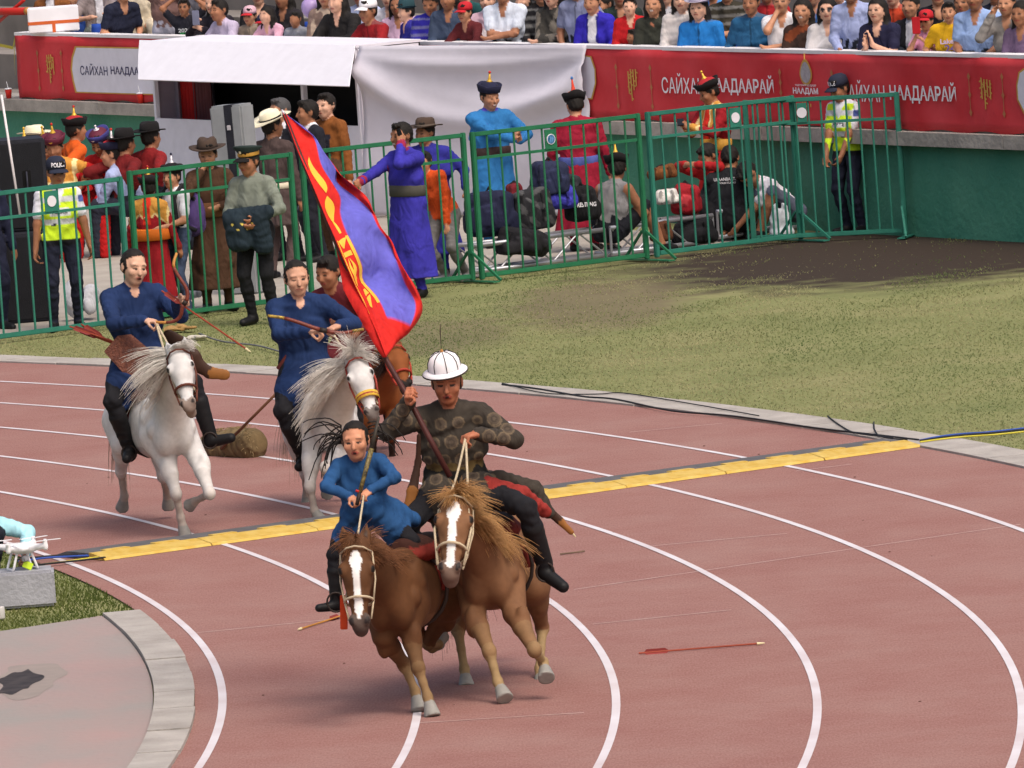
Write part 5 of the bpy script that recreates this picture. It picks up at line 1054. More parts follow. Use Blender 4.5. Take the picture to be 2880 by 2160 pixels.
def saddle(t, X, m1, m2, pad=True):
    G = X['G']; hsub(t, MB().tube([G((.245*math.cos(w), -.05, .99+.245*math.sin(w))) for w in [2*math.pi*k/20 for k in range(21)]], .013, 6, cap=False), 'girth', dleather); S = Solid(); c1, c2 = m1, m2
    S.cap(G((-.20, .05, 1.02)), G((0, .05, 1.235)), .06, .07, c2, .05); S.cap(G((.20, .05, 1.02)), G((0, .05, 1.235)), .06, .07, c2, .05); S.ell(G((0, .05, 1.22)), (.19, .30, .075), c2, .05)
    S.ell(G((0, -.18, 1.27)), (.07, .04, .06), c1, .03); S.ell(G((0, .26, 1.24)), (.11, .04, .05), c1, .03); S.ell(G((0, .04, 1.27)), (.14, .24, .06), c1, .04)
    o = link('saddle', S.mesh('saddle', .014), None, t); o.location = -t.location

WHT = C('#c9c7c6'); WHT2 = C('#b4aeac'); GREYL = C('#a89d94'); CHN = C('#755238'); CHN2 = C('#826248'); CHL = C('#98805c'); SOR = C('#583820'); SOR2 = C('#6b4a30'); SORL = C('#876d4c'); BAY = C('#7a441f')
mane_w = mat('white_mane_hair', '#d2cdc6', .6, .25, scale=30); mane_c = mat('flaxen_mane_hair', '#b58a58', .6, .25, scale=30); mane_s = mat('chestnut_mane_hair', '#7a5032', .6, .25, scale=30); mane_d = mat('dark_tail_hair', '#2a1a14', .6, .25, scale=30)
leather = mat('brown_leather', '#5a2f22', .6, .2, scale=20); rope = mat('pale_rope', '#b5a68c', .8, .15, scale=30); dleather = mat('dark_leather', '#2b211d', .6, .2)

# left white horse
Y0 = 70.2
hA, XA = horse('white horse on the left ridden by a woman with bow', sp(481, 1212, Y0), .26, sp(500, 990, Y0-.50), sp(533, 1150, Y0-.78), [
    (True, -1, sp(495, 1388, Y0-.12), sp(508, 1455, Y0-.05), sp(522, 1512, Y0-.03), sp(470, 1300, Y0-.0)),
    (True, 1, sp(590, 1388, Y0-.32), sp(548, 1410, Y0+.0), sp(530, 1424, Y0+.06), sp(556, 1290, Y0-.05)),
    (False, -1, sp(340, 1325, Y0+1.25), sp(350, 1395, Y0+1.35), sp(343, 1432, Y0+1.42)),
    (False, 1, sp(458, 1340, Y0+1.05), sp(470, 1390, Y0+1.25), sp(474, 1428, Y0+1.32))], WHT, WHT2, GREYL, .98, nose=C('#87786f'), facen=(-.12, -1, .45), mouth_open=True)
m = bridle(hA, XA, leather); A_ = XA['A']
hsub(hA, strands('mane', [A_(0, -.02, -.05), XA['p0'], XA['mid']+V3((0, .05, .05))], [(-.8, .1, .3), (-1, .1, .1), (-.9, .0, -.4)], .46, mane_w, 330, .13, 1.3, .06, seed=3, wind=(-.35, 0, .0)), 'mane', mane_w)
hsub(hA, strands('mane', [A_(-.05, .0, .05), A_(.05, .02, .06)], (.5, -.2, .5), .15, mane_w, 120, .3, 1.2, .08, seed=4, wind=(.3, .1, 0)), 'forelock', mane_w)
G = XA['G']; hsub(hA, strands('tail', [G((-.04, .86, 1.12)), G((.04, .86, 1.12))], (-.2, .7, .0), .80, mane_w, 110, .08, 2.6, .04, seed=5), 'tail', mat('grey_tail_hair', '#8a7a66', .7, .2)); saddle(hA, XA, C('#3a2622'), C('#57211f'))

# right white horse
Y1 = 70.75
hB, XB = horse('white horse with blown mane behind the child rider', sp(935, 1195, Y1), .16, sp(1000, 1012, Y1-.55), sp(1050, 1172, Y1-.80), [
    (True, -1, sp(872, 1368, Y1-.10), sp(884, 1436, Y1-.08), sp(906, 1470, Y1-.12), sp(876, 1290, Y1)),
    (True, 1, sp(915, 1315, Y1-.35), sp(918, 1362, Y1-.15), sp(921, 1392, Y1-.05), sp(945, 1290, Y1-.05)),
    (False, -1, sp(858, 1330, Y1+1.2), sp(862, 1395, Y1+1.3), sp(862, 1432, Y1+1.3)),
    (False, 1, sp(975, 1330, Y1+1.1), sp(985, 1385, Y1+1.2), sp(990, 1425, Y1+1.25))], WHT, WHT2, GREYL, .98, nose=C('#6b6460'), facen=(-.05, -1, .35))
bridle(hB, XB, mat('red_strap', '#8f3a30', .7, .15), mat('yellow_noseband', '#c9a23a', .7, .2, scale=25)); A_ = XB['A']
hsub(hB, strands('mane', [A_(0, -.04, -.02), XB['p0'], XB['mid'], (XB['mid']+XB['nb'])/2+V3((0, .1, .1))], [(-.9, .0, .3), (-1, .0, .1), (-1, .0, -.15), (-.9, .1, -.5)], .50, mane_w, 560, .15, 1.25, .06, seed=6, wind=(-.5, 0, 0)), 'mane', mane_w)
hsub(hB, strands('mane', [A_(-.06, -.02, .04), A_(.06, .0, .05)], [(-.7, -.2, .5), (.8, -.1, .35)], .24, mane_w, 340, .22, 1.1, .08, seed=7, wind=(.35, .1, 0)), 'forelock', mane_w)
G = XB['G']; hsub(hB, strands('tail', [G((-.04, .86, 1.12)), G((.04, .86, 1.12))], (-.25, .7, .0), .8, mane_w, 90, .08, 2.6, .04, seed=8), 'tail', mat('grey_tail_hair', '#8a7a66', .7, .2)); saddle(hB, XB, C('#33201c'), C('#4a1f1e'))

# child's chestnut
Y2 = 58.15
hC, XC = horse('dark chestnut horse with white blaze carrying the child', sp(1104, 1690, Y2), -.20, sp(1000, 1535, Y2-.50), sp(1014, 1768, Y2-.72), [
    (True, 1, sp(1176, 1878, Y2-.12), sp(1203, 1960, Y2-.15), sp(1217, 2016, Y2-.20), sp(1150, 1765, Y2-.0)),
    (True, -1, sp(1136, 1868, Y2+.18), sp(1168, 1944, Y2+.12), sp(1180, 2000, Y2+.05), sp(1080, 1790, Y2+.02)),
    (False, 1, sp(1205, 1808, Y2+1.20), sp(1232, 1812, Y2+1.45), sp(1243, 1786, Y2+1.52)),
    (False, -1, sp(1180, 1800, Y2+1.25), sp(1215, 1822, Y2+1.45), sp(1232, 1806, Y2+1.52))], SOR, SOR2, SORL, .97, nose=C('#4d403a'), vox=.0105, facen=(-.05, -1, .18), blaze=[(.16, .22, .030, .042), (.22, .33, .042, .026), (.33, .62, .024, .020), (.62, .80, .022, .030), (.80, .95, .024, .008)])
bridle(hC, XC, rope, w=.008); A_ = XC['A']
hsub(hC, strands('mane', [A_(-.05, -.06, -.03), A_(.07, -.05, -.04)], [(-.9, -.35, .12), (.9, -.25, .15)], .21, mane_s, 460, .22, 1.3, .10, seed=9), 'forelock', mane_s)
hsub(hC, strands('mane', [A_(0, -.05, -.06), XC['p0'], XC['mid'], XC['nb']+V3((0, .1, .12))], [(.6, .1, .45), (.7, .2, .4), (.7, .3, .2), (.6, .4, .0)], .24, mane_s, 420, .2, 1.1, .08, seed=10), 'mane', mane_s)
G = XC['G']; hsub(hC, strands('tail', [G((-.04, .88, 1.10)), G((.04, .88, 1.10))], (.25, .7, .0), .80, mane_d, 300, .16, 1.6, .08, seed=11), 'tail', mane_d); saddle(hC, XC, C('#3a1f18'), C('#7a2a22'))
tas = MB().box(Vector(sp(967, 1722, Y2-.5)), (.045, .012, .21), Matrix.Rotation(.06, 3, 'Y'), bev=.004); hsub(hC, tas, 'orange_tassel', mat('orange_cloth', '#c4451f', .8, .15), False)

# flag bearer's light chestnut
Y3 = 58.75
hD, XD = horse('light chestnut horse with white blaze under the flag bearer', sp(1374, 1625, Y3), -.06, sp(1283, 1412, Y3-.45), sp(1265, 1620, Y3-.85), [
    (True, -1, sp(1376, 1832, Y3-.28), sp(1400, 1918, Y3-.32), sp(1421, 1966, Y3-.42), sp(1332, 1725, Y3-.05)),
    (True, 1, sp(1503, 1828, Y3-.42), sp(1528, 1862, Y3-.25), sp(1537, 1908, Y3-.38), sp(1448, 1725, Y3-.10)),
    (False, -1, sp(1288, 1770, Y3+1.00), sp(1306, 1882, Y3+.85), sp(1313, 1936, Y3+.75)),
    (False, 1, sp(1525, 1765, Y3+1.05), sp(1518, 1880, Y3+.85), sp(1522, 1938, Y3+.75), sp(1500, 1650, Y3+.85))], CHN, CHN2, CHL, 1.0, nose=C('#6a564b'), vox=.0105, facen=(-.08, -1, .22), blaze=[(.17, .24, .034, .044), (.24, .36, .044, .026), (.36, .66, .022, .024), (.66, .90, .024, .026)])
bridle(hD, XD, rope, w=.009); A_ = XD['A']
hsub(hD, strands('mane', [A_(-.06, -.05, .0), A_(.08, -.04, -.02)], [(-.6, -.45, .35), (.9, -.2, .4)], .25, mane_c, 560, .2, 1.25, .10, seed=12, wind=(.3, .0, .1)), 'forelock', mane_c)
hsub(hD, strands('mane', [A_(.04, -.03, -.06), XD['p0'], XD['mid'], XD['nb']+V3((.04, .1, .12))], [(1, .0, .3), (1, .1, .1), (.9, .1, -.1), (.8, .2, -.2)], .34, mane_c, 660, .17, 1.5, .08, seed=13, wind=(.2, 0, 0)), 'mane', mane_c)
G = XD['G']; hsub(hD, strands('tail', [G((-.03, .88, 1.10)), G((.05, .88, 1.10))], (.30, .8, -.1), .75, mane_c, 150, .09, 2.6, .05, seed=14), 'tail', mane_c); saddle(hD, XD, C('#2f1f1a'), C('#6e2721'))

# bay behind the flag
Y4 = 75.5
hE, XE = horse('bay horse half hidden behind the flag and white horse', sp(1068, 1098, Y4), .30, sp(1108, 985, Y4-.55), sp(1142, 1090, Y4-.80), [
    (True, 1, sp(1100, 1225, Y4-.3), sp(1104, 1290, Y4-.2), sp(1106, 1322, Y4-.25)), (True, -1, sp(1050, 1225, Y4-.1), sp(1050, 1290, Y4-.05), sp(1050, 1325, Y4-.1)),
    (False, 1, sp(1020, 1225, Y4+1.3), sp(1022, 1275, Y4+1.4), sp(1020, 1308, Y4+1.4)), (False, -1, sp(940, 1225, Y4+1.2), sp(940, 1280, Y4+1.3), sp(940, 1310, Y4+1.3))], BAY, C('#5a3015'), C('#2a1c16'), .97, nose=C('#1d1614'), facen=(.2, -1, .3), vox=.016)
bridle(hE, XE, mat('red_rope', '#a33a2c', .8, .1)); A_ = XE['A']
hsub(hE, strands('mane', [A_(0, -.03, -.05), XE['p0'], XE['mid'], XE['nb']+V3((0, .1, .12))], [(-.8, .2, .4)]*4, .3, mane_d, 240, .35, 1.2, .1, seed=15), 'mane', mane_d)
# ------------------------------------------------------------------ riders
def rider(label, headpt, pelpt, u, yaw, kind_hands, feetpts, top, vox=.0085, coat_leg=.62, legc=C('#1b1b20'), after=None, hyaw=0, hpitch=0, hroll=0, **kw):
    """head centre, pelvis, wrists and ankles as points of the place"""
    h = 1.72*u; pos = V3(pelpt)-V3((0, 0, .93*u)); Rb = rotm(yaw); loc = lambda p: Rb.T@(V3(p)-pos)/u
    d = loc(headpt)-V3((0, 0, .93)); ln = (math.atan2(d[0], d[2])*.95, math.atan2(-d[1]-.02, d[2]))
    S = Solid(); J = human(S, h, yaw, pos, top=top, bot=legc, lean=ln, hands={k: loc(v) for k, v in kind_hands.items()}, feet={k: loc(v) for k, v in feetpts.items()}, hyaw=hyaw, hpitch=hpitch, hroll=hroll, hand_detail=True, coat=True, **kw)
    for q in (-1, 1):                            # coat tails over the thighs
        k_ = J['knee%d' % q]; p_ = J['pel']; S.cap(p_+V3((0, 0, .0)), p_+(k_-p_)*coat_leg, .125*u, .118*u, top, .04, clips=())
        S.cap(p_+(k_-p_)*coat_leg*.8, p_+(k_-p_)*coat_leg+V3((0, .05, -.16*u)), .10*u, .06*u, top, .04, side=Rb[:, 1], flat=1.6)
        a_ = J['ankle%d' % q]; S.cap(k_+(a_-k_)*.35, a_+V3((0, 0, .02)), .066*u, .052*u, BLACK, .01, cloth=.15)
    if after: after(S, J)
    t = empty('person', tuple(pos), label=label, cat='person'); o = link('body', S.mesh('body', vox), None, t); o.location = -t.location
    for q in (-1, 1):                            # stirrup iron under the boot
        a_ = Vector(J['ankle%d' % q])+Vector((0, -.05, -.09*u)); mb = MB().tube([a_+Vector((math.sin(w)*.055, 0, .06+.06*math.cos(w)*-1)) for w in [2*math.pi*k/16 for k in range(17)]], .007, 6, cap=False); sub(t, mb, 'stirrup', dleather)
    J['t'] = t; return t, J
NB = C('#1b2e56'); NB2 = C('#224a78')
def rein(name, label, pts, m=rope, r=.009):
    return tag(MB().tube(pts, r, 6).build(name, m, smooth=True), label, 'rein')
def wave_line(a, b, sag, n=8):
    a, b = Vector(a), Vector(b); return [a.lerp(b, i/n)+Vector((0, 0, -sag*math.sin(math.pi*i/n))) for i in range(n+1)]
def vcollar(S, J, col=tuple(x*.45 for x in C('#2a4377'))):
    T = J['T']; S.stroke(T((.06, -.11, .47)), T((-.06, -.14, .30)), .012, .012, col); S.dot(T((0.005, -.10, .475)), (.034, .07, .055), SKIN_P, cloth=0)

# woman with drawn bow
Y = Y0+.62
tA, JA = rider('woman in dark blue coat with bow and arrow on the left white horse', sp(366, 738, Y-.10), sp(389, 985, Y), 1.0, .15, {-1: sp(404, 902, Y-.42), 1: sp(497, 849, Y-.40)}, {-1: sp(363, 1262, Y-.15), 1: sp(590, 1226, Y-.15)}, NB, skin=C('#c99f88'), hyaw=.35, hpitch=.15, hroll=.12, style='back',
               poles={-1: (-1, .1, -.6), 1: (.6, .3, -1)}, kpoles={-1: (-.7, -1, .2), 1: (.8, -1, .2)}, palms={-1: (.2, 0, -1), 1: (-1, 0, -.2)}, alongs={-1: (.9, -.3, -.1), 1: (.8, -.5, .1)}, curls=(.9, .9), headkw=dict(open_=True, mouth='#a8685c'), after=lambda S, J: vcollar(S, J), hems={1: (.9, -.5, .15)}, sw=1.10, fat=1.12)
for q, m0 in zip((-1, 1), [A for A in [Vector(XA['A'](-.07, .86, -.02)), Vector(XA['A'](.07, .86, -.02))]]):
    rein('rein', 'pale rein on the %s cheek of the left white horse' % ('viewer left' if q < 0 else 'viewer right'), wave_line(JA['hand-1'], m0+Vector((0, .05, .05)), .02))
def bow(label, pts, m1, tipm, r=.014):
    """pts: centre line; limbs flat, tips lighter"""
    t = empty('bow', pts[len(pts)//2], label=label, cat='bow'); n = len(pts); P = [Vector(p) for p in pts]; Q = []
    for i in range(n-1):
        for k in range(4): Q.append(P[i].lerp(P[i+1], k/4))
    Q.append(P[-1]); N_ = len(Q)-1
    # smooth the line
    for _ in range(3): Q = [Q[0]]+[(Q[i-1]+Q[i]*2+Q[i+1])/4 for i in range(1, N_)]+[Q[-1]]
    e = max(2, N_//7)
    for nm, a, b, m in (('limb', e, N_//2-1, m1), ('limb', N_//2+1, N_-e, m1), ('grip', N_//2-1, N_//2+1, dleather), ('tip', 0, e, tipm), ('tip', N_-e, N_, tipm)):
        o = MB().tube(Q[a:b+1], [r*(1.15 if nm == 'grip' else 1-.45*abs((a+j)/N_-.5)*2*.8) for j in range(b-a+1)], 8).build(nm, m, t, smooth=True); o.location = -t.location
    return t, Q
bow_m = mat('bow_red_brown', '#6e3328', .45, .2, scale=30); tip_m = mat('bow_tip', '#b07a3a', .5, .15); ivory = mat('ivory_tip', '#cfc49a', .5, .1); arrow_m = mat('red_arrow_shaft', '#8d3a24', .6, .15); feather = mat('red_feather', '#7f3230', .8, .15); string_m = mat('bow_string', '#d8d0c0', .7, .05)
Yb = Y-.50
t, Q = bow('recurved bow in the hand of the woman on the left white horse', [sp(497, 712, Yb+.05), sp(485, 745, Yb), sp(500, 775, Yb), sp(527, 812, Yb-.02), sp(528, 842, Yb-.03), sp(512, 862, Yb-.03), sp(510, 888, Yb-.02), sp(492, 905, Yb), sp(460, 908, Yb+.02), sp(432, 905, Yb+.05)], bow_m, tip_m, .016)
def arrow(label, a, b, fl=True, tipm=ivory, cat='arrow', shaft=arrow_m):
    a, b = Vector(a), Vector(b); t = empty('arrow', a, label=label, cat=cat); d = (b-a).normalized()
    def q(mb, n, m): o = mb.build(n, m, t); o.location = -t.location
    q(MB().tube([a, b-d*.05], .0065, 6), 'shaft', shaft); q(MB().tube([b-d*.05, b], [.011, .004], 6), 'tip', tipm)
    if fl:
        s1 = d.cross(Vector((0, 1, .2))).normalized(); s2 = d.cross(s1)
        for k in range(3):
            w = s1*math.cos(k*2.09)+s2*math.sin(k*2.09); q(MB().add([a+d*.03, a+d*.20, a+d*.17+w*.022, a+d*.05+w*.022, a+d*.03+s2*.002, a+d*.2+s2*.002], [(0, 1, 2, 3), (3, 2, 5, 4)]), 'feather', feather)
    return t
arrow('red arrow pointing down right from the left rider', sp(455, 818, Yb+.15), sp(705, 990, Yb-.35))
# quiver with arrows, and bow case
def quiver(label, quad, Yq, m, th=.07):
    P = [Vector(sp(x, y, Yq)) for x, y in quad]; t = empty('quiver', P[0], label=label, cat='quiver'); d = Vector((0.1, th, 0))
    bm = bmesh.new(); vs = [bm.verts.new(p) for p in P]+[bm.verts.new(p+d) for p in P]; n = len(P)
    bm.faces.new(vs[:n]); bm.faces.new(vs[n:][::-1])
    for i in range(n): bm.faces.new((vs[i], vs[n+i], vs[n+(i+1) % n], vs[(i+1) % n]))
    bmesh.ops.recalc_face_normals(bm, faces=bm.faces[:]); bmesh.ops.bevel(bm, geom=bm.edges[:], offset=.008, segments=2, affect='EDGES')
    me = bpy.data.meshes.new('case'); bm.to_mesh(me); bm.free(); o = link('case', me, m, t); o.location = -t.location
    return t, P
tool_leather = mat('tooled_leather', '#7a4a3a', .6, scale=45, color2='#54302a', bump=.6, bscale=60, detail=2)
tq, P = quiver('brown tooled leather quiver on the hip of the left rider', [(289, 989), (330, 942), (413, 1010), (363, 1071)], Y-.30, tool_leather)
for k in range(5):
    a = Vector(sp(318+7*k, 960+6*k, Y-.27)); b = Vector(sp(196+9*k+5*(k % 2), 918-2*k+6*(k % 3), Y-.10))
    tb = arrow('fletched arrow in the left quiver, %s from the top' % ('first second third fourth fifth'.split()[k]), b, a, True, arrow_m); tb['group'] = 'arrows in the left quiver'
def ribbon_case(label, name, cat, pts, widths, Yq, m, th=.05):
    P = [Vector(sp(x, y, Yq+dy)) for x, y, dy in pts]; S = Solid()
    for i in range(len(P)-1): S.cap(P[i], P[i+1], widths[i], widths[i+1], C('#3a241a') if i < len(P)-2 else C('#8a5a2c'), .02, side=(0, 1, 0), flat=.35, cloth=.2)
    S.stroke(P[-2], P[-1], widths[-1]*.6, widths[-1]*.6, C('#8a5a2c'), .2)
    return tag(link(name, S.mesh(name, .009), None), label, cat)
ribbon_case('curved dark leather bow case behind the left rider', 'bow_case', 'bow case', [(475, 945, .1), (520, 975, .05), (545, 1005, 0), (560, 1030, 0), (590, 1048, 0), (632, 1054, 0)], [.05, .062, .055, .05, .045, .042], Y-.05, leather)

# woman with bow across
Y = Y1+.60
tB, JB = rider('woman in dark blue coat holding a bow across on the right white horse', sp(834, 770, Y-.12), sp(856, 1012, Y), 1.0, .05, {-1: sp(868, 935, Y-.42), 1: sp(955, 915, Y-.38)}, {-1: sp(853, 1285, Y-.15), 1: sp(1000, 1270, Y-.05)}, C('#1b3059'), skin=C('#c4957c'), hyaw=.12, hpitch=.12, hroll=-.05, style='back',
               poles={-1: (-1, .1, -.5), 1: (1, .1, -.6)}, kpoles={-1: (-.6, -1, .2), 1: (.8, -1, .2)}, palms={-1: (.3, -.2, -1), 1: (-.6, -.4, -1)}, alongs={-1: (.9, -.4, 0), 1: (-.8, -.6, -.2)}, curls=(.9, .9), after=lambda S, J: vcollar(S, J), sw=1.12, fat=1.12, headkw=dict(mouth='#9c5a50'))
Yb = Y-.47
bow('long bow held across the lap of the middle woman rider', [sp(753, 888, Yb), sp(800, 894, Yb-.02), sp(845, 908, Yb-.03), sp(890, 925, Yb-.03), sp(930, 934, Yb-.04), sp(965, 938, Yb-.03), sp(990, 932, Yb-.02), sp(1022, 926, Yb)], bow_m, mat('yellow_black_tip', '#c2a244', .5, color2='#3a2c20', scale=40), .017)
quiver('dark red quiver flap beside the middle woman rider', [(772, 1036), (806, 990), (818, 968), (812, 1010), (790, 1046)], Y-.1, mat('dark_red_leather', '#5a2420', .6, .2))
rein('rein', 'pale rein of the horse with blown mane', wave_line(JB['hand1'], Vector(XB['A'](-.07, .8, -.02)), .02))

# child
Y = Y2+.55
def child_after(S, J):
    S.cap(J['T']((0, 0, .12)), J['T']((.0, .02, -.02)), .085, .12, NB2, .03, side=J['side'], flat=1.4)
    # skirt of the coat blown to the right and down the left
    for a, b, r1, r2 in ((sp(1040, 1415, Y-.05), sp(1110, 1440, Y), .075, .07), (sp(1100, 1435, Y), sp(1165, 1462, Y+.05), .075, .045), (sp(1000, 1430, Y-.15), sp(962, 1490, Y-.15), .07, .035), (sp(1060, 1440, Y-.1), sp(1130, 1480, Y-.05), .075, .05)): S.cap(a, b, r1, r2, NB2, .03, side=(0, 1, 0), flat=1.3)
tC, JC = rider('child in blue coat riding the dark chestnut horse', sp(994, 1212, Y-.10), sp(1030, 1432, Y), .70, -.08, {-1: sp(985, 1398, Y-.27), 1: sp(1040, 1380, Y-.27)}, {-1: sp(945, 1690, Y-.10), 1: sp(1200, 1632, Y-.02)}, NB2, vox=.0072, skin=C('#c58a6c'), hyaw=-.05, hpitch=.10, hroll=-.05, style='back', hsz=1.40,
               poles={-1: (-1, .0, .15), 1: (1, .0, .15)}, kpoles={-1: (-.9, -1, .1), 1: (.9, -1, .1)}, palms={-1: (.2, 0, -1), 1: (-.4, 0, -1)}, alongs={-1: (.6, -.6, -.3), 1: (-.5, -.7, -.3)}, curls=(.9, .9), headkw=dict(open_=True, mouth='#a8564a'), after=child_after, sw=1.12, fat=1.15, hems={-1: (-1, -.6, .0)})
tC.name = 'person'
br_m = mat('black_plaits', '#1b1614', .6, .2, scale=60)
hr = JC['head']; Rh = JC['Rh']
r_ = random.Random(5)
for k in range(26):
    sgn = -1 if k < 20 else 1; p0 = Vector(hr)+Vector(Rh[:, 0])*sgn*.085*.95+Vector((0, .05, .02+r_.uniform(-.05, .08))); d = Vector((sgn*r_.uniform(.5, 1), r_.uniform(-.1, .3), r_.uniform(-.2, .9))).normalized(); pts = [p0]; L_ = r_.uniform(.18, .34)
    cv = Vector((r_.gauss(0, .4), 0, -r_.uniform(.5, 1.6)))
    for j in range(9): d = (d+cv*.22+Vector((math.sin(j*1.7+k)*.18, 0, math.cos(j*1.3+k)*.18))).normalized(); pts.append(pts[-1]+d*L_/9)
    sub(tC, MB().tube(pts, [.0055*(1-.05*j) for j in range(10)], 5), 'plait', br_m)
YB_ = Y; Y = Y+.14; bt = empty('baton', sp(1005, 1412, Y-.45), label='patterned dark baton held upright by the child', cat='baton')
for nm, a, b, r0, r1, m in (('handle', (1003, 1420, -.47), (1012, 1385, -.44), .012, .013, dleather), ('shaft', (1012, 1385, -.44), (1045, 1262, -.36), .013, .016, mat('patterned_black', '#2a2620', .5, color2='#8a7a48', scale=60, detail=2)), ('blade', (1045, 1262, -.36), (1066, 1172, -.32), .016, .007, mat('dark_plait', '#3a352e', .6, .3, scale=60)), ('red_knob', (1004, 1384, -.50), (1006, 1378, -.50), .012, .012, hat_redknob)):
    o = MB().tube([sp(a[0], a[1], Y+a[2]), sp(b[0], b[1], Y+b[2])], [r0, r1], 8).build(nm, m, bt, smooth=True); o.location = -bt.location
Y = YB_
rein('rein', 'pale rein running from the child to the dark chestnut horse', wave_line(JC['hand1'], Vector(XC['A'](.08, .62, -.02)), .03), r=.007)

# flag bearer
Y = Y3+.45; BRO = C('#3b352f')
def brocade(S, J):
    r = random.Random(11); T = J['T']; med = []
    for zx in range(4):
        for k in range(5):
            med.append(V3(T((-.22+.11*k+(.055 if zx % 2 else 0), -.13, .06+.115*zx))))
    for q in (-1, 1):
        for f in (.3, .7): med.append(J['sh%d' % q]*(1-f)+J['elbow%d' % q]*f+V3((q*.02, -.055, .02))); med.append(J['elbow%d' % q]*(1-f)+J['wrist%d' % q]*f+V3((0, -.05, .0)))
    def fn(V, C_):
        m = np.abs(C_[:, :3]-np.array(BRO, np.float32)).sum(1) < .01; n = np.sin(V[:, 0]*90)*np.sin(V[:, 2]*95+V[:, 0]*20)*.5
        C_[m, :3] *= (1+.14*n[m])[:, None]
        for c in med:
            d = np.linalg.norm((V-c)*np.array([1, .55, 1]), axis=1); w = m & (d < .043); C_[w] = (*C('#50453b'), 1); C_[m & (np.abs(d-.040) < .0045)] = (*C('#665847'), 1); C_[m & (np.abs(d-.018) < .005)] = (*C('#40372f'), 1)
    S.fnpaint(fn)
    # coat skirt blown to the right with red lining
    P = lambda x, y, dy: sp(x, y, Y+dy); RL = C('#8d2f2a')
    S.cap(P(1300, 1345, .0), P(1420, 1375, .05), .10, .08, BRO, .03, side=(0, 1, 0), flat=1.3); S.cap(P(1420, 1370, .05), P(1500, 1400, .1), .075, .05, BRO, .03, side=(0, 1, 0), flat=1.3)
    S.cap(P(1375, 1368, -.16), P(1465, 1396, -.12), .062, .066, RL, .02, side=(0, 1, 0), flat=.7); S.cap(P(1465, 1396, -.12), P(1532, 1438, -.04), .066, .042, RL, .02, side=(0, 1, 0), flat=.7); S.cap(P(1400, 1345, -.05), P(1500, 1378, .0), .055, .06, BRO, .02, side=(0, 1, 0), flat=.8); S.cap(P(1500, 1378, .0), P(1542, 1440, .04), .058, .04, BRO, .02)
    S.cap(P(1240, 1370, -.08), P(1205, 1440, -.08), .09, .06, BRO, .03); S.cap(P(1232, 1400, -.14), P(1195, 1450, -.12), .05, .035, RL, .02)
    # belt and quilted band
    S.cap(J['T']((0, 0, .085)), J['T']((0, 0, .13)), .128, .126, C('#5a4a2c'), .01, side=J['side'], flat=1.42); S.cap(J['T']((0, 0, .03)), J['T']((0, 0, .05)), .140, .140, C('#1a1816'), .01, side=J['side'], flat=1.42); S.cap(J['T']((0, 0, -.02)), J['T']((0, 0, .0)), .146, .146, C('#6b5a34'), .01, side=J['side'], flat=1.42)
tD, JD = rider('man in patterned dark tunic and white helmet carrying the flag', sp(1256, 1076, Y-.14), sp(1284, 1356, Y), 1.03, -.05, {-1: sp(1152, 1126, Y-.36), 1: sp(1344, 1220, Y-.36)}, {-1: sp(1215, 1600, Y-.05), 1: sp(1532, 1592, Y-.12)}, BRO, vox=.0072, skin=C('#a8694e'), hyaw=.0, hpitch=.18, style='side',
               poles={-1: (-1, .0, -.9), 1: (1, .1, -.5)}, kpoles={-1: (-.6, -1, .2), 1: (.8, -1, .3)}, palms={-1: (.9, -.3, 0), 1: (-.3, -.2, -1)}, alongs={-1: (-.1, -.7, .5), 1: (-.8, -.6, -.1)}, curls=(1.0, .9), headkw=dict(open_=True, mouth='#8c4034'), after=brocade, coat_leg=.34, sw=1.12, fat=1.05, hems={1: (.7, -.7, -.5)})
R = M3(JD['Rh'])@Matrix.Rotation(.05, 3, 'X')@Matrix.Rotation(-.08, 3, 'Y'); c = Vector(JD['head'])+R@Vector((0, .0, .065)); hm = empty('helmet', c); hm.parent = tD; hm.location = c-tD.location; hm.rotation_euler = R.to_euler()
MB().lathe([(.140, -.002), (.143, .006), (.112, .022), (.100, .024), (.097, .018), (.125, -.004)], 36, sy=1.08).build('brim', hat_white, hm, smooth=True)
MB().lathe([(.101, .018), (.103, .035), (.098, .075), (.080, .108), (.048, .128), (.015, .135), (0, .136)], 32, sy=1.08).build('dome', hat_white, hm, smooth=True)
for k in range(8):
    q = k*math.pi/4+.2; MB().tube([Vector((r*1.012*math.cos(q), r*1.012*1.08*math.sin(q), z+.001)) for r, z in ((.102, .024), (.103, .037), (.0985, .076), (.081, .109), (.049, .129), (.015, .136))], .0028, 5).build('rib', hat_black, hm)
MB().lathe([(.1425, -.003), (.1445, .0), (.1445, .004), (.1425, .007)], 36, sy=1.08).build('brim_edge', dleather, hm); MB().lathe([(.012, .134), (.010, .142), (.005, .150), (0, .155)], 10).build('finial', tip_m, hm, smooth=True)
MB().tube([(0, 0, .15), (.004, 0, .20), (.012, .0, .27), (.02, .0, .315)], [.0022, .002, .004, .0015], 5).build('plume', mat('dark_plume', '#4a4036', .8, .2), hm)
for q, x in ((-1, -.07), (1, .075)): rein('rein', 'pale rein of the light chestnut horse, %s strand' % ('left' if q < 0 else 'right'), wave_line(JD['hand1'], Vector(XD['A'](x, .1, -.02))+Vector((0, -.06, .02)), .06)+[Vector(XD['A'](x*1.4, .4, .02)), Vector(XD['A'](x, .84, -.01))], r=.008)
ribbon_case('brown sword sheath hanging at the left of the flag bearer', 'sheath', 'sheath', [(1178, 1225, -.15), (1176, 1300, -.15), (1160, 1380, -.18), (1140, 1462, -.2)], [.018, .022, .035, .03], Y, leather)
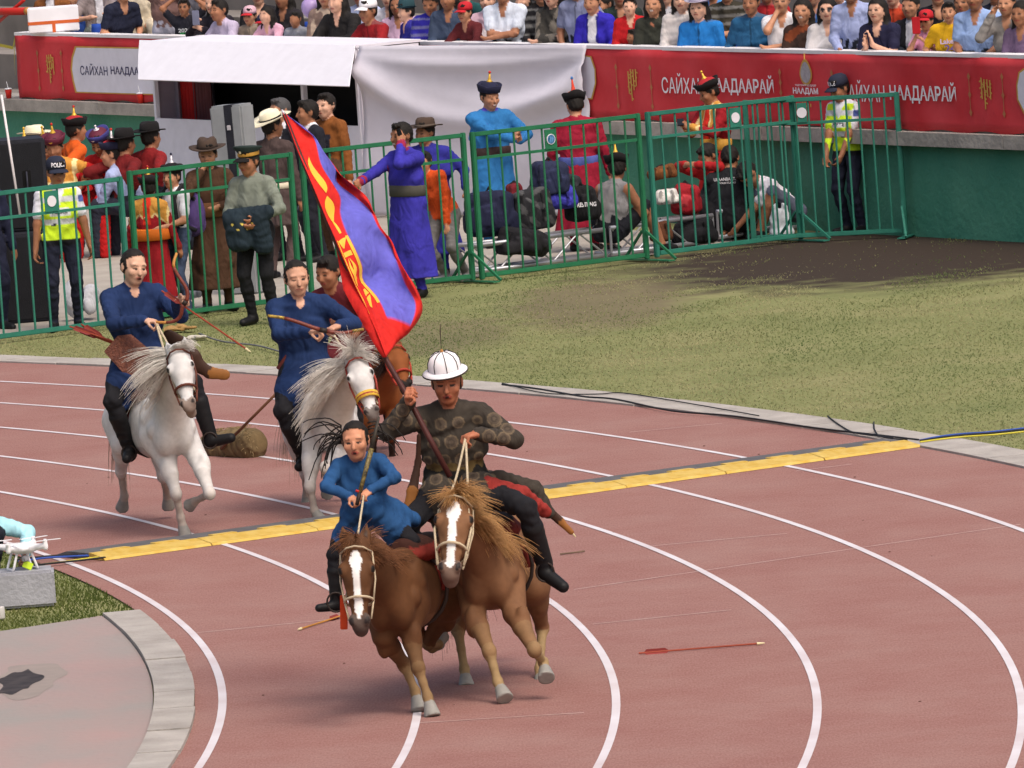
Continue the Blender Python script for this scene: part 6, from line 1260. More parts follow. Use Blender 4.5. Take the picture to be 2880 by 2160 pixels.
ribbon_case('dark quilted bow case tip behind the flag bearer', 'bow_case', 'bow case', [(1500, 1385, .15), (1535, 1430, .15), (1575, 1465, .15), (1606, 1496, .15)], [.03, .035, .025, .02], Y, leather)
arrow('pale tipped arrow end beyond the flag bearer', sp(1545, 1425, Y+.2), sp(1619, 1510, Y+.2), False)

# rider behind, in maroon
Y = Y4+.55
tE, JE = rider('man in maroon shirt riding bent forward behind the flag', sp(905, 742, Y-.25), sp(1000, 945, Y+.1), 1.0, -.35, {-1: sp(935, 905, Y-.45), 1: sp(1010, 930, Y-.45)}, {-1: sp(960, 1195, Y), 1: sp(1100, 1195, Y)}, C('#5e2027'), vox=.012, skin=SKIN_T, hyaw=-.3, hpitch=.25, style='short', kpoles={-1: (-.7, -1, .2), 1: (.7, -1, .2)})

# ------------------------------------------------------------------ flag
Y = Y3+.08
pole = empty('flag', sp(1266, 1345, Y+.1), label='red blue red flag with gold symbol on a dark pole', cat='flag')
top_p = Vector(sp(799, 322, Y+.58)); bot_p = Vector(sp(1266, 1341, Y+.0)); hand_p = Vector(JD['hand-1'])
PP = [(1266, 1341, .0), (1205, 1228, .03), (1148, 1118, .08), (1081, 1003, .16), (1000, 815, .27), (905, 585, .41), (799, 322, .58)]; o = MB().tube([sp(a, b, Y+c) for a, b, c in PP], [.019, .019, .018, .017, .016, .015, .013], 10).build('pole', mat('dark_red_pole', '#4a2522', .5, .2, scale=8), pole, smooth=True); o.location = -pole.location
o = MB().tube([top_p, top_p+(top_p-bot_p).normalized()*.035], [.016, .004], 10).build('pole_tip', silver_knob, pole, smooth=True); o.location = -pole.location
zz = lambda x, y: (720+x/3.072, 280+y/3.072)
rows = [  # (hoist edge, one third, two thirds, fly edge) in the photo, then depths
    [zz(232, 112), zz(262, 128), zz(285, 150), zz(300, 165)], [zz(290, 250), zz(380, 235), zz(440, 262), zz(470, 290)], [zz(355, 430), zz(500, 335), zz(560, 420), zz(600, 480)],
    [zz(425, 590), zz(560, 560), zz(690, 605), zz(720, 640)], [zz(480, 720), zz(665, 735), zz(705, 720), zz(835, 735)], [zz(535, 850), zz(725, 850), zz(870, 850), zz(962, 850)], [zz(600, 1010), zz(725, 985), zz(985, 960), zz(1020, 1000)],
    [zz(675, 1180), zz(770, 1130), zz(1055, 1100), zz(1062, 1118)], [zz(740, 1340), zz(850, 1290), zz(1145, 1222), zz(1165, 1250)], [zz(800, 1480), zz(910, 1440), zz(1210, 1375), zz(1225, 1420)], [zz(870, 1640), (1020, 790), (1140, 795), (1165, 800)],
    [(1032, 872), (1062, 840), (1170, 858), (1188, 872)], [(1062, 940), (1090, 905), (1150, 925), (1150, 935)], [(1086, 1003), (1100, 985), (1112, 968), (1118, 955)]]
def cr(p0, p1, p2, p3, t): return .5*((2*p1)+(-p0+p2)*t+(2*p0-5*p1+4*p2-p3)*t*t+(-p0+3*p1-3*p2+p3)*t**3)
NR = 84; NCc = 40; RW = np.array([[[*p] for p in r] for r in rows], float); nr = len(rows); Pf = np.zeros((NR+1, NCc+1, 3)); Cf = np.zeros((NR+1, NCc+1, 4))
for i in range(NR+1):
    t = i/NR*(nr-1); k = min(int(t), nr-2); f = t-k; r4 = [RW[max(k-1, 0)], RW[k], RW[k+1], RW[min(k+2, nr-1)]]; row = cr(*r4, f); v = i/NR
    for j in range(NCc+1):
        w = j/NCc*3; kk = min(int(w), 2); g_ = w-kk; xy = cr(row[max(kk-1, 0)], row[kk], row[kk+1], row[min(kk+2, 3)], g_); uu = j/NCc
        pY = Y+.55*(1-v)+.05*v; dep = pY+.02+uu*.38+.09*math.sin(uu*9+v*5)*uu*(1.2-v*.3)+.07*math.sin(v*15+uu*6)*min(1, uu*2)+.025*math.sin(v*34-uu*11)*uu
        Pf[i, j] = sp(xy[0], xy[1], dep)
REDF, BLUF, GLD = C('#cc2823'), C('#6160bd'), C('#e2b640')
me = MB().grid([[tuple(Pf[i, j]) for j in range(NCc+1)] for i in range(NR+1)]).mesh('cloth', True); cols = []
for i in range(NR+1):
    for j in range(NCc+1):
        uu = j/NCc; cols.append((*(BLUF if 1/3 < uu < 2/3+.0 and i < NR-7 else REDF), 1))
ca = me.color_attributes.new('Col', 'FLOAT_COLOR', 'POINT'); ca.data.foreach_set('color', np.array(cols, np.float32).ravel()); me.materials.append(VCOL)
fl = link('cloth', me, None, pole); fl.location = -pole.location; thick(fl, .003)
# cloth left of the pole and the sleeve
me2 = MB().grid([[tuple(sp(*p, Y+.5*(1-i/8)*.7+.05+.03*math.sin(i))) for p in r] for i, r in enumerate([[(935, 640), (940, 642), (946, 645)], [(942, 680), (953, 681), (965, 683)], [(950, 725), (970, 728), (988, 730)], [(958, 770), (985, 775), (1008, 778)], [(966, 815), (998, 820), (1025, 824)], [(990, 860), (1018, 866), (1044, 868)], [(1022, 915), (1044, 918), (1062, 920)], [(1052, 968), (1066, 968), (1078, 968)], [(1076, 1005), (1082, 1005), (1088, 1004)]])]).mesh('fold', True)
ca = me2.color_attributes.new('Col', 'FLOAT_COLOR', 'POINT'); ca.data.foreach_set('color', np.array([(*C('#bf2320'), 1)]*len(me2.vertices), np.float32).ravel()); me2.materials.append(VCOL); o = link('fold', me2, None, pole); o.location = -pole.location; thick(o, .003)
# gold symbol: flame, sun and moon, bars, triangles, twin fish, pillars, laid on the hoist stripe
gm = mat('gold_symbol', '#e0b23a', .6, .08)
def fpt(v, uu, lift=.004):
    i = v*NR; j = uu*NCc; i0 = min(int(i), NR-1); j0 = min(int(j), NCc-1); fi, fj = i-i0, j-j0
    p = Pf[i0, j0]*(1-fi)*(1-fj)+Pf[i0+1, j0]*fi*(1-fj)+Pf[i0, j0+1]*(1-fi)*fj+Pf[i0+1, j0+1]*fi*fj; a_ = Pf[i0+1, j0]-Pf[i0, j0]; b_ = Pf[i0, j0+1]-Pf[i0, j0]; n = nrm(np.cross(b_, a_)); n = n if n[1] < 0 else -n; return tuple(p+n*lift)
def sym(name, fn, nv=14, nu=4, v0=0, v1=1):
    o = MB().grid([[fpt(v0+(v1-v0)*i/nv, a+(b-a)*j/nu) for j in range(nu+1)] for i in range(nv+1) for a, b in [fn(i/nv)]]).build(name, gm, pole, smooth=True); o.location = -pole.location
c_ = .16
sym('flame', lambda t: (c_-.07*math.sin(math.pi*t**.6)*1.0, c_+.06*math.sin(math.pi*t**1.4)), v0=.20, v1=.36)
sym('sun_disc', lambda t: (c_-.085*math.sin(math.pi*t), c_+.085*math.sin(math.pi*t)), v0=.375, v1=.50)
sym('moon', lambda t: (c_-.02+.07*t, c_+.02+.075*t+.02*math.sin(math.pi*t)), v0=.49, v1=.545)
sym('triangle', lambda t: (c_-.09*(1-t)-.01, c_+.12*(1-t)+.02), v0=.565, v1=.60)
for a in (-.13, .15): sym('pillar', lambda t: (c_+a-.022, c_+a+.022), v0=.56, v1=.86)
for v in (.615, .80): sym('bar', lambda t: (c_-.09, c_+.11), 4, 4, v, v+.02)
for q in (-1, 1): sym('fish', lambda t: (c_+.01+q*.012+.035*math.sin(2*math.pi*t)*q-.034*math.sin(math.pi*t)-.004, c_+.01+q*.012+.035*math.sin(2*math.pi*t)*q+.034*math.sin(math.pi*t)+.004), 18, 3, .645, .79)
sym('triangle', lambda t: (c_-.09*(1-t), c_+.11*(1-t)), v0=.825, v1=.86)
# ------------------------------------------------------------------ things lying about
# cable ramps across the track
yel = mat('yellow_lid_plastic', '#bd9a3e', .6, .12, scale=14, color2='#cbb062', bump=.3, bscale=50); gry = mat('grey_rubber', '#5b5a5c', .85, .15, scale=10, bump=.3, bscale=40)
ra = gnd(226, 1212); rb = gnd(1992, 966); dv = (rb-ra); RL_ = dv.length; rz = math.atan2(dv.y, dv.x); NS = 8; seg = RL_/NS
def prof(pts, x0, x1): return MB().grid([[Vector((x, y, z)) for y, z in pts] for x in (x0, x1)])
for k in range(NS):
    p = ra+dv*(k/NS); t = empty('cable_ramp', p+Vector((0, 0, .003)), rz+random.uniform(-.008, .008), label='yellow and grey cable ramp section, number %s from the left end of the row' % ('one two three four five six seven eight'.split()[k]), cat='cable ramp', group='cable ramp sections across the track')
    mb = MB(); P = [(0, 0), (.015, .018), (.18, .045), (.21, .047), (.21, 0)]; n = len(P)
    mb.add([Vector((x, y, z)) for x in (.004, seg-.006) for y, z in P], [(i, i+1, n+i+1, n+i) for i in range(n-1)]+[tuple(range(n))[::-1], tuple(range(n, 2*n))]); mb.build('lid', yel, t)
    for q in range(2): MB().box((seg*(.27+.46*q), .24, .045), (seg*.23, .08, .014), bev=.004).build('hinge_tab', yel, t)
    mb = MB(); P = [(.215, 0), (.215, .044), (.50, .046), (.66, .012), (.67, 0)]; n = len(P)
    mb.add([Vector((x, y, z)) for x in (.0, seg-.004) for y, z in P], [(i, i+1, n+i+1, n+i) for i in range(n-1)]+[tuple(range(n))[::-1], tuple(range(n, 2*n))]); mb.build('base', gry, t)
cab = {'black': mat('black_cable', '#1b1b1e', .6, .1), 'blue': mat('blue_cable', '#2f4fa0', .6, .1), 'yellow': mat('yellow_cable', '#c2b53a', .6, .1), 'grey': mat('grey_cable', '#6a6a70', .6, .1)}
def cable(col, label, pts, r=.008, z=.012):
    P = [gnd(*p)+Vector((0, 0, z)) for p in pts]; Q = []
    for i in range(len(P)-1):
        p0, p1, p2, p3 = P[max(i-1, 0)], P[i], P[i+1], P[min(i+2, len(P)-1)]
        for k in range(6): t = k/6; Q.append(.5*((2*p1)+(p2-p0)*t+(2*p0-5*p1+4*p2-p3)*t*t+(3*p1-p0-3*p2+p3)*t**3))
    Q.append(P[-1]); return tag(MB().tube(Q, r, 6).build('cable', cab[col], smooth=True), label, 'cable')
cable('black', 'black cable lying along the outer kerb edge', [(1085, 836), (1160, 845), (1260, 862), (1330, 868), (1450, 893), (1560, 902), (1640, 912), (1760, 930), (1900, 946), (1985, 956)], .0075, .022)
cable('black', 'thin black cable looping over the kerb slabs', [(1085, 834), (1180, 856), (1290, 858), (1350, 856), (1500, 880), (1640, 905)], .005, .026)
cable('black', 'black cable curling off the kerb near the ramp end', [(1788, 905), (1815, 925), (1850, 942), (1930, 952)], .006, .024)
cable('black', 'short black cable curl beside the ramp end', [(1888, 918), (1890, 935), (1905, 950), (1960, 957)], .006, .024)
cable('blue', 'blue cable running right from the ramp end', [(1988, 958), (2030, 950), (2080, 944), (2140, 940), (2230, 930)], .007, .026)
cable('yellow', 'yellow cable running right from the ramp end', [(1988, 962), (2040, 955), (2090, 950), (2150, 946), (2230, 938)], .007, .026)
cable('black', 'dark cable running right from the ramp end', [(1988, 960), (2045, 952), (2100, 947), (2160, 942), (2230, 934)], .008, .03)
cable('blue', 'blue cable leaving the left ramp end', [(228, 1206), (190, 1209), (150, 1211), (100, 1214), (40, 1222)], .008, .03)
cable('yellow', 'yellow cable leaving the left ramp end', [(228, 1209), (185, 1214), (150, 1219), (90, 1226), (30, 1234)], .007, .024)
cable('black', 'upper black cable leaving the left ramp end', [(228, 1203), (190, 1206), (150, 1208), (100, 1211), (30, 1218)], .009, .03)
cable('black', 'lower black cable leaving the left ramp end', [(228, 1211), (180, 1217), (130, 1222), (60, 1230), (0, 1240)], .008, .024)
cable('grey', 'thin grey cable on the grass behind the left rider', [(430, 725), (480, 742), (560, 752), (640, 775), (700, 790)], .008, .02)

# foam block with drone, and the kneeling operator
bp = gnd(119, 1309); blk = MB().box((bp.x-.27, bp.y+.19, .125), (.54, .36, .25), Matrix.Rotation(.05, 3, 'Z'), bev=.018).build('foam_block', mat('grey_foam', '#9a9ba3', .9, .1, bump=.3, bscale=40)); tag(blk, 'grey foam block under the white drone', 'block')
dw = mat('white_drone_plastic', '#e6e6ea', .35, .03); dc = Vector(at(47, 1203, bp.y+.16)); dz = .25-(dc.z-.16)
dr = empty('drone', (dc.x, dc.y, .25), label='white quadcopter drone standing on the grey block', cat='drone'); o0 = Vector((0, 0, .14))
S = Solid(); W_ = C('#e3e3e8'); S.ell((0, 0, .15), (.085, .12, .04), W_, .03)
for sx in (-1, 1):
    for sy in (-1, 1): S.cap((sx*.05, sy*.06, .155), (sx*.135, sy*.135, .165), .028, .018, W_, .03, cloth=.1); S.cap((sx*.135, sy*.135, .15), (sx*.135, sy*.135, .195), .018, .016, W_, .008, cloth=.1)
link('body', S.mesh('body', .006), None, dr)
for sx in (-1, 1):
    for sy in (-1, 1):
        link('propeller', MB().box((sx*.135+.055, sy*.135+.01, .203), (.12, .020, .004), Matrix.Rotation(.25*sx+.2*sy, 3, 'Z')).box((sx*.135-.055, sy*.135-.01, .203), (.12, .020, .0041), Matrix.Rotation(.25*sx+.2*sy, 3, 'Z')).lathe([(.012, .196), (.012, .212), (0, .214)], 10, c=(sx*.135, sy*.135, 0)).mesh('propeller'), dw, dr)
    link('landing_skid', MB().tube([(sx*.05, -.06, .13), (sx*.085, -.07, .02), (sx*.09, -.06, .008), (sx*.09, .06, .008), (sx*.085, .07, .02), (sx*.05, .06, .13)], .009, 8).mesh('skid', True), dw, dr)
link('camera', MB().box((0, -.075, .085), (.045, .04, .04), bev=.006).lathe([(.014, -.02), (.014, .012), (0, .013)], 12, Matrix.Rotation(math.pi/2, 3, 'X'), c=(0, -.095, .085)).mesh('camera'), mat('grey_gimbal', '#8a8b92', .4, .1), dr); link('tag', MB().box((.02, -.06, .035), (.07, .012, .05), Matrix.Rotation(.5, 3, 'Y'), bev=.003).mesh('tag'), mat('lime_tag', '#c8e63a', .6, .1), dr)
dr.rotation_euler = (0, 0, .35)
hp = Vector(at(56, 1193, bp.y+.40)); W_s = V3(at(-22, 1128, bp.y+.62)); u_ = 1.66/1.72; R9 = rotm(.2); sl_ = V3((.168, -.20, 0)); P9 = W_s-R9@(sl_*u_); px_, py_ = float(P9[0]), float(P9[1]); pz_ = float(W_s[2])/u_-.365
S = Solid(); J = human(S, 1.66, .2, (px_, py_, 0), top=C('#9fd0dc'), bot=C('#1c1f2a'), skin=SKIN, pel=(0, 0, pz_), lean=(0, .5), hands={1: tuple(R9.T@(V3(hp)-V3((px_, py_, 0)))/u_), -1: (-.15, -.40, pz_+.05)}, poles={1: (.3, .6, .3)}, feet={-1: (-.12, -.1, .085), 1: (.14, -.2, .085)}, kpoles={-1: (-.3, -1, .5), 1: (.3, -1, .8)}, hand_detail=True, hpitch=.4, hyaw=.3, curls=(.3, .3))
place_body('person', S, 'crouching drone operator in pale blue shirt at the left edge', 'person', None, .011, (px_, py_, 0))
cn = gnd(1, 1337); tag(MB().lathe([(.032, 0), (.034, .01), (.034, .075), (.03, .085), (0, .086)], 16, c=cn).build('cup', mat('pale_cup', '#b9b6b4', .6, .05), smooth=True), 'small pale cup at the left edge below the foam block', 'cup')

# felt roll with a pole, arrows on the track
S = Solid(); f1 = sp(600, 1262, 76.6); f2 = sp(706, 1252, 76.1); fc = C('#6b5a3f')
S.cap(f1, f2, .135, .13, fc, .03); S.cap((f1+f2)/2+V3((0, 0, .05)), f2+V3((0, 0, .03)), .11, .10, C('#7d6b4c'), .03)
fr = empty('felt_roll', (f1[0], f1[1], 0), label='shaggy brown felt roll dragged on the track behind the left horse', cat='felt roll'); o = link('roll', S.mesh('roll', .012), None, fr); o.location = -fr.location
rr = random.Random(3); mb = MB()
for k in range(900):
    t_ = rr.random(); c0 = Vector(f1).lerp(Vector(f2), t_*1.1-.05)+Vector((0, 0, .02)); q = rr.uniform(0, 6.28); d = Vector((rr.gauss(0, .2), math.cos(q), math.sin(q))).normalized(); p_ = c0+d*.135; mb.tube([p_, p_+d*.02+Vector((rr.gauss(0, .015), rr.gauss(0, .015), -.012))], [.004, .0015], 3, cap=False)
o = mb.build('fibres', mat('felt_fibre', '#8a7654', .9, .3, scale=40), fr); o.location = -fr.location
tag(MB().tube([sp(622, 1262, 76.2), sp(792, 1092, 75.4)], [.013, .011], 8).build('pole', mat('wooden_pole', '#6b4a34', .7, .2), smooth=True), 'slanting wooden pole stuck in the felt roll', 'pole')
z = Vector((0, 0, .012))
arrow('red fletched arrow lying across the lanes on the right', gnd(1380, 1415)+z, gnd(1652, 1393)+z, True)
arrow('orange arrow lying below the foot of the child rider', gnd(738, 1334)+z, gnd(644, 1364)+z, True, ivory, shaft=mat('orange_shaft', '#b07a30', .6, .15))
tag(MB().tube([gnd(1210, 1200)+Vector((0, 0, .01)), gnd(1245, 1198)+Vector((0, 0, .016)), gnd(1262, 1194)+Vector((0, 0, .012))], .007, 6).build('twig', mat('twig_bark', '#6d5a4c', .9, .2)), 'small dark twig on the track right of the flag bearer', 'twig')
mb = MB()
for k in range(46):
    p = pol(rr.uniform(38.8, 45.8), rr.uniform(-.05, .75)); s_ = rr.uniform(.003, .008); mb.lathe([(0, 0), (s_, .002), (s_*.8, s_*.7), (0, s_*.9)], 6, c=p, sx=1.4)
tag(mb.build('grit', mat('dark_grit', '#5a3a36', .95, .3)), 'scattered specks of dark grit on the red track', 'grit', kind='stuff')
for (x, y), lb in (((865, 1040), 'scrap'),):
    if lb != 'scrap': tag(MB().box(gnd(x, y)+Vector((0, 0, .008)), (.05, .05, .012), bev=.003).build('paper_scrap', white_m), lb, 'scrap')
def crumple(name, label, c, r, col, cat, seed=1, vox=.012, flat=.6):
    r_ = random.Random(seed); S = Solid(); c = V3(c)
    for k in range(9): S.ell(c+V3((r_.gauss(0, .45)*r[0], r_.gauss(0, .45)*r[1], r_.uniform(-.1, .5)*r[2])), (r[0]*r_.uniform(.35, .6), r[1]*r_.uniform(.35, .6), r[2]*r_.uniform(.3, .7)), col, .012, rotm(r_.uniform(0, 3), r_.uniform(-.5, .5)))
    return tag(link(name, S.mesh(name, vox), None), label, cat)
p = gnd(392, 716); crumple('cloth_scrap', 'tan crumpled cloth on the grass behind the left rider', (p.x, p.y, .02), (.13, .10, .04), C('#9a7a4c'), 'cloth', 3)
p = gnd(420, 734); crumple('paper_scrap', 'pale crumpled paper on the grass near the kerb', (p.x, p.y, .015), (.10, .07, .03), C('#b9b4a8'), 'paper', 4)

# behind the fence: loudspeakers, stick, case, trusses, bags
spk = mat('speaker_black', '#22232c', .7, .15, scale=20, bump=.2, bscale=80); spg = mat('speaker_grey_top', '#3d3f4c', .6, .1); grl = mat('speaker_grille', '#17181e', .8, .2, bump=.5, bscale=200)
def speaker(label, c, size, rz, horn=True):
    t = empty('loudspeaker', c, rz, label=label, cat='loudspeaker'); w, d, h_ = size
    link('cabinet', MB().box((0, 0, h_/2), size, bev=.015).mesh('cab'), spk, t); link('grille', MB().box((0, -d/2-.008, h_/2), (w*.92, .012, h_*.92), bev=.004).mesh('grl'), grl, t)
    if horn: link('handle_recess', MB().box((w*.30, -d/2-.016, h_*.55), (.08, .01, .20), bev=.004).mesh('rec'), mat('recess_black', '#08080a', .9, .1), t); link('handle', MB().tube([(w*.30, -d/2-.03, h_*.55-.09), (w*.30, -d/2-.045, h_*.55), (w*.30, -d/2-.03, h_*.55+.09)], .008, 6).mesh('hnd'), spg, t)
    return t
q = at(100, 640, 91.9); speaker('lower black subwoofer cabinet beside the policeman', (q.x-.50, 92.1, .004), (1.05, .75, .86), .12, False)
speaker('upper black loudspeaker cabinet at the far left', (at(100, 400, 92.4).x-.50, 92.3, .868), (1.0, .6, at(60, 300, 92.1).z-.868), .12)
S_ = MB().tube([at(3, 205, 91.1), at(44, 468, 90.9)], .012, 8); tag(S_.build('stick', mat('white_stick', '#d5d0d2', .5, .05), smooth=True), 'leaning white stick before the loudspeakers', 'stick')
q = at(515, 300, 93.6); cs = empty('flight_case', (q.x, 93.6, 0), -.5, label='tall grey hard case with black strap behind the felt hat', cat='case'); cs.rotation_euler = (0, -.03, -.5); hcs = at(515, 226, 93.5).z
link('shell', MB().box((0, 0, hcs/2), (.36, .26, hcs), bev=.02).mesh('shell'), mat('grey_case', '#8d9094', .6, .1), cs); link('strap', MB().box((.03, 0, hcs/2), (.09, .268, hcs+.006), bev=.004).mesh('strap'), spk, cs); link('latch', MB().box((.03, -.138, hcs-.22), (.04, .012, .05), bev=.004).mesh('latch'), silver_knob, cs)
alu = mat('truss_aluminium', '#a9abb2', .35, .1, metal=.6)
def truss(label, x0, x1, gap, h_=.28, w=.26):
    a = Vector((x0, fence_y(x0)+gap, .03)); b = Vector((x1, fence_y(x1)+gap, .03)); d = (b-a); L_ = d.length; t = empty('truss', a, math.atan2(d.y, d.x), label=label, cat='truss', group='aluminium truss pieces behind the fence')
    for y in (0, w):
        for z_ in (.025, h_): link('chord', MB().tube([(0, y, z_), (L_, y, z_)], .024, 10).mesh('chord', True), alu, t)
    n = max(3, int(L_/.32))
    for k in range(n):
        xa, xb = L_*k/n, L_*(k+1)/n
        for y in (0, w): link('brace', MB().tube([(xa, y, .03 if k % 2 else h_), (xb, y, h_ if k % 2 else .03)], .010, 6).mesh('brace'), alu, t)
        link('brace', MB().tube([(xa, 0, h_ if k % 2 else .03), (xa, w, h_ if k % 2 else .03)], .010, 6).mesh('brace'), alu, t)
    for x in (0, L_): link('end_post', MB().tube([(x, 0, .03), (x, 0, h_)], .014, 8).mesh('post'), alu, t)
truss('aluminium truss under the black backpacks', -.30, 1.02, .62); truss('aluminium truss under the grey wrestler', 1.08, 2.12, .72); truss('aluminium truss under the wrestler in black', 2.18, 3.05, 1.15)
def bag(label, x, y, gap, r, col, seed, name='backpack', lumps=4, pocket=None, pat=None):
    p = at(x, y, 94); Y_ = fence_y(p.x)+gap; c = V3(at(x, y, Y_)); r_ = random.Random(seed); S = Solid(); r = V3(r)
    Rg = rotm(r_.uniform(-.5, .5), r_.uniform(-.25, .25), r_.uniform(-.3, .3)); S.rbox(c, r, col, .03, Rg, min(r)*.55); S.rbox(c-V3((0, 0, r[2]*.4)), r*V3((1.08, 1.08, .55)), col, .03, rotm(r_.uniform(-.4, .4)), min(r)*.4)
    for q_ in (-.5, .5): S.chain([c+V3((q_*r[0], -r[1]*1.02, r[2]*.8)), c+V3((q_*r[0]*1.2, -r[1]*1.15, 0)), c+V3((q_*r[0], -r[1]*1.05, -r[2]*.8))], [.014]*3, tuple(v*.5 for v in col), .008)
    for k in range(lumps): S.rbox(c+V3((r_.uniform(-.6, .6)*r[0], -r[1]*.75, r_.uniform(-.6, .3)*r[2])), r*V3((.48, .42, .36)), pocket or tuple(min(1, v*1.25) for v in col), .012, rotm(r_.uniform(-.4, .4), 0, r_.uniform(-.4, .4)), .02)
    S.chain([c+V3((-.05, 0, r[2]*.9)), c+V3((0, 0, r[2]*1.2)), c+V3((.05, 0, r[2]*.9))], [.012]*3, (.01, .01, .012), .01)
    if pat:
        def fn(V, C_): n = np.sin(V[:, 0]*38+2*np.sin(V[:, 2]*29))+np.sin(V[:, 2]*41+V[:, 0]*17+1.7*np.sin(V[:, 0]*23)); C_[n > .55] = (*pat, 1)
        S.fnpaint(fn)
    return tag(link(name, S.mesh(name, .012), None), label, 'bag')
bag('large black and grey camouflage backpack on the truss', 1150, 452, .85, (.19, .15, .20), C('#26262a'), 1, pat=C('#4e4e50'))
bag('black backpack lying in front of the camouflage one', 1130, 522, .60, (.24, .14, .12), C('#232226'), 2)
bag('navy backpack on top of the bag pile', 1187, 385, 1.15, (.18, .14, .17), C('#252a44'), 3)
bag('bright violet blue bag beside the camouflage backpack', 1205, 425, 1.1, (.17, .12, .11), C('#3b3a9e'), 4, 'bag', 2)
b_ = bag('black sports bag with white lettering beside the grey wrestler', 1258, 440, 1.05, (.15, .14, .17), C('#1b1b1e'), 5, 'bag', 1)
p_ = Vector(at(1262, 442, fence_y(at(1262, 442, 94).x)+.86)); o = lettering('lettering', 'WRESTLING', lambda a, b: p_+Vector((a, 0, b)), .24, .045, white_m, None, .03); o.parent = b_
bag('dark navy bag pile behind the violet robe', 1060, 462, 1.1, (.24, .2, .22), C('#20233c'), 6, 'bag')
bag('small dark red bag between the backpacks', 1112, 418, 1.25, (.08, .08, .10), C('#6a1c26'), 7, 'bag', 1)
bag('grey black bag under the crimson robe', 1222, 402, 1.3, (.14, .12, .12), C('#2c2d33'), 8, 'bag')
bag('red bag with white marks behind the fence', 1482, 430, 1.1, (.13, .12, .15), C('#9c1f2a'), 9, 'bag', 3, C('#b33a42'))
bag('heap of white cloth beside the red bag', 1440, 424, 1.1, (.11, .1, .07), C('#cfccc8'), 10, 'cloth_heap', 5)
bag('brown leather boots lying on the bags', 1430, 372, 1.3, (.14, .08, .06), C('#6a4022'), 11, 'boots', 2)
bag('black holdall at the knees of the wrestler in black', 1500, 500, .85, (.20, .14, .12), C('#1c1c20'), 12, 'holdall')
bag('brown cloth hanging over the truss end', 1428, 500, .75, (.10, .09, .10), C('#5c3826'), 13, 'cloth_heap', 2)
def carrier(label, x, y, gap, w, h_):
    p = at(x, y, 94); Y_ = fence_y(p.x)+gap; c = V3(at(x, y, Y_)); S = Solid(); col = C('#ccd3da')
    S.cap(c+V3((0, 0, -h_*.25)), c+V3((0, 0, h_*.12)), w*.5, w*.42, col, .03, side=(0, 1, 0), flat=.55); S.ell(c+V3((.02, -.03, -h_*.3)), (w*.46, w*.3, h_*.2), col, .03)
    for q in (-1, 1): S.chain([c+V3((q*w*.30, 0, h_*.2)), c+V3((q*w*.26, -.01, h_*.48)), c+V3((q*w*.14, 0, h_*.55)), c+V3((q*w*.10, 0, h_*.25))], [.02, .014, .014, .02], col, .015)
    return tag(link('plastic_bag', S.mesh('plastic_bag', .010), None), label, 'bag')
carrier('white plastic carrier bag beside the bending person', 1686, 482, .55, .25, .34)
crumple('plastic_bag', 'white plastic bag on the ground behind the left policeman', V3(at(178, 655, 91.6)), (.16, .14, .22), C('#c2c4cc'), 'bag', 8)
crumple('plastic_bag', 'pale plastic bag at the feet of the boy with backpack', V3(at(428, 632, 92.2)), (.12, .1, .12), C('#b9bcc6'), 'bag', 9)

# in the stand: foam box, balloon, cups, seats, rail
s_, z_ = wallpx(117, 66, -.12); c = wall(s_, 1.84, -.12); fb_ = empty('foam_box', c, .05, label='white foam box with orange tape on the parapet', cat='box')
w_ = (at(172, 40, c.y).x-at(62, 40, c.y).x); h_ = at(117, 14, c.y).z-1.84
link('box', MB().box((0, 0, h_/2), (w_, .34, h_), bev=.012).mesh('box'), mat('white_foam', '#dedde4', .85, .04), fb_); link('tape', MB().box((0, 0, h_*.40), (w_+.006, .346, h_*.13)).mesh('tape'), mat('orange_tape', '#c05a2a', .5, .1), fb_); link('tape', MB().box((0, -.001, h_*.17), (h_*.13, .347, h_*.33)).mesh('tape'), mat('orange_tape', '#c05a2a', .5, .1), fb_)
s_, z_ = wallpx(672, 17, -.25); c = wall(s_, z_, -.25); bl = empty('balloon', c, label='lilac balloon held up in the crowd', cat='balloon')
link('skin', MB().lathe([(.001, -.135), (.012, -.128), (.03, -.122), (.085, -.075), (.108, -.02), (.112, .02), (.10, .065), (.065, .10), (.025, .116), (0, .118)], 28).mesh('skin', True), mat('lilac_latex', '#a892c4', .3, .03), bl); link('string', MB().tube([(0, 0, -.13), (.01, 0, -.3), (0, .02, -.5)], .003, 5).mesh('string'), string_m, bl)
def cup(label, x, y):
    s_, z_ = wallpx(x, y, .06); c = wall(s_, 1.052, .06); t = empty('cup', c, label=label, cat='cup', group='red drink cups on the ledge')
    link('cup_body', MB().lathe([(.030, 0), (.042, .11), (.040, .112), (0, .10)], 18).mesh('cupb', True), mat('red_cup', '#c0281f', .5, .1), t); link('lid', MB().lathe([(.045, .108), (.045, .12), (.03, .124), (0, .124)], 18).mesh('lid', True), dw, t); link('straw', MB().tube([(0, 0, .12), (-.015, 0, .20)], .004, 6).mesh('straw'), dw, t)
cup('red drink cup on the ledge below the pale plaque', 304, 225); cup('red drink cup on the ledge left of the banner', 20, 222)
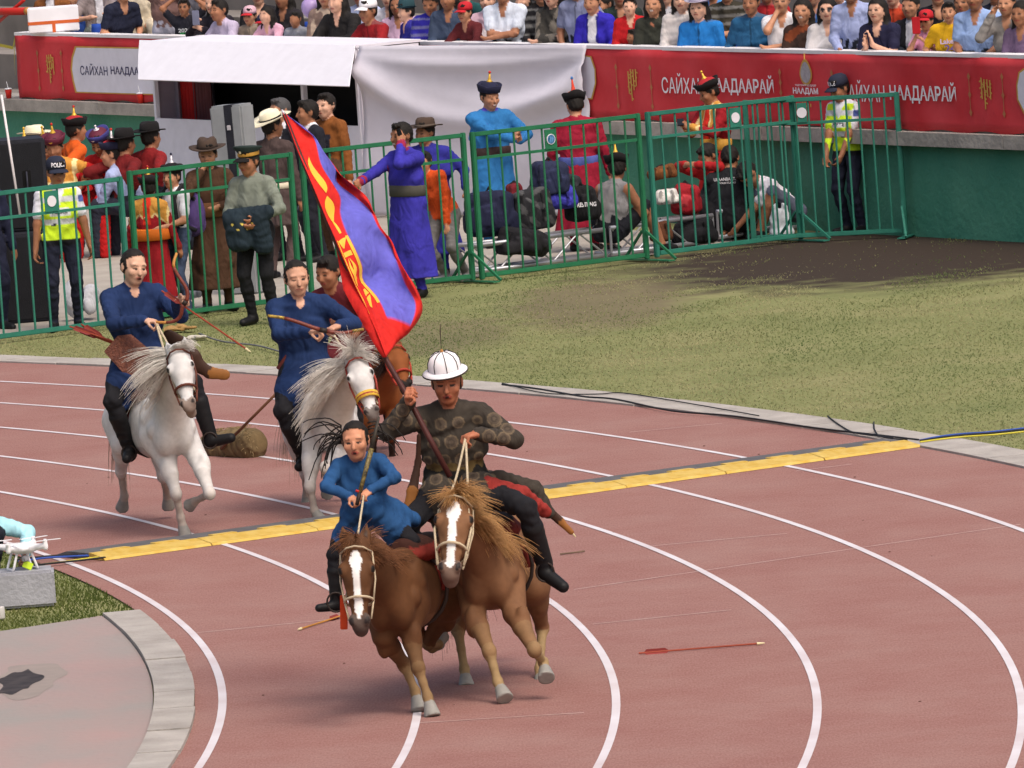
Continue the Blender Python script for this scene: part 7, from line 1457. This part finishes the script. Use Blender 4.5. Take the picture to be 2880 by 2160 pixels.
seat_m = mat('blue_seat_plastic', '#2b4fa8', .45, .08)
def seat(label, x, y, off):
    s_, z_ = wallpx(x, y, off); c = wall(s_, z_-.22, off); t = empty('blue_chair', c, -.6, label=label, cat='chair', group='blue stadium seats')
    link('seat_shell', MB().grid([[Vector((-.2+.4*j/6, -.2+.4*i/6, .02+.03*((j-3)/3)**2)) for j in range(7)] for i in range(7)]).mesh('shell', True), seat_m, t); link('seat_back', MB().grid([[Vector((-.2+.4*j/6, .2+.05*i/6-.04*((j-3)/3)**2, .03+.30*i/6)) for j in range(7)] for i in range(7)]).mesh('back', True), seat_m, t)
    for ch in t.children: thick(ch, .012)
seat('blue stadium seat beside the navy T-shirt', 206, 74, -.55); seat('blue stadium seat left of the steel blue coat', 1594, 70, -.7); seat('blue stadium seat behind the grey shirt child', 668, 70, -.75); seat('blue stadium seat behind the foam box', 180, 12, -1.3); seat('blue stadium seat above the navy T-shirt', 285, 6, -1.4)
a = wall(wallpx(0, 26, -.3)[0]-.8, wallpx(0, 28, -.3)[1], -.3); b = wall(*wallpx(58, 24, -.3), -.3); rl = empty('handrail', a, label='red handrail with tan end at the far left of the stand', cat='handrail')
for nm, p, q_, r, m in (('rail', a, b, .045, hat_redknob), ('end_cap', b, b+(b-a).normalized()*.05, .046, tip_m), ('brace', wall(*wallpx(-20, 62, -.35), -.35), wall(*wallpx(52, 0, -.35), -.35), .02, hat_redknob)):
    o = MB().tube([p, q_], r, 12).build(nm, m, rl, smooth=True); o.location = -rl.location
tp = MB()
pts = [wall(*wallpx(x, y, .02), .02) for x, y in ((-30, 92), (10, 100), (28, 104), (32, 82), (31, 130), (33, 160))]
for i in range(len(pts)-1): tp.add([pts[i]+Vector((0, 0, .02)), pts[i+1]+Vector((0, 0, .02)), pts[i+1]-Vector((0, 0, .015)), pts[i]-Vector((0, 0, .015))], [(0, 1, 2, 3)])
thick(tag(tp.build('barrier_tape', mat('yellow_tape', '#b5a63a', .5, .1)), 'yellow barrier tape at the left end of the banner', 'tape'), .002)
